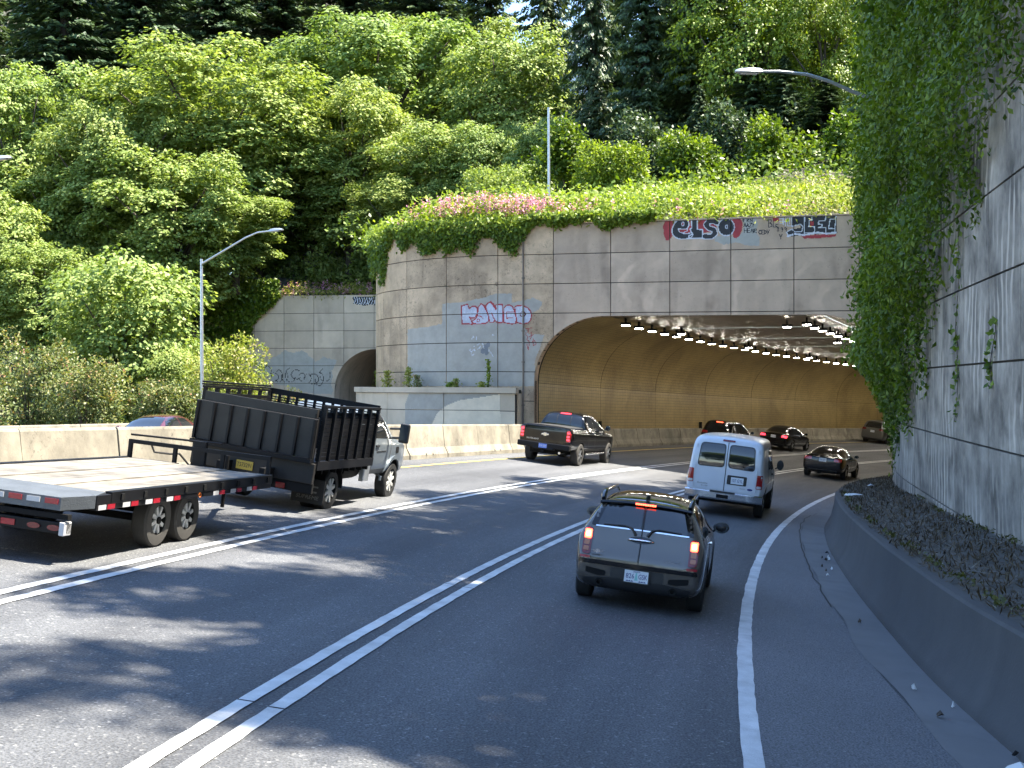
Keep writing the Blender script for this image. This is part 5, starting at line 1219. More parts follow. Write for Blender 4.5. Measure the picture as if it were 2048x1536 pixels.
# ------------------------------------------------------------------ grey estate car with split rear doors (nearest)
def build_estate():
    o = empty('estate_car'); tag(o, 'taupe grey small estate car with split rear doors, brake lights lit, nearest vehicle', 'car')
    ys = [-0.80, -0.775, -0.73, -0.66, -0.60, -0.50, -0.40, -0.30, 0, 0.35, 0.9, 1.5, 1.95, 2.35, 2.6, 2.9, 3.08, 3.17]
    st = stations(ys, [(-0.8, 0.34), (-0.73, 0.24), (-0.5, 0.2), (2.8, 0.19), (3.17, 0.30)], [(-0.8, 0.70), (-0.76, 0.775), (-0.6, 0.825), (0, 0.842), (2.0, 0.842), (2.8, 0.80), (3.17, 0.62)],
        [(-0.8, 0.60), (-0.7, 0.9), (3.17, 0.90)], [(-0.8, 0.66), (-0.745, 0.72), (-0.69, 0.95), (-0.62, 1.12), (-0.52, 1.30), (-0.42, 1.375), (-0.25, 1.40), (0.4, 1.425), (1.1, 1.415), (1.6, 1.34), (2.05, 1.05), (2.3, 0.98), (2.9, 0.90), (3.1, 0.78), (3.17, 0.62)],
        [(-0.8, 0.62), (-0.72, 0.71), (-0.62, 0.66), (-0.45, 0.60), (0, 0.60), (1.2, 0.60), (1.7, 0.57), (2.1, 0.66), (2.6, 0.62), (3.17, 0.5)])
    b, bv = body('body', st, 'taupe_paint', o, [(0, 0.31, 0.365, 0.842), (2.547, 0.31, 0.365, 0.835)])
    P = lambda *a, **k: patch(a[0], bv, *a[1:], o, **k)
    # rear: dark lower valance, painted bumper ledge, doors
    P('lower_valance', rpoly([(-0.66, 0.24), (0.66, 0.24), (0.70, 0.36), (0.36, 0.40), (-0.36, 0.40), (-0.70, 0.36)], 0.05), 'rear', 'black_plastic', off=0.012)
    P('bumper_ledge', rpoly([(-0.76, 0.545), (0.76, 0.545), (0.75, 0.60), (-0.75, 0.60)], 0.02), 'rear', 'black_paint', off=0.030)
    P('plate_recess', rect(-0.34, 0.34, 0.365, 0.535, 0.03), 'rear', 'black_plastic', off=0.010)
    for sd in (-1, 1):
        gr = P('bumper_grille', rpoly([(sd * 0.66, 0.50), (sd * 0.40, 0.47), (sd * 0.40, 0.41), (sd * 0.50, 0.40), (sd * 0.66, 0.43)], 0.02), 'rear', 'chassis', off=0.008)
        x = MB(); x.lathe([(0, 0.028), (0, 0.048), (0.16, 0.048), (0.16, 0.001)], (sd * 0.47, -0.835, 0.325), 'y', 18); x.build('exhaust_tip', 'chassis', o, smooth=True, auto=40)
        # door leaf, window and chrome beltline
        d_ = P('rear_door', rpoly([(sd * 0.012, 0.615), (sd * 0.60, 0.615), (sd * 0.60, 0.98), (sd * 0.56, 1.02), (sd * 0.012, 1.02)], 0.03), 'rear', 'taupe_paint', off=0.014)
        P('window_surround', rpoly([(sd * 0.008, 1.025), (sd * 0.665, 1.02), (sd * 0.585, 1.325), (sd * 0.008, 1.33)], 0.03), 'rear', 'black_paint', off=0.006)
        w_ = P('rear_window', rpoly([(sd * 0.020, 1.035), (sd * 0.585, 1.03), (sd * 0.50, 1.30), (sd * 0.020, 1.31)], 0.035), 'rear', 'glass_dark', off=0.010)
        P('beltline_trim', line_poly([(sd * 0.01, 1.028), (sd * 0.60, 1.022)], 0.016), 'rear', 'chrome', off=0.020)
        # lamps
        P('lamp_housing', rpoly([(sd * 0.625, 0.66), (sd * 0.735, 0.66), (sd * 0.745, 0.90), (sd * 0.70, 1.00), (sd * 0.625, 0.985)], 0.03), 'rear', 'red_dim', off=0.018)
        t_ = P('brake_light', rect(sd * 0.635, sd * 0.728, 0.85, 0.968, 0.02), 'rear', 'red_lit', off=0.026)
        P('brake_bulb', rect(sd * 0.652, sd * 0.71, 0.875, 0.945, 0.02), 'rear', 'red_core', off=0.029)
        P('indicator', rect(sd * 0.65, sd * 0.72, 0.77, 0.845, 0.015), 'rear', 'amber', off=0.026)
        P('reverse_light', rect(sd * 0.65, sd * 0.72, 0.70, 0.755, 0.015), 'rear', 'amber', off=0.026)
        P('reflector', rect(sd * 0.615, sd * 0.75, 0.612, 0.642, 0.01), 'rear', 'reflector_red', off=0.036)
        # wipers
        y0 = hit(bv, 'rear', (sd * 0.07, 0.97)).y - 0.035; y1 = hit(bv, 'rear', (sd * 0.30, 1.06)).y - 0.03; y2 = hit(bv, 'rear', (sd * 0.50, 1.055)).y - 0.03
        m = MB(); m.tube([(sd * 0.075, y0, 0.965), (sd * 0.13, y0 + 0.01, 1.04), (sd * 0.22, y1, 1.062), (sd * 0.50, y2, 1.05)], [0.022, 0.015, 0.009, 0.007], 6); m.build('wiper', 'black_plastic', o)
        # sides
        ax = 'right' if sd > 0 else 'left'
        P('quarter_window', rpoly([(-0.40, 0.97), (0.40, 0.965), (0.40, 1.29), (-0.22, 1.30), (-0.34, 1.22)], 0.05), ax, 'glass_dark', off=0.006)
        P('door_window', rpoly([(0.46, 0.965), (1.75, 0.96), (1.38, 1.28), (0.46, 1.30)], 0.05), ax, 'glass_dark', off=0.006)
        seam(bv, [(0.43, 0.30), (0.43, 0.95)], ax, o); seam(bv, [(1.62, 0.32), (1.66, 0.95)], ax, o)
        P('sill_trim', rect(0.36, 2.19, 0.20, 0.30, 0.02), ax, 'black_plastic', off=0.012)
        P('door_handle', rect(0.62, 0.78, 0.84, 0.87, 0.012), ax, 'chrome', off=0.03)
        for yy in (0, 2.547):
            a = MB(); arc = [math.pi * k / 16 for k in range(17)]
            q = [(yy + r_ * math.cos(t), 0.31 + r_ * math.sin(t)) for r_ in (0.36, 0.425) for t in arc]
            pts = q[:17] + q[17:][::-1]; P('arch_trim', pts, ax, 'black_plastic', off=0.014)
        mirror_part(o, sd * 0.93, 1.62, 1.0, 'black_plastic', (0.115, 0.09, 0.085), 0.0)
        r_ = MB(); r_.tube([(sd * 0.565, -0.46, 1.36), (sd * 0.575, -0.36, 1.41), (sd * 0.58, -0.22, 1.45), (sd * 0.575, 0.0, 1.455), (sd * 0.565, 1.0, 1.455), (sd * 0.555, 1.2, 1.39)], [0.03, 0.04, 0.032, 0.024, 0.022, 0.018], 8); r_.build('roof_rail', 'black_paint', o, smooth=True, auto=50)
        P('head_lamp', rect(sd * 0.40, sd * 0.62, 0.66, 0.84, 0.08), 'front', 'clear_lens', off=0.01)
    seam(bv, [(0, 0.61), (0, 1.31)], 'rear', o, 0.012, off=0.018)
    P('roof_skin', rpoly([(-0.55, -0.36), (0.55, -0.36), (0.55, 1.42), (-0.55, 1.42)], 0.05), 'top', 'black_paint', off=0.005, cell=0.1)
    for k in range(2): P('sunroof', rect(-0.40, 0.40, 0.05 + 0.72 * k, 0.66 + 0.72 * k, 0.05), 'top', 'glass_dark', off=0.010, cell=0.1)
    sp = MB(); n = 13
    for i in range(n):
        t = -1 + 2 * i / (n - 1); x = 0.60 * t; bow = 0.05 * t * t
        for (dy, dz) in ((0.10, 0.015), (-0.06, 0.0), (-0.075, -0.025), (-0.06, -0.045), (0.08, -0.05)): sp.v.append((x, -0.47 + dy + bow, 1.375 + dz - 0.035 * t * t))
    for i in range(n - 1):
        for k in range(5): sp.f.append((i * 5 + k, (i + 1) * 5 + k, (i + 1) * 5 + (k + 1) % 5, i * 5 + (k + 1) % 5)); sp.i.append(0)
    sp.f += [(0, 1, 2, 3, 4), tuple((n - 1) * 5 + k for k in range(5))]; sp.i += [0, 0]
    spo = sp.build('spoiler', 'black_paint', o, smooth=True, auto=40)
    bl = MB()
    for k in range(9): bl.bb(-0.135 + 0.03 * k, -0.110 + 0.03 * k, -0.556, -0.53, 1.338, 1.360)
    bl.build('high_brake_light', 'red_lit', spo)
    an = MB(); an.tube([(0, -0.30, 1.40), (0, -0.33, 1.455), (0, -0.36, 1.46)], [0.035, 0.025, 0.01], 8); an.build('aerial_base', 'black_plastic', o, smooth=True)
    # handle, badge, plate
    P('handle_recess', [(0.15 * math.cos(t), 0.905 + 0.045 * math.sin(t)) for t in [k * math.pi / 12 for k in range(24)]], 'rear', 'black_paint', off=0.018)
    hb = MB(); y = hit(bv, 'rear', (0, 0.905)).y - 0.05; hb.tube([(-0.165, y + 0.02, 0.90), (-0.12, y, 0.905), (0.12, y, 0.905), (0.165, y + 0.02, 0.90)], 0.014, 8); hb.build('door_handle', 'chrome', o, smooth=True)
    y = hit(bv, 'rear', (-0.53, 0.70)).y - 0.022
    bd = MB(); bd.lathe([(0, 0.001), (0, 0.028), (0.01, 0.028)], (-0.53, y, 0.705), 'y', 14)
    for s_ in (-1, 1):
        for k in range(3): bd.add([(-0.53 + s_ * 0.028, y + 0.004, 0.712 - 0.012 * k), (-0.53 + s_ * (0.085 - 0.016 * k), y + 0.004, 0.722 - 0.013 * k), (-0.53 + s_ * (0.08 - 0.016 * k), y + 0.004, 0.714 - 0.013 * k), (-0.53 + s_ * 0.028, y + 0.004, 0.704 - 0.012 * k)], [(0, 1, 2, 3)])
    bd.build('winged_badge', 'chrome', o)
    textmesh('lettering', 'COOPER S', 0.018, 'ink_black', o, rear_m(-0.53, hit(bv, 'rear', (-0.53, 0.66)).y - 0.018, 0.66), 0.14)
    textmesh('lettering', 'Cooper S', 0.036, 'chrome', o, rear_m(0.44, hit(bv, 'rear', (0.44, 0.69)).y - 0.018, 0.69), 0.20, shear=0.2)
    pl = plate(o, 0, min(hit(bv, 'rear', (0.12, 0.45)).y, hit(bv, 'rear', (0, 0.40)).y, hit(bv, 'rear', (0, 0.50)).y) - 0.03, 0.452, '826', 'GSK')
    for (x, y) in ((-0.735, 0), (0.735, 0), (-0.73, 2.547), (0.73, 2.547)): wheel(o, x, y, 0.315, 0.205)
    # front details seen only from elsewhere
    P('windscreen', rpoly([(-0.60, 1.66), (0.60, 1.66), (0.66, 1.98), (-0.66, 1.98)], 0.05), 'top', 'glass_dark', off=0.006, cell=0.08)
    P('front_grille', rect(-0.38, 0.38, 0.36, 0.60, 0.06), 'front', 'chassis', off=0.01)
    return o
def plate(parent, x, y, z, a, b, base='plate_white', ink='ink_blue', w=0.305, h=0.152, full=True, frame=True):
    p = MB(); p.bb(x - w / 2, x + w / 2, y - 0.004, y + 0.006, z - h / 2, z + h / 2); o = p.build('licence_plate', base, parent)
    if frame:
        f = MB(); t = 0.014
        for (x0, x1, z0, z1) in ((-w / 2 - t, w / 2 + t, h / 2, h / 2 + t), (-w / 2 - t, w / 2 + t, -h / 2 - t, -h / 2), (-w / 2 - t, -w / 2, -h / 2, h / 2), (w / 2, w / 2 + t, -h / 2, h / 2)): f.bb(x + x0, x + x1, y - 0.008, y + 0.006, z + z0, z + z1)
        f.build('plate_frame', 'black_plastic', o)
    if full:
        textmesh('characters', a, 0.062, ink, o, rear_m(x - 0.078, y - 0.006, z), 0.105); textmesh('characters', b, 0.062, ink, o, rear_m(x + 0.083, y - 0.006, z), 0.112)
        textmesh('state_name', 'OREGON', 0.016, ink, o, rear_m(x, y - 0.006, z + 0.058), 0.09)
        t = MB(); t.add([(x - 0.022, y - 0.005, z - 0.05), (x + 0.022, y - 0.005, z - 0.05), (x + 0.008, y - 0.005, z + 0.05), (x - 0.008, y - 0.005, z + 0.05)], [(0, 1, 2, 3)]); t.build('tree_emblem', 'ink_green', o)
        m = MB()
        for s_ in (-1, 1):
            for k in range(3): xx = x + s_ * (0.05 + 0.03 * k); m.add([(xx - 0.02, y - 0.005, z - 0.068), (xx + 0.02, y - 0.005, z - 0.068), (xx, y - 0.005, z - 0.05)], [(0, 1, 2)])
        m.build('mountain_emblem', ink, o)
    elif a: textmesh('characters', a, h * 0.48, ink, o, rear_m(x, y - 0.006, z), w * 0.86)
    return o
# ------------------------------------------------------------------ white panel van
def build_van():
    o = empty('van'); tag(o, 'white full-size van with two tinted rear door windows and chrome bumper', 'van')
    ys = [-1.16, -1.14, -1.08, -0.98, -0.80, -0.4, 0.3, 1.2, 2.2, 2.75, 3.05, 3.45, 3.9, 4.2, 4.32]
    st = stations(ys, [(-1.16, 0.50), (4.32, 0.45)], [(-1.16, 0.90), (-1.10, 0.965), (-0.9, 1.0), (3.0, 1.0), (4.0, 0.98), (4.32, 0.85)], [(-1.16, 1.16), (3.6, 1.16), (4.32, 1.05)],
        [(-1.16, 1.45), (-1.145, 1.62), (-1.12, 1.80), (-1.06, 1.94), (-0.95, 2.02), (-0.6, 2.06), (1, 2.09), (2.5, 2.07), (2.9, 1.98), (3.4, 1.45), (3.6, 1.22), (4.2, 1.12), (4.32, 0.95)],
        [(-1.16, 0.86), (-1.1, 0.89), (-0.9, 0.885), (2.5, 0.86), (3.0, 0.80), (3.6, 0.85), (4.32, 0.8)])
    b, bv = body('body', st, 'white_paint', o, [(0, 0.38, 0.45, 1.0), (3.505, 0.38, 0.45, 0.995)])
    P = lambda *a, **k: patch(a[0], bv, *a[1:], o, **k)
    for sd in (-1, 1):
        d_ = P('rear_door', rpoly([(sd * 0.012, 0.66), (sd * 0.76, 0.66), (sd * 0.80, 1.25), (sd * 0.76, 1.90), (sd * 0.012, 1.92)], 0.06), 'rear', 'white_paint', off=0.014)
        P('rear_window', rpoly([(sd * 0.07, 1.28), (sd * 0.715, 1.26), (sd * 0.67, 1.83), (sd * 0.07, 1.84)], 0.09), 'rear', 'glass_dark', off=0.022)
        P('window_seal', rpoly([(sd * 0.045, 1.255), (sd * 0.74, 1.235), (sd * 0.695, 1.855), (sd * 0.045, 1.865)], 0.10), 'rear', 'black_plastic', off=0.018)
        t_ = P('tail_light', rpoly([(sd * 0.80, 0.80), (sd * 0.955, 0.80), (sd * 0.955, 1.16), (sd * 0.81, 1.16)], 0.03), 'rear', 'red_lens', off=0.020)
        P('reverse_light', rect(sd * 0.815, sd * 0.94, 0.815, 0.88, 0.02), 'rear', 'clear_lens', off=0.026)
        h = MB()
        for z in (0.75, 1.22, 1.75): y = hit(bv, 'rear', (sd * 0.79, z)); y = y.y if y else -1.1; h.bb(sd * 0.79 - 0.02, sd * 0.79 + 0.02, y - 0.04, y, z - 0.05, z + 0.05)
        h.build('door_hinges', 'white_paint', o, bevel=0.008)
        ax = 'right' if sd > 0 else 'left'
        P('front_door_window', rpoly([(1.95, 1.20), (3.05, 1.20), (2.72, 1.80), (1.95, 1.84)], 0.07), ax, 'glass_dark', off=0.006)
        P('side_window', rpoly([(0.78, 1.24), (1.80, 1.24), (1.80, 1.82), (0.78, 1.82)], 0.09), ax, 'glass_dark', off=0.006)
        for x0 in (0.62, 1.87, 3.12): seam(bv, [(x0, 0.5), (x0, 1.9)], ax, o, 0.012)
        P('rub_strip', rect(-0.95, 3.0, 0.86, 0.89, 0.012), ax, 'white_paint', off=0.018)
        mirror_part(o, sd * 1.15, 2.95, 1.32, 'black_plastic', (0.10, 0.07, 0.15), 0.03)
        P('door_handle', rect(1.98, 2.14, 1.06, 1.11, 0.015), ax, 'black_plastic', off=0.03)
    seam(bv, [(0, 0.66), (0, 1.90)], 'rear', o, 0.016, off=0.020)
    P('high_brake_light', rect(-0.16, 0.16, 1.925, 1.975, 0.02), 'rear', 'red_dim', off=0.03)
    rc = P('plate_recess', rect(0.06, 0.56, 0.84, 1.08, 0.03), 'rear', 'black_plastic', off=0.024)
    yr = hit(bv, 'rear', (0.32, 0.95)).y
    plate(o, 0.32, yr - 0.03, 0.95, '107 GYL', '', full=False, frame=False, w=0.32, h=0.17)
    textmesh('lettering', 'Econoline', 0.045, 'ink_grey', o, rear_m(-0.56, hit(bv, 'rear', (-0.56, 0.79)).y - 0.018, 0.80), 0.26, shear=0.15)
    textmesh('lettering', 'E-150', 0.035, 'ink_grey', o, rear_m(-0.50, hit(bv, 'rear', (-0.5, 0.74)).y - 0.018, 0.735), 0.16)
    textmesh('lettering', 'Flex Fuel', 0.028, 'ink_grey', o, rear_m(0.47, hit(bv, 'rear', (0.47, 0.76)).y - 0.018, 0.765), 0.13)
    P('oval_badge', [(0.66 + 0.07 * math.cos(t), 0.765 + 0.028 * math.sin(t)) for t in [k * math.pi / 10 for k in range(20)]], 'rear', 'ink_blue', off=0.022)
    bu = MB(); n = 15
    for i in range(n):
        t = -1 + 2 * i / (n - 1); x = 0.99 * t; bow = 0.10 * abs(t) ** 4
        for (dy, dz) in ((0.12, 0.10), (-0.02, 0.10), (-0.05, 0.075), (-0.05, -0.07), (-0.02, -0.11), (0.12, -0.11)): bu.v.append((x, -1.21 + dy + bow, 0.53 + dz))
    for i in range(n - 1):
        for k in range(6): bu.f.append((i * 6 + k, (i + 1) * 6 + k, (i + 1) * 6 + (k + 1) % 6, i * 6 + (k + 1) % 6)); bu.i.append(0)
    bu.f += [tuple(range(6)), tuple((n - 1) * 6 + k for k in range(6))]; bu.i += [0, 0]
    bo = bu.build('rear_bumper', 'chrome', o, smooth=True, auto=30)
    s_ = MB(); s_.bb(-0.34, 0.30, -1.275, -1.15, 0.60, 0.645); s_.build('step_pad', 'black_plastic', bo)
    s_ = MB(); s_.bb(-0.16, 0.14, -1.28, -1.15, 0.47, 0.56); s_.build('hitch_plate', 'chassis', bo)
    u = MB(); u.bb(-0.85, 0.85, -1.0, 3.9, 0.34, 0.55); u.build('underbody', 'chassis', o)
    for (x, y) in ((-0.86, 0), (0.86, 0), (-0.86, 3.505), (0.86, 3.505)): wheel(o, x, y, 0.375, 0.235, 'steel_rim', spokes=8)
    P('windscreen', rpoly([(-0.75, 2.95), (0.75, 2.95), (0.82, 3.50), (-0.82, 3.50)], 0.05), 'top', 'glass_dark', off=0.006, cell=0.1)
    return o
# ------------------------------------------------------------------ black pickup
def build_pickup():
    o = empty('pickup_truck'); tag(o, 'black crew-cab pickup truck beside the median at the tunnel mouth', 'pickup')
    ys = [-1.22, -1.20, -1.12, -0.95, -0.5, 0.2, 1.0, 2.0, 3.0, 3.6, 4.1, 4.45, 4.6]
    st = stations(ys, [(-1.22, 0.58), (-1.0, 0.50), (4.6, 0.42)], [(-1.22, 0.95), (-1.15, 0.99), (-0.8, 1.01), (4.0, 1.01), (4.6, 0.86)], [(-1.22, 1.24), (4.6, 1.05)], [(-1.22, 1.34), (-1.1, 1.37), (2.6, 1.33), (3.0, 1.27), (4.3, 1.16), (4.6, 0.98)], [(-1.22, 0.92), (-1, 0.93), (4.0, 0.90), (4.6, 0.75)])
    b, bv = body('body', st, 'black_paint', o, [(0, 0.40, 0.47, 1.01), (3.645, 0.40, 0.47, 1.01)])
    ys = [0.66, 0.70, 0.80, 1.0, 1.6, 2.2, 2.55, 2.85, 3.1]
    st2 = stations(ys, [(0.66, 1.0), (3.1, 1.0)], [(0.66, 0.95), (0.9, 0.985), (3.1, 0.985)], [(0.66, 1.30), (3.1, 1.30)], [(0.66, 1.42), (0.72, 1.62), (0.82, 1.80), (1.0, 1.87), (1.8, 1.89), (2.3, 1.84), (2.7, 1.60), (3.1, 1.33)], [(0.66, 0.82), (0.8, 0.76), (1.0, 0.74), (2.3, 0.72), (3.1, 0.85)])
    c, cv = body('cab', st2, 'black_paint', o, [])
    P = lambda *a, **k: patch(a[0], bv, *a[1:], o, **k); Q = lambda *a, **k: patch(a[0], cv, *a[1:], o, **k)
    tg = P('tailgate', rpoly([(-0.78, 0.80), (0.78, 0.80), (0.78, 1.325), (-0.78, 1.325)], 0.03), 'rear', 'black_paint', off=0.018)
    P('bed_cover', rect(-0.82, 0.82, -1.05, 0.62, 0.04), 'top', 'black_rubber', off=0.012, cell=0.15)
    for sd in (-1, 1):
        P('tail_light', rpoly([(sd * 0.80, 0.86), (sd * 0.965, 0.86), (sd * 0.965, 1.27), (sd * 0.80, 1.27)], 0.03), 'rear', 'red_lens', off=0.022)
        for z in (0.95, 1.06, 1.19): P('lamp_cell', rect(sd * 0.82, sd * 0.93, z - 0.035, z + 0.035, 0.02), 'rear', 'red_soft', off=0.028)
        ax = 'right' if sd > 0 else 'left'
        Q('rear_door_window', rpoly([(0.98, 1.36), (1.62, 1.36), (1.62, 1.78), (1.05, 1.78)], 0.06), ax, 'glass_dark', off=0.006)
        Q('front_door_window', rpoly([(1.70, 1.36), (2.78, 1.36), (2.32, 1.76), (1.70, 1.78)], 0.06), ax, 'glass_dark', off=0.006)
        for x0 in (0.85, 1.66, 2.72): seam(bv, [(x0, 0.55), (x0, 1.28)], ax, o, 0.012)
        for x0 in (1.42, 2.35): P('door_handle', rect(x0, x0 + 0.2, 1.14, 1.18, 0.015), ax, 'chrome', off=0.035)
        P('lower_cladding', rect(0.52, 3.12, 0.50, 0.60, 0.02), ax, 'dark_metal', off=0.012)
        mirror_part(o, sd * 1.16, 2.66, 1.40, 'black_paint', (0.11, 0.07, 0.10), 0.03)
        sb = MB(); sb.tube([(sd * 0.98, 0.6, 0.42), (sd * 1.0, 0.8, 0.42), (sd * 1.0, 2.8, 0.42), (sd * 0.98, 3.0, 0.42)], 0.045, 8); sb.build('side_step', 'chrome', o, smooth=True, auto=50)
    Q('rear_window', rpoly([(-0.74, 1.40), (0.74, 1.40), (0.66, 1.76), (-0.66, 1.76)], 0.06), 'rear', 'glass_dark', off=0.006)
    for x0 in (-0.27, 0.27): seam(cv, [(x0, 1.40), (x0, 1.76)], 'rear', o, 0.014, off=0.012)
    Q('high_brake_light', rect(-0.20, 0.20, 1.80, 1.845, 0.015), 'rear', 'red_soft', off=0.02)
    y = hit(bv, 'rear', (0, 1.06)).y - 0.026
    bt = MB(); bt.prism([(-0.15, -0.028), (-0.125, 0.028), (-0.06, 0.028), (-0.05, 0.058), (0.06, 0.058), (0.05, 0.028), (0.15, 0.028), (0.125, -0.028), (0.06, -0.028), (0.05, -0.058), (-0.06, -0.058), (-0.05, -0.028)], 'y', -0.008, 0.008); e_ = bt.build('badge', 'chrome', o, bevel=0.004); e_.location = (0, y, 1.06)
    textmesh('lettering', 'SILVERADO', 0.055, 'alloy', o, rear_m(-0.46, hit(bv, 'rear', (-0.46, 0.86)).y - 0.022, 0.86), 0.46)
    bu = MB(); bu.bb(-0.99, 0.99, -1.36, -1.15, 0.56, 0.76); bu.bb(-0.42, 0.42, -1.38, -1.2, 0.50, 0.60); bo = bu.build('rear_bumper', 'dark_metal', o, bevel=0.035)
    plate(o, 0, -1.385, 0.645, '225 JZ7', '', 'plate_blue', 'plate_white', full=False, frame=False)
    hi = MB(); hi.bb(-0.05, 0.05, -1.42, -1.0, 0.42, 0.50); hi.build('tow_hitch', 'chassis', o)
    ex = MB(); ex.tube([(0.62, -1.30, 0.45), (0.58, -0.7, 0.45)], 0.045, 10); ex.build('exhaust_pipe', 'chrome', o, smooth=True, auto=50)
    u = MB(); u.bb(-0.6, 0.6, -1.0, 4.2, 0.36, 0.56); u.build('underbody', 'chassis', o)
    for (x, y) in ((-0.88, 0), (0.88, 0), (-0.88, 3.645), (0.88, 3.645)): wheel(o, x, y, 0.405, 0.27, 'alloy', 'tyre_dusty', 6, rim=0.64)
    Q('windscreen', rpoly([(-0.70, 2.45), (0.70, 2.45), (0.80, 2.98), (-0.80, 2.98)], 0.05), 'top', 'glass_dark', off=0.006, cell=0.1)
    return o
# ------------------------------------------------------------------ generic sedans and SUVs seen in the tunnel and across the median
def build_car(label, paint, kind='sedan', lamps='red_lens', lit=False, plate_=True, name='sedan'):
    o = empty(name); tag(o, label, 'car')
    if kind == 'sedan':
        wb, H_, Wd, r = 2.78, 1.45, 0.91, 0.33
        zt = [(-1.02, 0.80), (-0.98, 0.97), (-0.85, 1.02), (-0.50, 1.06), (-0.15, 1.24), (0.25, 1.40), (0.8, 1.45), (1.4, 1.43), (1.8, 1.30), (2.3, 1.03), (2.6, 0.96), (3.4, 0.84), (3.6, 0.72), (3.68, 0.58)]
        ys = [-1.02, -1.0, -0.95, -0.8, -0.5, -0.2, 0.2, 0.7, 1.3, 1.8, 2.2, 2.6, 3.1, 3.5, 3.66]; zs = [(-1.02, 0.80), (-0.9, 0.93), (2.4, 0.90), (3.66, 0.66)]
    elif kind == 'coupe':
        wb, H_, Wd, r = 2.70, 1.38, 0.90, 0.33
        zt = [(-1.0, 0.82), (-0.96, 0.98), (-0.8, 1.02), (-0.45, 1.07), (0.0, 1.24), (0.5, 1.36), (1.0, 1.385), (1.4, 1.33), (1.9, 1.08), (2.3, 0.94), (3.2, 0.83), (3.5, 0.70), (3.6, 0.56)]
        ys = [-1.0, -0.98, -0.93, -0.8, -0.45, -0.1, 0.3, 0.8, 1.3, 1.7, 2.1, 2.6, 3.1, 3.45, 3.6]; zs = [(-1.0, 0.80), (-0.9, 0.92), (2.2, 0.88), (3.6, 0.64)]
    else:
        wb, H_, Wd, r = 2.75, 1.72, 0.93, 0.37
        zt = [(-0.95, 0.90), (-0.93, 1.08), (-0.85, 1.25), (-0.68, 1.52), (-0.5, 1.66), (0.2, 1.72), (1.2, 1.70), (1.7, 1.58), (2.3, 1.15), (2.6, 1.08), (3.3, 0.98), (3.6, 0.82), (3.7, 0.66)]
        ys = [-0.95, -0.93, -0.86, -0.76, -0.62, -0.5, -0.2, 0.5, 1.2, 1.8, 2.2, 2.6, 3.1, 3.5, 3.68]; zs = [(-0.95, 0.9), (-0.85, 1.06), (2.4, 1.0), (3.68, 0.72)]
    y0, y1 = ys[0], ys[-1]
    st = stations(ys, [(y0, 0.34), (y0 + 0.15, 0.24), (y1 - 0.2, 0.22), (y1, 0.32)], [(y0, Wd * 0.84), (y0 + 0.06, Wd * 0.93), (y0 + 0.4, Wd), (y1 - 0.7, Wd), (y1, Wd * 0.74)], zs, zt, [(y0, Wd * 0.76), (y0 + 0.3, Wd * 0.78), (0.2, Wd * 0.68), (1.4, Wd * 0.67), (2.3, Wd * 0.78), (y1, Wd * 0.6)])
    b, bv = body('body', st, paint, o, [(0, r, r + 0.05, Wd), (wb, r, r + 0.05, Wd * 0.99)])
    P = lambda *a, **k: patch(a[0], bv, *a[1:], o, **k)
    bz = interp(0, zs); lt = 0.80 if kind != 'suv' else 1.0
    for sd in (-1, 1):
        P('tail_light', rpoly([(sd * Wd * 0.52, lt), (sd * Wd * 0.90, lt - 0.02), (sd * Wd * 0.90, lt + 0.12), (sd * Wd * 0.56, lt + 0.12)], 0.03), 'rear', lamps, off=0.016)
        ax = 'right' if sd > 0 else 'left'
        rw0 = {'sedan': (0.05, 0.30), 'coupe': (0.25, 0.55), 'suv': (-0.52, -0.35)}[kind]; top = H_ - 0.09; fw = {'sedan': (2.12, 1.62), 'coupe': (1.75, 1.25), 'suv': (2.1, 1.55)}[kind]
        P('rear_side_window', rpoly([(rw0[0], bz + 0.06), (0.92, bz + 0.05), (0.92, top), (rw0[1] + 0.1, top - 0.06)], 0.06), ax, 'glass_dark', off=0.006)
        P('front_side_window', rpoly([(0.98, bz + 0.05), (fw[0], bz + 0.05), (fw[1], top - 0.02), (0.98, top)], 0.06), ax, 'glass_dark', off=0.006)
        P('window_trim', line_poly([(rw0[0], bz + 0.045), (fw[0], bz + 0.035)], 0.018), ax, 'chrome', off=0.010)
        for x0 in (0.02 + 0.35, 0.95, 2.02): seam(bv, [(x0, 0.30), (x0, bz)], ax, o)
        for x0 in (0.45, 1.12): P('door_handle', rect(x0, x0 + 0.18, bz - 0.12, bz - 0.09, 0.012), ax, 'chrome', off=0.03)
        mirror_part(o, sd * (Wd + 0.09), fw[0] - 0.12, bz + 0.10, paint, (0.10, 0.07, 0.07), 0.0)
        P('head_lamp', rpoly([(sd * 0.42, 0.62), (sd * Wd * 0.80, 0.66), (sd * Wd * 0.78, 0.76), (sd * 0.45, 0.72)], 0.04), 'front', 'clear_lens', off=0.01)
    zr0, zr1 = {'sedan': (1.10, 1.36), 'coupe': (1.10, 1.31), 'suv': (1.16, 1.58)}[kind]
    P('rear_window', rpoly([(-Wd * 0.66, zr0), (Wd * 0.66, zr0), (Wd * 0.54, zr1), (-Wd * 0.54, zr1)], 0.06), 'rear', 'glass_dark', off=0.006)
    wy = {'sedan': (1.55, 2.30), 'coupe': (1.25, 2.0), 'suv': (1.60, 2.25)}[kind]
    P('windscreen', rpoly([(-Wd * 0.58, wy[0]), (Wd * 0.58, wy[0]), (Wd * 0.72, wy[1]), (-Wd * 0.72, wy[1])], 0.06), 'top', 'glass_dark', off=0.006, cell=0.09)
    seam(bv, [(-Wd * 0.82, lt - 0.06), (Wd * 0.82, lt - 0.06)], 'rear', o, 0.012)
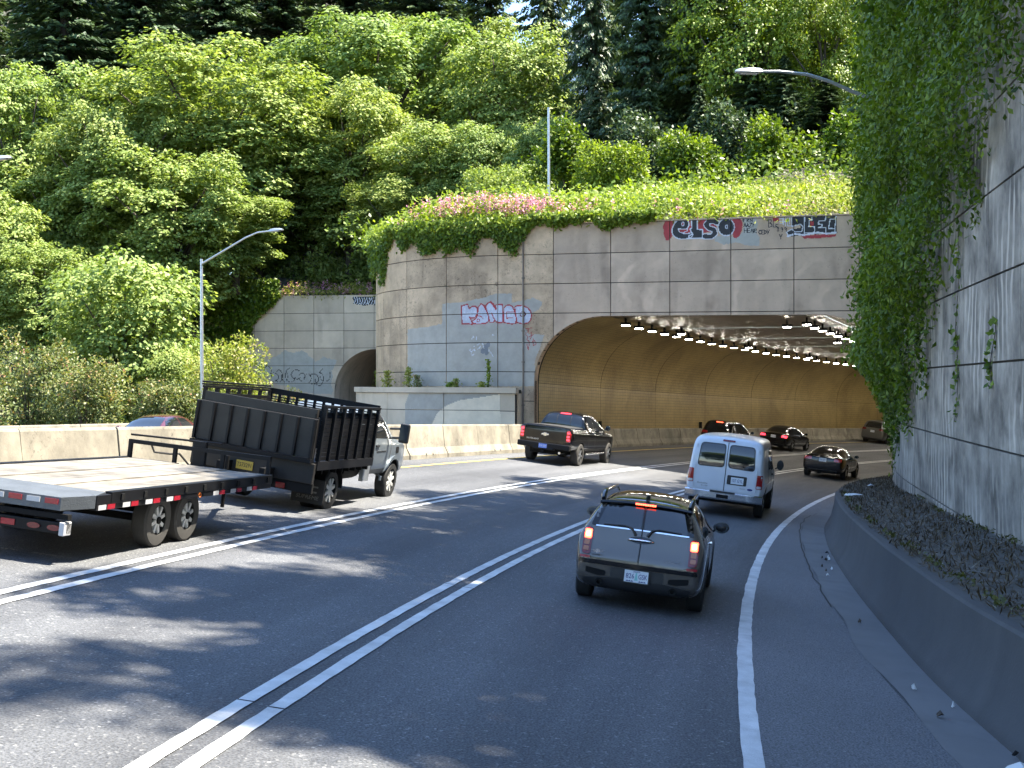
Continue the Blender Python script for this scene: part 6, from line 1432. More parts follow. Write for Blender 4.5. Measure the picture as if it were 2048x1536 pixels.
    if lit: P('high_brake_light', rect(-0.18, 0.18, zr1 + 0.02, zr1 + 0.05, 0.01), 'rear', 'red_lit', off=0.02)
    P('rear_valance', rpoly([(-Wd * 0.7, 0.27), (Wd * 0.7, 0.27), (Wd * 0.72, 0.40), (-Wd * 0.72, 0.40)], 0.04), 'rear', 'black_plastic', off=0.012)
    if plate_:
        zp = 0.82 if kind != 'suv' else 0.9; yy = min(hit(bv, 'rear', (0.1, zp - 0.07)).y, hit(bv, 'rear', (0.1, zp + 0.07)).y); plate(o, 0, yy - 0.015, zp, 'ZRF 841' if kind == 'coupe' else '593 KLD', '', full=False, frame=False)
    P('front_grille', rect(-0.38, 0.38, 0.40, 0.60, 0.05), 'front', 'chassis', off=0.01)
    for (x, y) in ((-Wd + 0.10, 0), (Wd - 0.10, 0), (-Wd + 0.10, wb), (Wd - 0.10, wb)): wheel(o, x, y, r, 0.215)
    return o
# ------------------------------------------------------------------ flatbed trailer
def build_trailer():
    o = empty('flatbed_trailer'); tag(o, 'black flatbed trailer with weathered plank deck and red-white reflector tape', 'trailer')
    W2, z0, yr, yf = 1.25, 0.84, -2.32, 3.45; YT = -1.62          # deck from the tail break YT to the headboard yf
    n = 14; pw = 2 * W2 / n
    for k in range(n):
        m = MB(); m.bb(-W2 + 0.05 + k * (pw - 0.007) + 0.003, -W2 + 0.05 + (k + 1) * (pw - 0.007) - 0.003, YT, yf, z0 - 0.04, z0 + rnd.uniform(-0.008, 0.004))
        m.build('deck_plank', 'plank', o)
    m = MB(); tp = [(-W2 + 0.03, YT - 0.01, 0), (W2 - 0.03, YT - 0.01, 0), (W2 + 0.03, yr + 0.36, -0.02), (W2 - 0.20, yr, -0.05), (-W2 + 0.20, yr, -0.05), (-W2 - 0.03, yr + 0.36, -0.02)]
    m.add([(x, y, z0 + z + 0.004) for x, y, z in tp] + [(x, y, z0 + z - 0.10 - (0.05 if y < YT - 0.02 else 0)) for x, y, z in tp], [(0, 5, 4, 3, 2, 1), (6, 7, 8, 9, 10, 11)] + [(k, (k + 1) % 6, 6 + (k + 1) % 6, 6 + k) for k in range(6)]); m.build('tail_plate', 'ramp_steel', o)
    for sd in (-1, 1):
        m = MB(); m.bb(sd * W2 - 0.05, sd * W2 + 0.05, YT, yf, z0 - 0.13, z0 + 0.012); m.bb(sd * W2 + sd * 0.02 - 0.02, sd * W2 + sd * 0.02 + 0.02, YT, yf, z0 - 0.20, z0 - 0.13)
        m.bb(sd * W2 - 0.045, sd * W2 + 0.045, yr + 0.37, YT, z0 - 0.20, z0 - 0.015)
        sr = m.build('side_rail', 'dark_metal', o, bevel=0.008)
        for k in range(9):
            sk = MB(); y = lerp(YT + 0.25, yf - 0.2, k / 8); sk.bb(sd * W2 + sd * 0.05 - 0.008, sd * W2 + sd * 0.05 + 0.012 * sd + 0.008, y - 0.04, y + 0.04, z0 - 0.10, z0 - 0.02)
            sk.build('stake_pocket', 'chassis', sr)
        k = 0; y = YT + 0.05
        for y in [YT - 0.28 + 0.58 * i for i in range(4)] + [YT + 2.9, YT + 3.5, YT + 4.1]:
            for j, mt in enumerate(('reflector_white', 'reflector_red')):
                t = MB(); t.bb(sd * (W2 + 0.041), sd * (W2 + 0.046), y + j * 0.21, y + j * 0.21 + 0.18, z0 - 0.195, z0 - 0.135); t.build('reflector_tape', mt, o)
        t = MB(); t.lathe([(0, 0.001), (0, 0.035), (0.015, 0.035)], (sd * (W2 + 0.04), YT + 2.45, z0 - 0.165), 'x', 10, sgn=sd); t.build('side_marker', 'amber', o)
        for i in range(2): wheel(o, sd * (W2 - 0.22), 0.86 * i, 0.365, 0.22, 'steel_rim', 'tyre_dusty', 8, rim=0.56)
    t = MB()
    for k in range(7): pass
    for k in range(9):
        x = lerp(-W2 + 0.22, W2 - 0.40, k / 8); t = MB(); t.bb(x, x + 0.17, yr - 0.012, yr - 0.003, z0 - 0.13, z0 - 0.07); t.build('reflector_tape', 'reflector_red' if k % 2 == 0 else 'reflector_white', o)
    m = MB(); m.bb(-W2 + 0.1, W2 - 0.1, yr + 0.02, yr + 0.10, z0 - 0.30, z0 - 0.24)
    for y in (-1.4, 0.0, 1.2, 2.6): m.bb(-W2 + 0.05, W2 - 0.05, y - 0.04, y + 0.04, z0 - 0.16, z0 - 0.05)
    for x in (-0.5, 0.5): m.bb(x - 0.05, x + 0.05, -1.9, yf + 0.1, z0 - 0.34, z0 - 0.16)
    for y in (0, 0.86): m.tube([(-W2 + 0.1, y, 0.36), (W2 - 0.1, y, 0.36)], 0.05, 8)
    m.build('chassis_frame', 'chassis', o)
    bm_ = MB(); bm_.bb(-W2 + 0.18, W2 - 0.12, yr + 0.04, yr + 0.16, 0.36, 0.50); bo = bm_.build('rear_bumper', 'dark_metal', o, bevel=0.01)
    for sd in (-1, 1):
        q = MB(); q.tube([(sd * 0.55, yr + 0.10, 0.46), (sd * 0.55, yr + 0.75, z0 - 0.18)], 0.035, 6); q.build('bumper_strut', 'dark_metal', o)
        for i, x in enumerate((0.98, 0.72)):
            q = MB(); q.add([(sd * x + 0.085 * math.cos(t_), yr + 0.035 - d_, 0.43 + 0.035 * math.sin(t_)) for d_ in (0, 0.015) for t_ in [a * math.pi / 8 for a in range(16)]], [tuple(range(16, 32))] + [(a, (a + 1) % 16, 16 + (a + 1) % 16, 16 + a) for a in range(16)]); q.build('tail_light', 'red_dim', o)
        q = MB(); q.bb(sd * (W2 - 0.155) - 0.035, sd * (W2 - 0.155) + 0.035, yr + 0.0, yr + 0.16, 0.35, 0.51); q.build('bumper_end_cap', 'reflector_white', o, bevel=0.01)
        for i, mt in enumerate(('reflector_red', 'reflector_white')): q = MB(); q.bb(sd * (0.38 - 0.2 * i) - 0.09, sd * (0.38 - 0.2 * i) + 0.09, yr + 0.028, yr + 0.039, 0.395, 0.465); q.build('reflector_tape', mt, o)
    hb = MB()
    for x in (-W2 + 0.03, -0.42, 0.42, W2 - 0.03): hb.bb(x - 0.03, x + 0.03, yf - 0.05, yf + 0.01, z0 - 0.1, z0 + 0.30)
    hb.bb(-W2, W2, yf - 0.055, yf + 0.015, z0 + 0.235, z0 + 0.30); hb.bb(-0.10, 0.10, yf - 0.03, yf + 0.06, z0 + 0.0, z0 + 0.40)
    hb.tube([(-W2 - 0.02, yf + 0.05, z0 + 0.37), (0.35, yf + 0.05, z0 + 0.40)], 0.018, 6); hb.build('headboard_rail', 'dark_metal', o)
    tg_ = MB(); tg_.tube([(-0.5, yf, z0 - 0.28), (0, yf + 1.25, 0.46)], 0.05, 6); tg_.tube([(0.5, yf, z0 - 0.28), (0, yf + 1.25, 0.46)], 0.05, 6); tg_.bb(-0.06, 0.06, yf + 1.1, yf + 1.5, 0.40, 0.52); tg_.tube([(0.12, yf + 0.85, 0.12), (0.12, yf + 0.85, 1.0)], 0.035, 8); tg_.build('tongue', 'chassis', o)
    cb = MB(); cb.tube([(-0.9, yf + 0.03, z0 + 0.28), (-0.86, yf + 0.12, z0 + 0.12), (-0.6, yf + 0.15, z0 + 0.12), (-0.45, yf + 0.2, z0 + 0.14), (-0.35, yf + 0.5, z0 - 0.1)], 0.018, 6); cb.build('cable', 'black_rubber', o)
    return o
# ------------------------------------------------------------------ stake-bed truck
def build_truck():
    o = empty('stake_bed_truck'); tag(o, 'black stake-bed truck with silver cab and folded lift gate towing the trailer', 'truck')
    yr, yf, zf, W2 = -1.22, 1.72, 1.00, 1.22
    d = MB(); d.bb(-W2, W2, yr, yf, zf - 0.14, zf); d.build('bed_floor', 'dark_metal', o, bevel=0.01)
    d = MB()
    for k in range(9): y = lerp(yr + 0.1, yf - 0.1, k / 8); d.bb(-W2 + 0.05, W2 - 0.05, y - 0.03, y + 0.03, zf - 0.24, zf - 0.14)
    for x in (-0.42, 0.42): d.bb(x - 0.05, x + 0.05, -1.75, 5.0, 0.52, 0.78)
    d.build('chassis_frame', 'chassis', o)
    for sd in (-1, 1):
        r = MB(); r.bb(sd * W2 - 0.02, sd * W2 + 0.02, yr, yf, zf - 0.15, zf + 0.01); r.build('bed_side_rail', 'dark_metal', o)
        ns = 7
        for k in range(ns):
            y = lerp(yr + 0.06, yf - 0.06, k / (ns - 1)); s_ = MB(); s_.bb(sd * (W2 - 0.01) - 0.03, sd * (W2 - 0.01) + 0.03, y - 0.035, y + 0.035, zf, zf + 1.0); s_.build('stake_post', 'dark_metal', o)
        for zc in (0.20, 0.50, 0.80):        # perforated rack boards between the stakes
            for k in range(4):
                z = zf + zc - 0.18 + 0.075 * k; s_ = MB(); s_.bb(sd * (W2 - 0.045) - 0.012, sd * (W2 - 0.045) + 0.012, yr + 0.02, yf - 0.02, z, z + 0.066); s_.build('slat', 'dark_metal', o)
        s_ = MB(); s_.bb(sd * (W2 - 0.01) - 0.035, sd * (W2 - 0.01) + 0.035, yr, yf, zf + 1.0, zf + 1.04); s_.build('top_rail', 'dark_metal', o)
        for k in range(2 if sd < 0 else 0): s_ = MB(); s_.bb(sd * (W2 - 0.01) - 0.03, sd * (W2 - 0.01) + 0.03, yr - 0.05, yf - 0.1, zf + 1.05 + 0.045 * k, zf + 1.08 + 0.045 * k); s_.build('stored_rail', 'dark_metal', o)
    # front bulkhead with openings
    for k in range(13):
        x = lerp(-W2 + 0.03, W2 - 0.03, k / 12); s_ = MB(); s_.bb(x - 0.028, x + 0.028, yf - 0.05, yf - 0.01, zf, zf + 1.06); s_.build('bulkhead_bar', 'dark_metal', o)
    for z, h in ((0.0, 0.32), (0.38, 0.25), (0.68, 0.1), (0.80, 0.02), (0.85, 0.02), (0.90, 0.02), (0.96, 0.12)):
        s_ = MB(); s_.bb(-W2, W2, yf - 0.06, yf - 0.005, zf + z, zf + z + h); s_.build('bulkhead_rail', 'dark_metal', o)
    # rear: folded lift-gate platform with six ribs, sill and lower panel
    gy = yr - 0.16; g_ = MB(); g_.bb(-W2, W2 - 0.04, gy, gy + 0.05, zf + 0.06, zf + 0.78); lg = g_.build('lift_gate', 'gate_brown', o, bevel=0.01)
    for k in range(8):
        x = lerp(-W2 + 0.04, W2 - 0.08, k / 7); q = MB(); q.bb(x - 0.024, x + 0.024, gy - 0.055, gy - 0.002, zf + 0.065, zf + 0.77); q.build('rib', 'dark_metal', lg, bevel=0.006)
    q = MB(); q.bb(-W2, W2 - 0.04, gy - 0.08, gy + 0.05, zf - 0.02, zf + 0.055); q.build('platform_lip', 'dark_metal', lg)
    q = MB(); q.bb(-W2 + 0.10, W2 - 0.10, yr - 0.09, yr - 0.01, zf + 0.72, zf + 0.95); q.build('rear_rack_beam', 'gate_brown', o)
    q = MB(); q.bb(-W2, W2, yr - 0.10, yr - 0.005, zf - 0.40, zf - 0.03); q.build('rear_sill', 'gate_brown', o, bevel=0.01)
    q = MB(); q.bb(-W2, W2, yr - 0.06, yr + 0.02, zf - 0.58, zf - 0.405); q.build('under_ride_bar', 'chassis', o)
    plate(o, -0.12, yr - 0.115, zf - 0.27, 'T573291', '', 'plate_yellow', 'ink_black', full=False, frame=False, w=0.33, h=0.16)
    for x in (-0.62, 0.62):
        q = MB(); q.bb(x - 0.09, x + 0.09, yr - 0.10, yr - 0.065, zf - 0.56, zf - 0.46); q.build('tail_light', 'red_dim', o)
    q = MB(); q.bb(W2 - 0.14, W2 - 0.06, yr - 0.1, yr - 0.02, zf - 0.02, zf + 0.8); q.bb(W2 - 0.12, W2 - 0.09, yr - 0.13, yr - 0.1, zf + 0.75, zf + 0.88); q.build('gate_arm', 'dark_metal', o)
    # mud flap with lettering
    for sd in (-1, 1):
        q = MB(); q.bb(sd * 0.86 - 0.32, sd * 0.86 + 0.32, -0.56, -0.54, 0.16, 0.62); mf = q.build('mud_flap', 'black_rubber', o)
        textmesh('lettering', 'SUPREME', 0.07, 'ink_grey', mf, rear_m(sd * 0.86, -0.564, 0.27), 0.46, shear=0.2)
        e_ = MB()
        for a, b_, c_, d_ in ((-0.06, 0.02, 0.46, 0.49), (-0.10, -0.02, 0.36, 0.39), (-0.03, 0.0, 0.36, 0.49), (0.05, 0.20, 0.46, 0.49), (0.03, 0.18, 0.36, 0.39), (0.03, 0.06, 0.36, 0.49)): e_.bb(sd * 0.86 + a, sd * 0.86 + b_, -0.565, -0.561, c_, d_)
        e_.build('emblem', 'ink_grey', mf)
        fd = MB(); arc = [(0.50 * math.cos(t), 0.42 + 0.50 * math.sin(t)) for t in [math.pi * k / 12 for k in range(13)]]; arc2 = [(0.47 * math.cos(t), 0.42 + 0.47 * math.sin(t)) for t in [math.pi * k / 12 for k in range(12, -1, -1)]]
        fd.prism(arc + arc2, 'x', sd * 0.60, sd * 1.12); fd.build('fender', 'chassis', o)
    for sd in (-1, 1):
        wheel(o, sd * 0.98, 0, 0.40, 0.22, 'steel_rim', 'black_rubber', 8); wheel(o, sd * 0.70, 0, 0.40, 0.22, 'steel_rim', 'black_rubber', 8)
        wheel(o, sd * 0.88, 3.75, 0.40, 0.24, 'steel_rim', 'black_rubber', 8)
    for x in (0.80, -0.85): t = MB(); t.tube([(x, 1.65, 0.75), (x, 0.75, 0.75)], 0.22, 12); t.build('fuel_tank', 'chassis', o, smooth=True, auto=50)
    t = MB(); t.bb(1.02, 1.10, 1.62, 1.98, 0.50, 1.0); t.build('step_bracket', 'galv', o)
    # cab
    ys = [1.82, 1.86, 1.98, 2.3, 2.9, 3.3, 3.6, 3.85, 4.2, 4.6, 4.75]
    st = stations(ys, [(1.82, 0.56), (4.75, 0.50)], [(1.82, 0.92), (2.0, 1.0), (4.4, 1.0), (4.75, 0.88)], [(1.82, 1.30), (4.75, 1.22)], [(1.82, 1.72), (1.9, 1.88), (2.1, 1.96), (3.0, 1.97), (3.25, 1.92), (3.6, 1.60), (3.85, 1.37), (4.6, 1.26), (4.75, 1.05)], [(1.82, 0.80), (2.1, 0.76), (3.0, 0.74), (3.8, 0.86), (4.75, 0.8)])
    b, bv = body('cab', st, 'silver_truck_paint', o, [(3.75, 0.42, 0.48, 1.0)])
    P = lambda *a, **k: patch(a[0], bv, *a[1:], o, **k)
    for sd in (-1, 1):
        ax = 'right' if sd > 0 else 'left'
        P('door_window', rpoly([(2.42, 1.36), (3.48, 1.34), (3.12, 1.84), (2.42, 1.86)], 0.06), ax, 'glass_dark', off=0.006)
        seam(bv, [(2.36, 0.62), (2.36, 1.86)], ax, o, 0.012); seam(bv, [(3.36, 0.70), (3.5, 1.30)], ax, o, 0.012)
        P('door_handle', rect(2.46, 2.66, 1.18, 1.22, 0.015), ax, 'black_plastic', off=0.03)
        P('lower_trim', rect(2.15, 3.24, 0.56, 0.70, 0.03), ax, 'ramp_steel', off=0.008)
        P('side_vent', rect(3.80, 3.98, 1.02, 1.16, 0.03), ax, 'chassis', off=0.008)
        m = MB(); m.bb(sd * 1.32 - 0.11, sd * 1.32 + 0.11, 3.18, 3.27, 1.30, 1.72); mo = m.build('tow_mirror', 'black_plastic', o, bevel=0.03)
        gl_ = MB(); gl_.bb(sd * 1.32 - 0.09, sd * 1.32 + 0.09, 3.172, 3.179, 1.36, 1.70); gl_.build('mirror_glass', 'mirror_dim', mo)
        m = MB()
        for z in (1.40, 1.60): m.tube([(sd * 0.96, 3.30, z - 0.04), (sd * 1.24, 3.24, z)], 0.025, 6)
        m.build('mirror_arm', 'black_plastic', mo)
        P('fender_flare', [(3.75 + r_ * math.cos(t), 0.42 + r_ * math.sin(t)) for r_, ts in ((0.47, range(13)), (0.55, range(12, -1, -1))) for t in [math.pi * k / 12 for k in ts]], ax, 'silver_truck_paint', off=0.03)
    textmesh('lettering', 'Speedometer', 0.07, 'ink_black', o, side_m(hit(bv, 'right', (2.85, 1.08)).x + 0.006, 2.85, 1.08), 0.62)
    P('rear_window', rpoly([(-0.62, 1.42), (0.62, 1.42), (0.58, 1.78), (-0.58, 1.78)], 0.06), 'rear', 'glass_dark', off=0.008)
    P('windscreen', rpoly([(-0.72, 3.22), (0.72, 3.22), (0.84, 3.78), (-0.84, 3.78)], 0.05), 'top', 'glass_dark', off=0.006, cell=0.1)
    return o
def plank_mat():
    m, n, l, b = new_mat('plank'); tc = N(n, 'ShaderNodeTexCoord').outputs['Object']; oi = N(n, 'ShaderNodeObjectInfo')
    gr = tex(n, l, tc, scale=1.0, detail=8, rough=0.7, stretch=(26, 0.9, 26)); c = ramp(n, l, gr.outputs['Fac'], [(0.3, (0.10, 0.09, 0.078)), (0.55, (0.215, 0.198, 0.17)), (0.8, (0.27, 0.25, 0.215))])
    st = tex(n, l, tc, scale=1.4, detail=6, rough=0.65); sf = ramp(n, l, st.outputs['Fac'], [(0.36, (0.55, 0.54, 0.52)), (0.58, (1, 1, 1))]); c = mixc(n, l, 1.0, c, sf, 'MULTIPLY')
    po = ramp(n, l, oi.outputs['Random'], [(0, (0.84, 0.84, 0.85)), (0.5, (0.97, 0.97, 0.97)), (1, (1.12, 1.08, 1.02))]); c = mixc(n, l, 1.0, c, po, 'MULTIPLY')
    l.new(c, b.inputs['Base Color']); b.inputs['Roughness'].default_value = 0.85; return m
M['plank'] = plank_mat()
M['ramp_steel'] = plain('ramp_steel', (0.10, 0.11, 0.12), 0.55, metal=0.4, bump=0.3, bscale=60, var=0.2)
M['gate_brown'] = plain('gate_brown', (0.022, 0.020, 0.018), 0.5, var=0.35, spec=0.35)
M['ink_grey'] = plain('ink_grey', (0.16, 0.16, 0.15), 0.6)
M['mirror_dim'] = plain('mirror_dim', (0.10, 0.12, 0.13), 0.1, metal=0.6)

def at_px(x, y, dz=0.0):
    """point on the road surface seen at pixel (x, y)"""
    lo, hi = 3.0, 130.0
    for _ in range(60):
        m = (lo + hi) / 2; X = (x - 1024) / F * m
        if (768 - y) / F * m < road_z(X, m) + dz: hi = m
        else: lo = m
    return road_so((x - 1024) / F * lo, lo)
e_ = build_estate(); place(e_, s_at_y(16.45, -2.27), -2.27)
v_ = build_van(); place(v_, s_at_y(32.85, -2.05), -2.05, yaw=math.radians(-2))
p_ = build_pickup(); place(p_, s_at_y(45.3, 5.95), 5.95)
t_ = build_trailer(); place(t_, s_at_y(16.75, 5.22), 5.22)
k_ = build_truck(); place(k_, s_at_y(23.75, 5.42), 5.42, lean=math.radians(2.5))
c1 = build_car('black four-door sedan with lit red tail lamps in the tunnel left lane', 'black_paint', 'sedan', 'red_soft'); s, f_ = at_px(1555, 899); place(c1, s, f_)
c2 = build_car('black two-door coupe just ahead of the white van in the right lane', 'black_paint', 'coupe', 'red_lens', name='coupe'); s, f_ = at_px(1650, 955); place(c2, s, f_)
c3 = build_car('dark compact SUV almost hidden behind the roof of the white van', 'black_paint', 'suv', 'red_lens', lit=True, name='suv'); s, f_ = at_px(1440, 905); place(c3, s, f_)
c4 = build_car('grey SUV half hidden by the ivy at the tunnel bend', 'grey_paint', 'suv', 'red_dim', name='suv'); s, f_ = at_px(1752, 886); place(c4, s, f_)
c5 = build_car('maroon sedan approaching on the far side of the median', 'maroon_paint', 'sedan', 'red_lens', plate_=False)
c5.matrix_world = Matrix.Translation((-12.1, 44.0, opp_z(-13, 44) + 0.03)) @ Matrix.Rotation(math.radians(180 - 12), 4, 'Z')
# ================================================================== GRAFFITI, COVER PAINT AND PAINTED SUN PATCH (thin paint films on the panels)
def seg_d(p, a, b):
    ax, ay = a; bx, by = b; dx, dy = bx - ax, by - ay; L = dx * dx + dy * dy; t = 0 if L == 0 else max(0, min(1, ((p[0] - ax) * dx + (p[1] - ay) * dy) / L))
    return math.hypot(p[0] - ax - t * dx, p[1] - ay - t * dy)
def smooth_closed(P, n=3):
    out = []; m = len(P)
    for i in range(m):
        p0, p1, p2, p3 = P[i - 1], P[i], P[(i + 1) % m], P[(i + 2) % m]
        for k in range(n):
            t = k / n; out.append(tuple(0.5 * (2 * b + (c - a) * t + (2 * a - 5 * b + 4 * c - d) * t * t + (3 * b - a - 3 * c + d) * t ** 3) for a, b, c, d in zip(p0, p1, p2, p3)))
    return out
class Layers:
    """paint layers in crop coordinates; later layers cover earlier ones"""
    def __init__(s, x0, y0, k): s.o = (x0, y0, k); s.L = []
    def fill(s, P, m, rough=0.0): s.L.append(('f', P, m, rough, (min(p[0] for p in P), max(p[0] for p in P), min(p[1] for p in P), max(p[1] for p in P)))); return s
    def line(s, P, w, m): s.L.append(('l', P, m, w / 2, (min(p[0] for p in P) - w, max(p[0] for p in P) + w, min(p[1] for p in P) - w, max(p[1] for p in P) + w))); return s
    def outline(s, P, w, m): return s.line(list(P) + [P[0]], w, m)
    def at(s, x, y):
        x0, y0, k = s.o; p = ((x - x0) * k, (y - y0) * k); r = -1
        for t, P, m, w, (a, b, c, d) in reversed(s.L):
            e = w if t == 'f' else 0
            if not (a - e <= p[0] <= b + e and c - e <= p[1] <= d + e): continue
            if t == 'f':
                q = p
                if w: q = (p[0] + w * noise.noise((p[0] * 0.02, p[1] * 0.02, 1)) + w * 0.5 * noise.noise((p[0] * 0.1, p[1] * 0.1, 3)), p[1] + w * noise.noise((p[0] * 0.02, p[1] * 0.02, 5)) + w * 0.5 * noise.noise((p[0] * 0.1, p[1] * 0.1, 7)))
                if inpoly(q, P): return m
            else:
                for i in range(len(P) - 1):
                    if seg_d(p, P[i], P[i + 1]) < w: return m
        return r
def spray(name, parent, wp, cols, rows, bbox, layers, mats, cell, w=0.006, gap=0.016, mask=None):
    u0, u1, v0, v1 = bbox; V = []; Fq = []; I = []
    for ca, cb in zip(cols, cols[1:]):
        if cb < u0 or ca > u1: continue
        a, b = ca + gap, cb - gap; nu = max(1, int((b - a) / cell))
        for ra, rb in zip(rows, rows[1:]):
            if ra < v0 or rb > v1: continue
            t, bt = ra - gap, rb + gap; nv = max(1, int((t - bt) / cell))
            for j in range(nv):
                vc0, vc1 = lerp(bt, t, j / nv), lerp(bt, t, (j + 1) / nv); run = None
                for i in range(nu + 1):
                    m = -1
                    if i < nu:
                        uc = lerp(a, b, (i + 0.5) / nu); vm = (vc0 + vc1) / 2
                        if u0 <= uc <= u1 and v0 <= vm <= v1 and (mask is None or mask(uc, vm)):
                            q = wp(uc, vm); m = layers.at(1024 + F * q.x / q.y, 768 - F * q.z / q.y)
                    brk = run is not None and (m != run[1] or i - run[0] > 8)
                    if brk:
                        x0, x1 = lerp(a, b, run[0] / nu), lerp(a, b, i / nu); k = len(V); V += [wp(x0, vc0, w), wp(x1, vc0, w), wp(x1, vc1, w), wp(x0, vc1, w)]; Fq.append((k, k + 1, k + 2, k + 3)); I.append(run[1]); run = None
                    if m >= 0 and run is None: run = (i, m)
    o = mobj(name, V, Fq, mats, parent, idx=I); return o
def cu(x): return wall_px(x, 700)[0]
# --- silver bubble letters with red outline on the wing wall, over grey cover paint
G = Layers(880, 580, 9.309)
K3 = lambda x, y: ((720 + x / 3.84 - 880) * 9.309, (460 + y / 3.84 - 580) * 9.309)
G.fill([K3(*p) for p in ((366, 762), (530, 742), (630, 722), (632, 566), (800, 552), (960, 518), (1040, 490), (1166, 488), (1166, 560), (1262, 540), (1330, 520), (1402, 552), (1382, 604), (1320, 636), (1255, 640), (1252, 740), (1300, 800), (1420, 805), (1400, 860), (1345, 1000), (1340, 1200), (366, 1200))], 0, rough=14)
for k in range(16):
    r_ = random.Random(k); x, y = r_.uniform(830, 1020), r_.uniform(815, 960); G.line([K3(x, y), K3(x + r_.uniform(-14, 14), y + r_.uniform(-22, 22)), K3(x + r_.uniform(-20, 20), y + r_.uniform(-5, 30))], 10, 4)
for k in range(5): r_ = random.Random(k + 40); x, y = r_.uniform(940, 1010), r_.uniform(880, 950); G.fill([K3(x + 16 * math.cos(t), y + 22 * math.sin(t)) for t in [a * 0.7 for a in range(9)]], 5, rough=10)
let = [[(400, 300), (515, 262), (545, 350), (600, 306), (660, 300), (700, 350), (702, 440), (650, 512), (590, 525), (548, 500), (580, 560), (606, 642), (520, 625), (410, 635)],
       [(708, 322), (770, 258), (830, 320), (880, 420), (915, 520), (900, 590), (850, 620), (720, 632), (610, 625), (605, 575), (660, 540), (702, 480)],
       [(850, 320), (880, 250), (940, 230), (985, 280), (1040, 362), (1040, 275), (1162, 270), (1176, 602), (1075, 612), (1020, 560), (1000, 600), (930, 602), (900, 480)],
       [(1190, 340), (1230, 290), (1290, 275), (1350, 310), (1390, 400), (1422, 520), (1412, 622), (1340, 632), (1185, 605)],
       [(1390, 320), (1440, 290), (1540, 288), (1630, 330), (1690, 400), (1704, 480), (1690, 560), (1640, 612), (1540, 632), (1430, 602), (1412, 450)]]
for P in let: G.fill(P, 1)
for P in let:
    xs = [p[0] for p in P]; x = min(xs) + 25
    while x < max(xs) - 20: G.L.append(('l', [(x, 560), (x + 45, 330)], 4, 3.5, (min(xs) + 20, max(xs) - 20, 335, 590))); x += 62
for P in let: G.outline(P, 21, 2)
G.line([(940, 222), (990, 262), (1045, 350)], 34, 2); G.line([(760, 252), (825, 290), (850, 300), (890, 245), (945, 225)], 24, 2)
G.outline([(712 + 26 * math.cos(t), 568 + 26 * math.sin(t)) for t in [k * 0.52 for k in range(12)]], 14, 2).line([(700, 480), (765, 492), (806, 540)], 14, 2)
G.line([(962, 430), (1000, 530), (1058, 606)], 18, 2).line([(1388, 404), (1236, 408), (1240, 526), (1350, 522)], 15, 2)
G.outline([(1543 + 48 * math.cos(t), 450 + 46 * math.sin(t)) for t in [k * 0.45 for k in range(14)]], 17, 3)
for P in ([(1600, 720), (1710, 710)], [(1655, 715), (1640, 790), (1600, 802)], [(1590, 830), (1640, 870), (1620, 920), (1660, 955)], [(1660, 872), (1742, 830)], [(1700, 790), (1690, 912)], [(1620, 1010), (1645, 1115), (1665, 960)], [(1745, 890), (1728, 960), (1740, 1040), (1790, 1010), (1762, 940), (1710, 980)]): G.line(P, 12, 2)
spray('graffiti', portal, wallp, COLS, ROWS, (cu(813), cu(1090), -0.6, 4.2), G, ['cover_grey', 'spray_silver', 'spray_red', 'spray_darkred', 'spray_white', 'cover_dark'], 0.03, mask=lambda u, v: arch(u) < -50 or v > arch(u) + 0.03)['label'] = 'silver bubble-letter graffiti with red outlines over grey cover paint'
# --- black and white graffiti along the top edge
E_ = Layers(1300, 420, 4.6545)
E_.fill([(590, 240), (790, 250), (870, 205), (870, 80), (985, 72), (1005, 130), (985, 230), (1020, 245), (1015, 330), (900, 332), (800, 300), (690, 322), (600, 290)], 4, rough=12)
E_.fill(smooth_closed([(135, 110), (215, 90), (215, 230), (180, 275), (145, 275), (125, 200)]), 2, rough=8).fill(smooth_closed([(775, 78), (850, 85), (856, 180), (830, 235), (785, 262), (765, 160)]), 2, rough=8)
E_.fill([(300, 86), (620, 82), (620, 200), (300, 230)], 2)
el = [smooth_closed([(205, 180), (240, 110), (300, 86), (352, 96), (360, 150), (330, 182), (292, 190), (305, 216), (352, 220), (392, 212), (392, 246), (340, 268), (270, 268), (218, 238)]),
      [(372, 176), (390, 170), (385, 92), (442, 90), (440, 180), (488, 182), (494, 264), (362, 266), (362, 240), (392, 225)],
      smooth_closed([(600, 88), (624, 115), (618, 150), (578, 150), (562, 165), (600, 182), (630, 215), (612, 252), (560, 266), (496, 264), (490, 190), (500, 122), (540, 92)]),
      [(710 + 76 * math.cos(t), 160 + 80 * math.sin(t)) for t in [k * 2 * math.pi / 26 for k in range(26)]]]
SP = [(622, 118), (596, 104), (545, 108), (522, 138), (548, 168), (596, 184), (606, 216), (574, 246), (508, 246)]
del el[2]
for P in el: E_.fill(P, 0)
for P in el: E_.outline(P, 10, 1)
E_.line(SP, 54, 1).line(SP, 38, 0)
E_.fill([(262, 178), (352, 178), (340, 200), (300, 216), (272, 205)], 2).outline([(262, 176), (352, 176), (345, 196), (304, 214), (275, 206)], 7, 1)
E_.fill([(306 + 9 * math.cos(t), 130 + 14 * math.sin(t)) for t in [k * 0.63 for k in range(10)]], 2).outline([(306 + 12 * math.cos(t), 130 + 18 * math.sin(t)) for t in [k * 0.63 for k in range(10)]], 7, 1)
E_.fill([(713 + 8 * math.cos(t), 157 + 15 * math.sin(t)) for t in [k * 0.63 for k in range(10)]], 0).outline([(713 + 10 * math.cos(t), 157 + 18 * math.sin(t)) for t in [k * 0.63 for k in range(10)]], 8, 1)
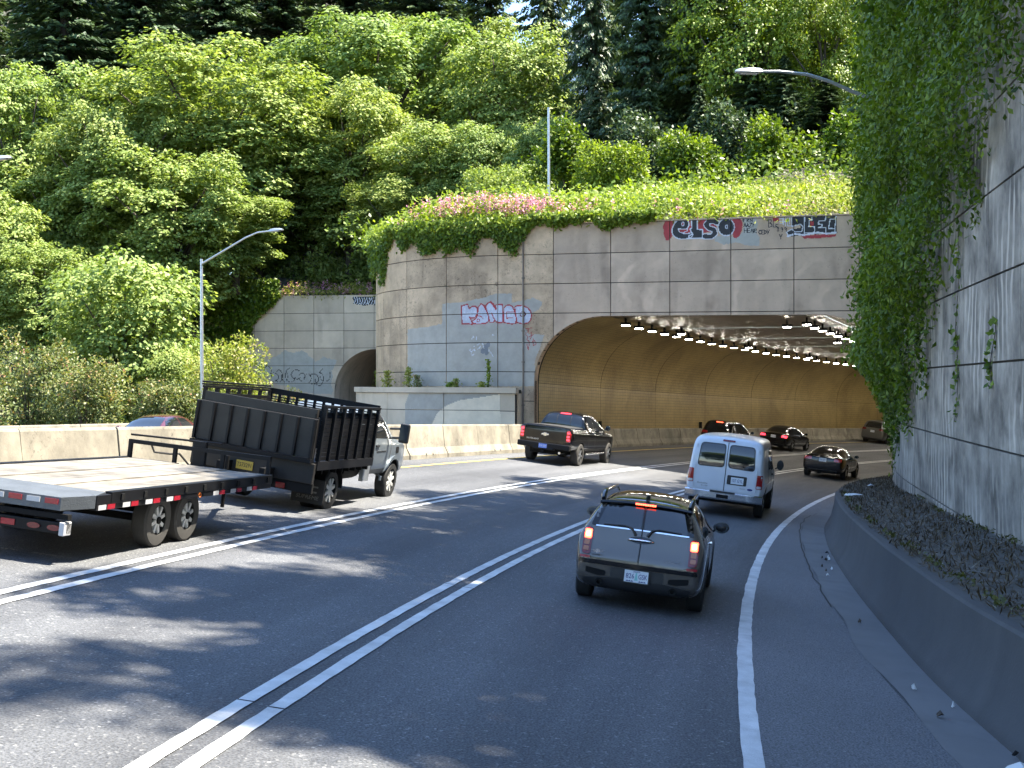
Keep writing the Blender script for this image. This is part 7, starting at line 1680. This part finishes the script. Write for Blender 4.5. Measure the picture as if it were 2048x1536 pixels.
GL = {'H': [[(0, 0), (0, 1)], [(1, 0), (1, 1)], [(0, .5), (1, .5)]], 'E': [[(1, 0), (0, 0), (0, 1), (1, 1)], [(0, .5), (.8, .5)]], 'A': [[(0, 1), (.5, 0), (1, 1)], [(.2, .6), (.8, .6)]], 'R': [[(0, 1), (0, 0), (.9, .1), (.9, .4), (0, .5), (1, 1)]], 'M': [[(0, 1), (.1, 0), (.5, .6), (.9, 0), (1, 1)]], 'Z': [[(0, 0), (1, 0), (0, 1), (1, 1)]],
      'Y': [[(0, 0), (.5, .5), (1, 0)], [(.5, .5), (.4, 1)]], 'F': [[(1, 0), (0, 0), (0, 1)], [(0, .45), (.8, .45)]], 'N': [[(0, 1), (0, 0), (1, 1), (1, 0)]], 'C': [[(1, .1), (.4, 0), (0, .5), (.4, 1), (1, .9)]], 'D': [[(0, 0), (0, 1), (.9, .7), (.9, .3), (0, 0)]], 'B': [[(0, 0), (0, 1), (.9, .85), (.8, .5), (0, .5), (.8, .3), (.7, .05), (0, 0)]], 'L': [[(0, 0), (0, 1), (1, .9)]], '9': [[(1, .3), (.5, 0), (.1, .25), (.5, .5), (1, .3), (.7, 1)]], '8': [[(.5, .5), (.1, .2), (.5, 0), (.9, .2), (.5, .5), (.1, .8), (.5, 1), (.9, .8), (.5, .5)]]}
def scrawl(Lr, txt, x, y, w, h, sp, lw, m):
    for ch in txt:
        for P in GL.get(ch, []): Lr.line([(x + a * w, y + b * h) for a, b in P], lw, m)
        x += sp
scrawl(E_, 'FRN', 868, 80, 22, 30, 32, 7, 0); scrawl(E_, 'MAZY', 874, 124, 19, 34, 26, 7, 0); scrawl(E_, 'HEAR', 878, 174, 22, 38, 30, 7, 0); scrawl(E_, 'CEDY', 1012, 188, 20, 36, 26, 8, 0)
scrawl(E_, 'BL', 1105, 88, 32, 74, 44, 7, 0); scrawl(E_, 'C', 1168, 130, 24, 30, 20, 7, 0); scrawl(E_, '899', 1182, 160, 22, 42, 34, 6, 0); scrawl(E_, 'Y', 1206, 230, 24, 38, 20, 9, 0)
E_.fill(smooth_closed([(1146, 76), (1200, 76), (1198, 102), (1156, 106)]), 2)
E_.fill([(1400, 232), (1600, 232), (1735, 222), (1730, 246), (1600, 258), (1440, 268)], 2, rough=10)
E_.fill([(1318, 60), (1735, 50), (1742, 212), (1640, 216), (1430, 236), (1286, 246), (1270, 206), (1320, 176), (1402, 168), (1404, 138), (1322, 152)], 0)
for P in ([(1318, 62), (1322, 152), (1402, 132), (1424, 152), (1412, 202), (1350, 206), (1322, 178), (1272, 206), (1292, 246)], [(1440, 58), (1436, 222)], [(1512, 92), (1482, 100), (1478, 158), (1530, 152), (1532, 202), (1500, 216), (1440, 212)], [(1508, 96), (1504, 56)], [(1640, 56), (1630, 100), (1572, 100), (1564, 130), (1602, 132), (1602, 150), (1564, 166), (1636, 166), (1640, 216)], [(1722, 82), (1676, 88), (1662, 172), (1722, 172), (1732, 54)], [(1722, 172), (1722, 212)]): E_.line(P, 8, 1)
E_.line([(1280, 244), (1352, 222), (1432, 234), (1560, 210), (1642, 220), (1732, 210)], 16, 1)
E_.fill([(1488, 104), (1524, 104), (1524, 146), (1488, 150)], 2)
for P in ([(1205, 80), (1240, 78)], [(1208, 105), (1238, 104)], [(1240, 70), (1240, 135)], [(1260, 70), (1262, 150)], [(1240, 110), (1262, 108)], [(1280, 75), (1282, 150), (1312, 148)], [(1300, 75), (1302, 130)], [(1280, 108), (1302, 108)], [(1208, 128), (1236, 122)]): E_.line(P, 8, 1)
spray('graffiti', portal, wallp, COLS, ROWS, (cu(1320), cu(1700), 5.1, 6.6), E_, ['spray_black', 'spray_white', 'spray_red', 'spray_red', 'cover_blue'], 0.026)['label'] = 'black letters edged in white with red halos along the top edge'
# --- far portal: pale blue cover paint, thin scribbles and a small black tag
Hh = Layers(0, 480, 2.695)
Hh.fill([(1375, 664), (1420, 650), (1470, 640), (1530, 598), (1650, 606), (1700, 655), (1740, 630), (1822, 650), (1790, 705), (1792, 835), (1640, 820), (1500, 780), (1380, 700)], 0, rough=10)
r_ = random.Random(5)
for k in range(13):
    x = 1380 + 31 * k; y = 735 + r_.uniform(-15, 15); a = r_.uniform(16, 30); b = r_.uniform(22, 44)
    Hh.line([(x + a * math.cos(t), y + b * math.sin(t)) for t in [q * 0.6 + k for q in range(9)]], 3.2, 1)
Hh.fill([(1902, 306), (2020, 304), (2020, 348), (1960, 352), (1905, 344)], 1, rough=6)
for k in range(9): x = 1910 + 13 * k; Hh.line([(x, 310), (x + 8, 322 + (k % 3) * 8), (x - 2, 346)], 4, 2)
C2 = [-6.6, -4.4, -2.2, 0, 2.2, 4.4, 6.6, 8.8]
spray('graffiti', portal2, wallp2, C2, ROWS2, (-2.4, 8.6, -2.4, 6.3), Hh, ['cover_blue', 'spray_black', 'spray_white'], 0.06, mask=lambda u, v: arch2(u) < -50 or v > arch2(u) + 0.05)['label'] = 'thin black scribbles over blue-grey cover paint'
# --- sun patch with a curved edge beside shade, both painted on the planter face
def plp(u, v, w=0.0): return wallp(u, v, PW + w)
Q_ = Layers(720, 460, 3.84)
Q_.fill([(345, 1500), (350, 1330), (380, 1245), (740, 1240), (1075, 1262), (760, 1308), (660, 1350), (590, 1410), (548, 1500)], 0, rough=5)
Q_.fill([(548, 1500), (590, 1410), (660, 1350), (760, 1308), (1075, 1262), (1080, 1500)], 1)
spray('painted_sun_patch', plant, plp, sorted(set(pj)), [-0.42, -1.12, -3.6], (min(pj), max(pj), -3.5, -0.43), Q_, ['planter_shade_tint', 'planter_sun_tint'], 0.04)
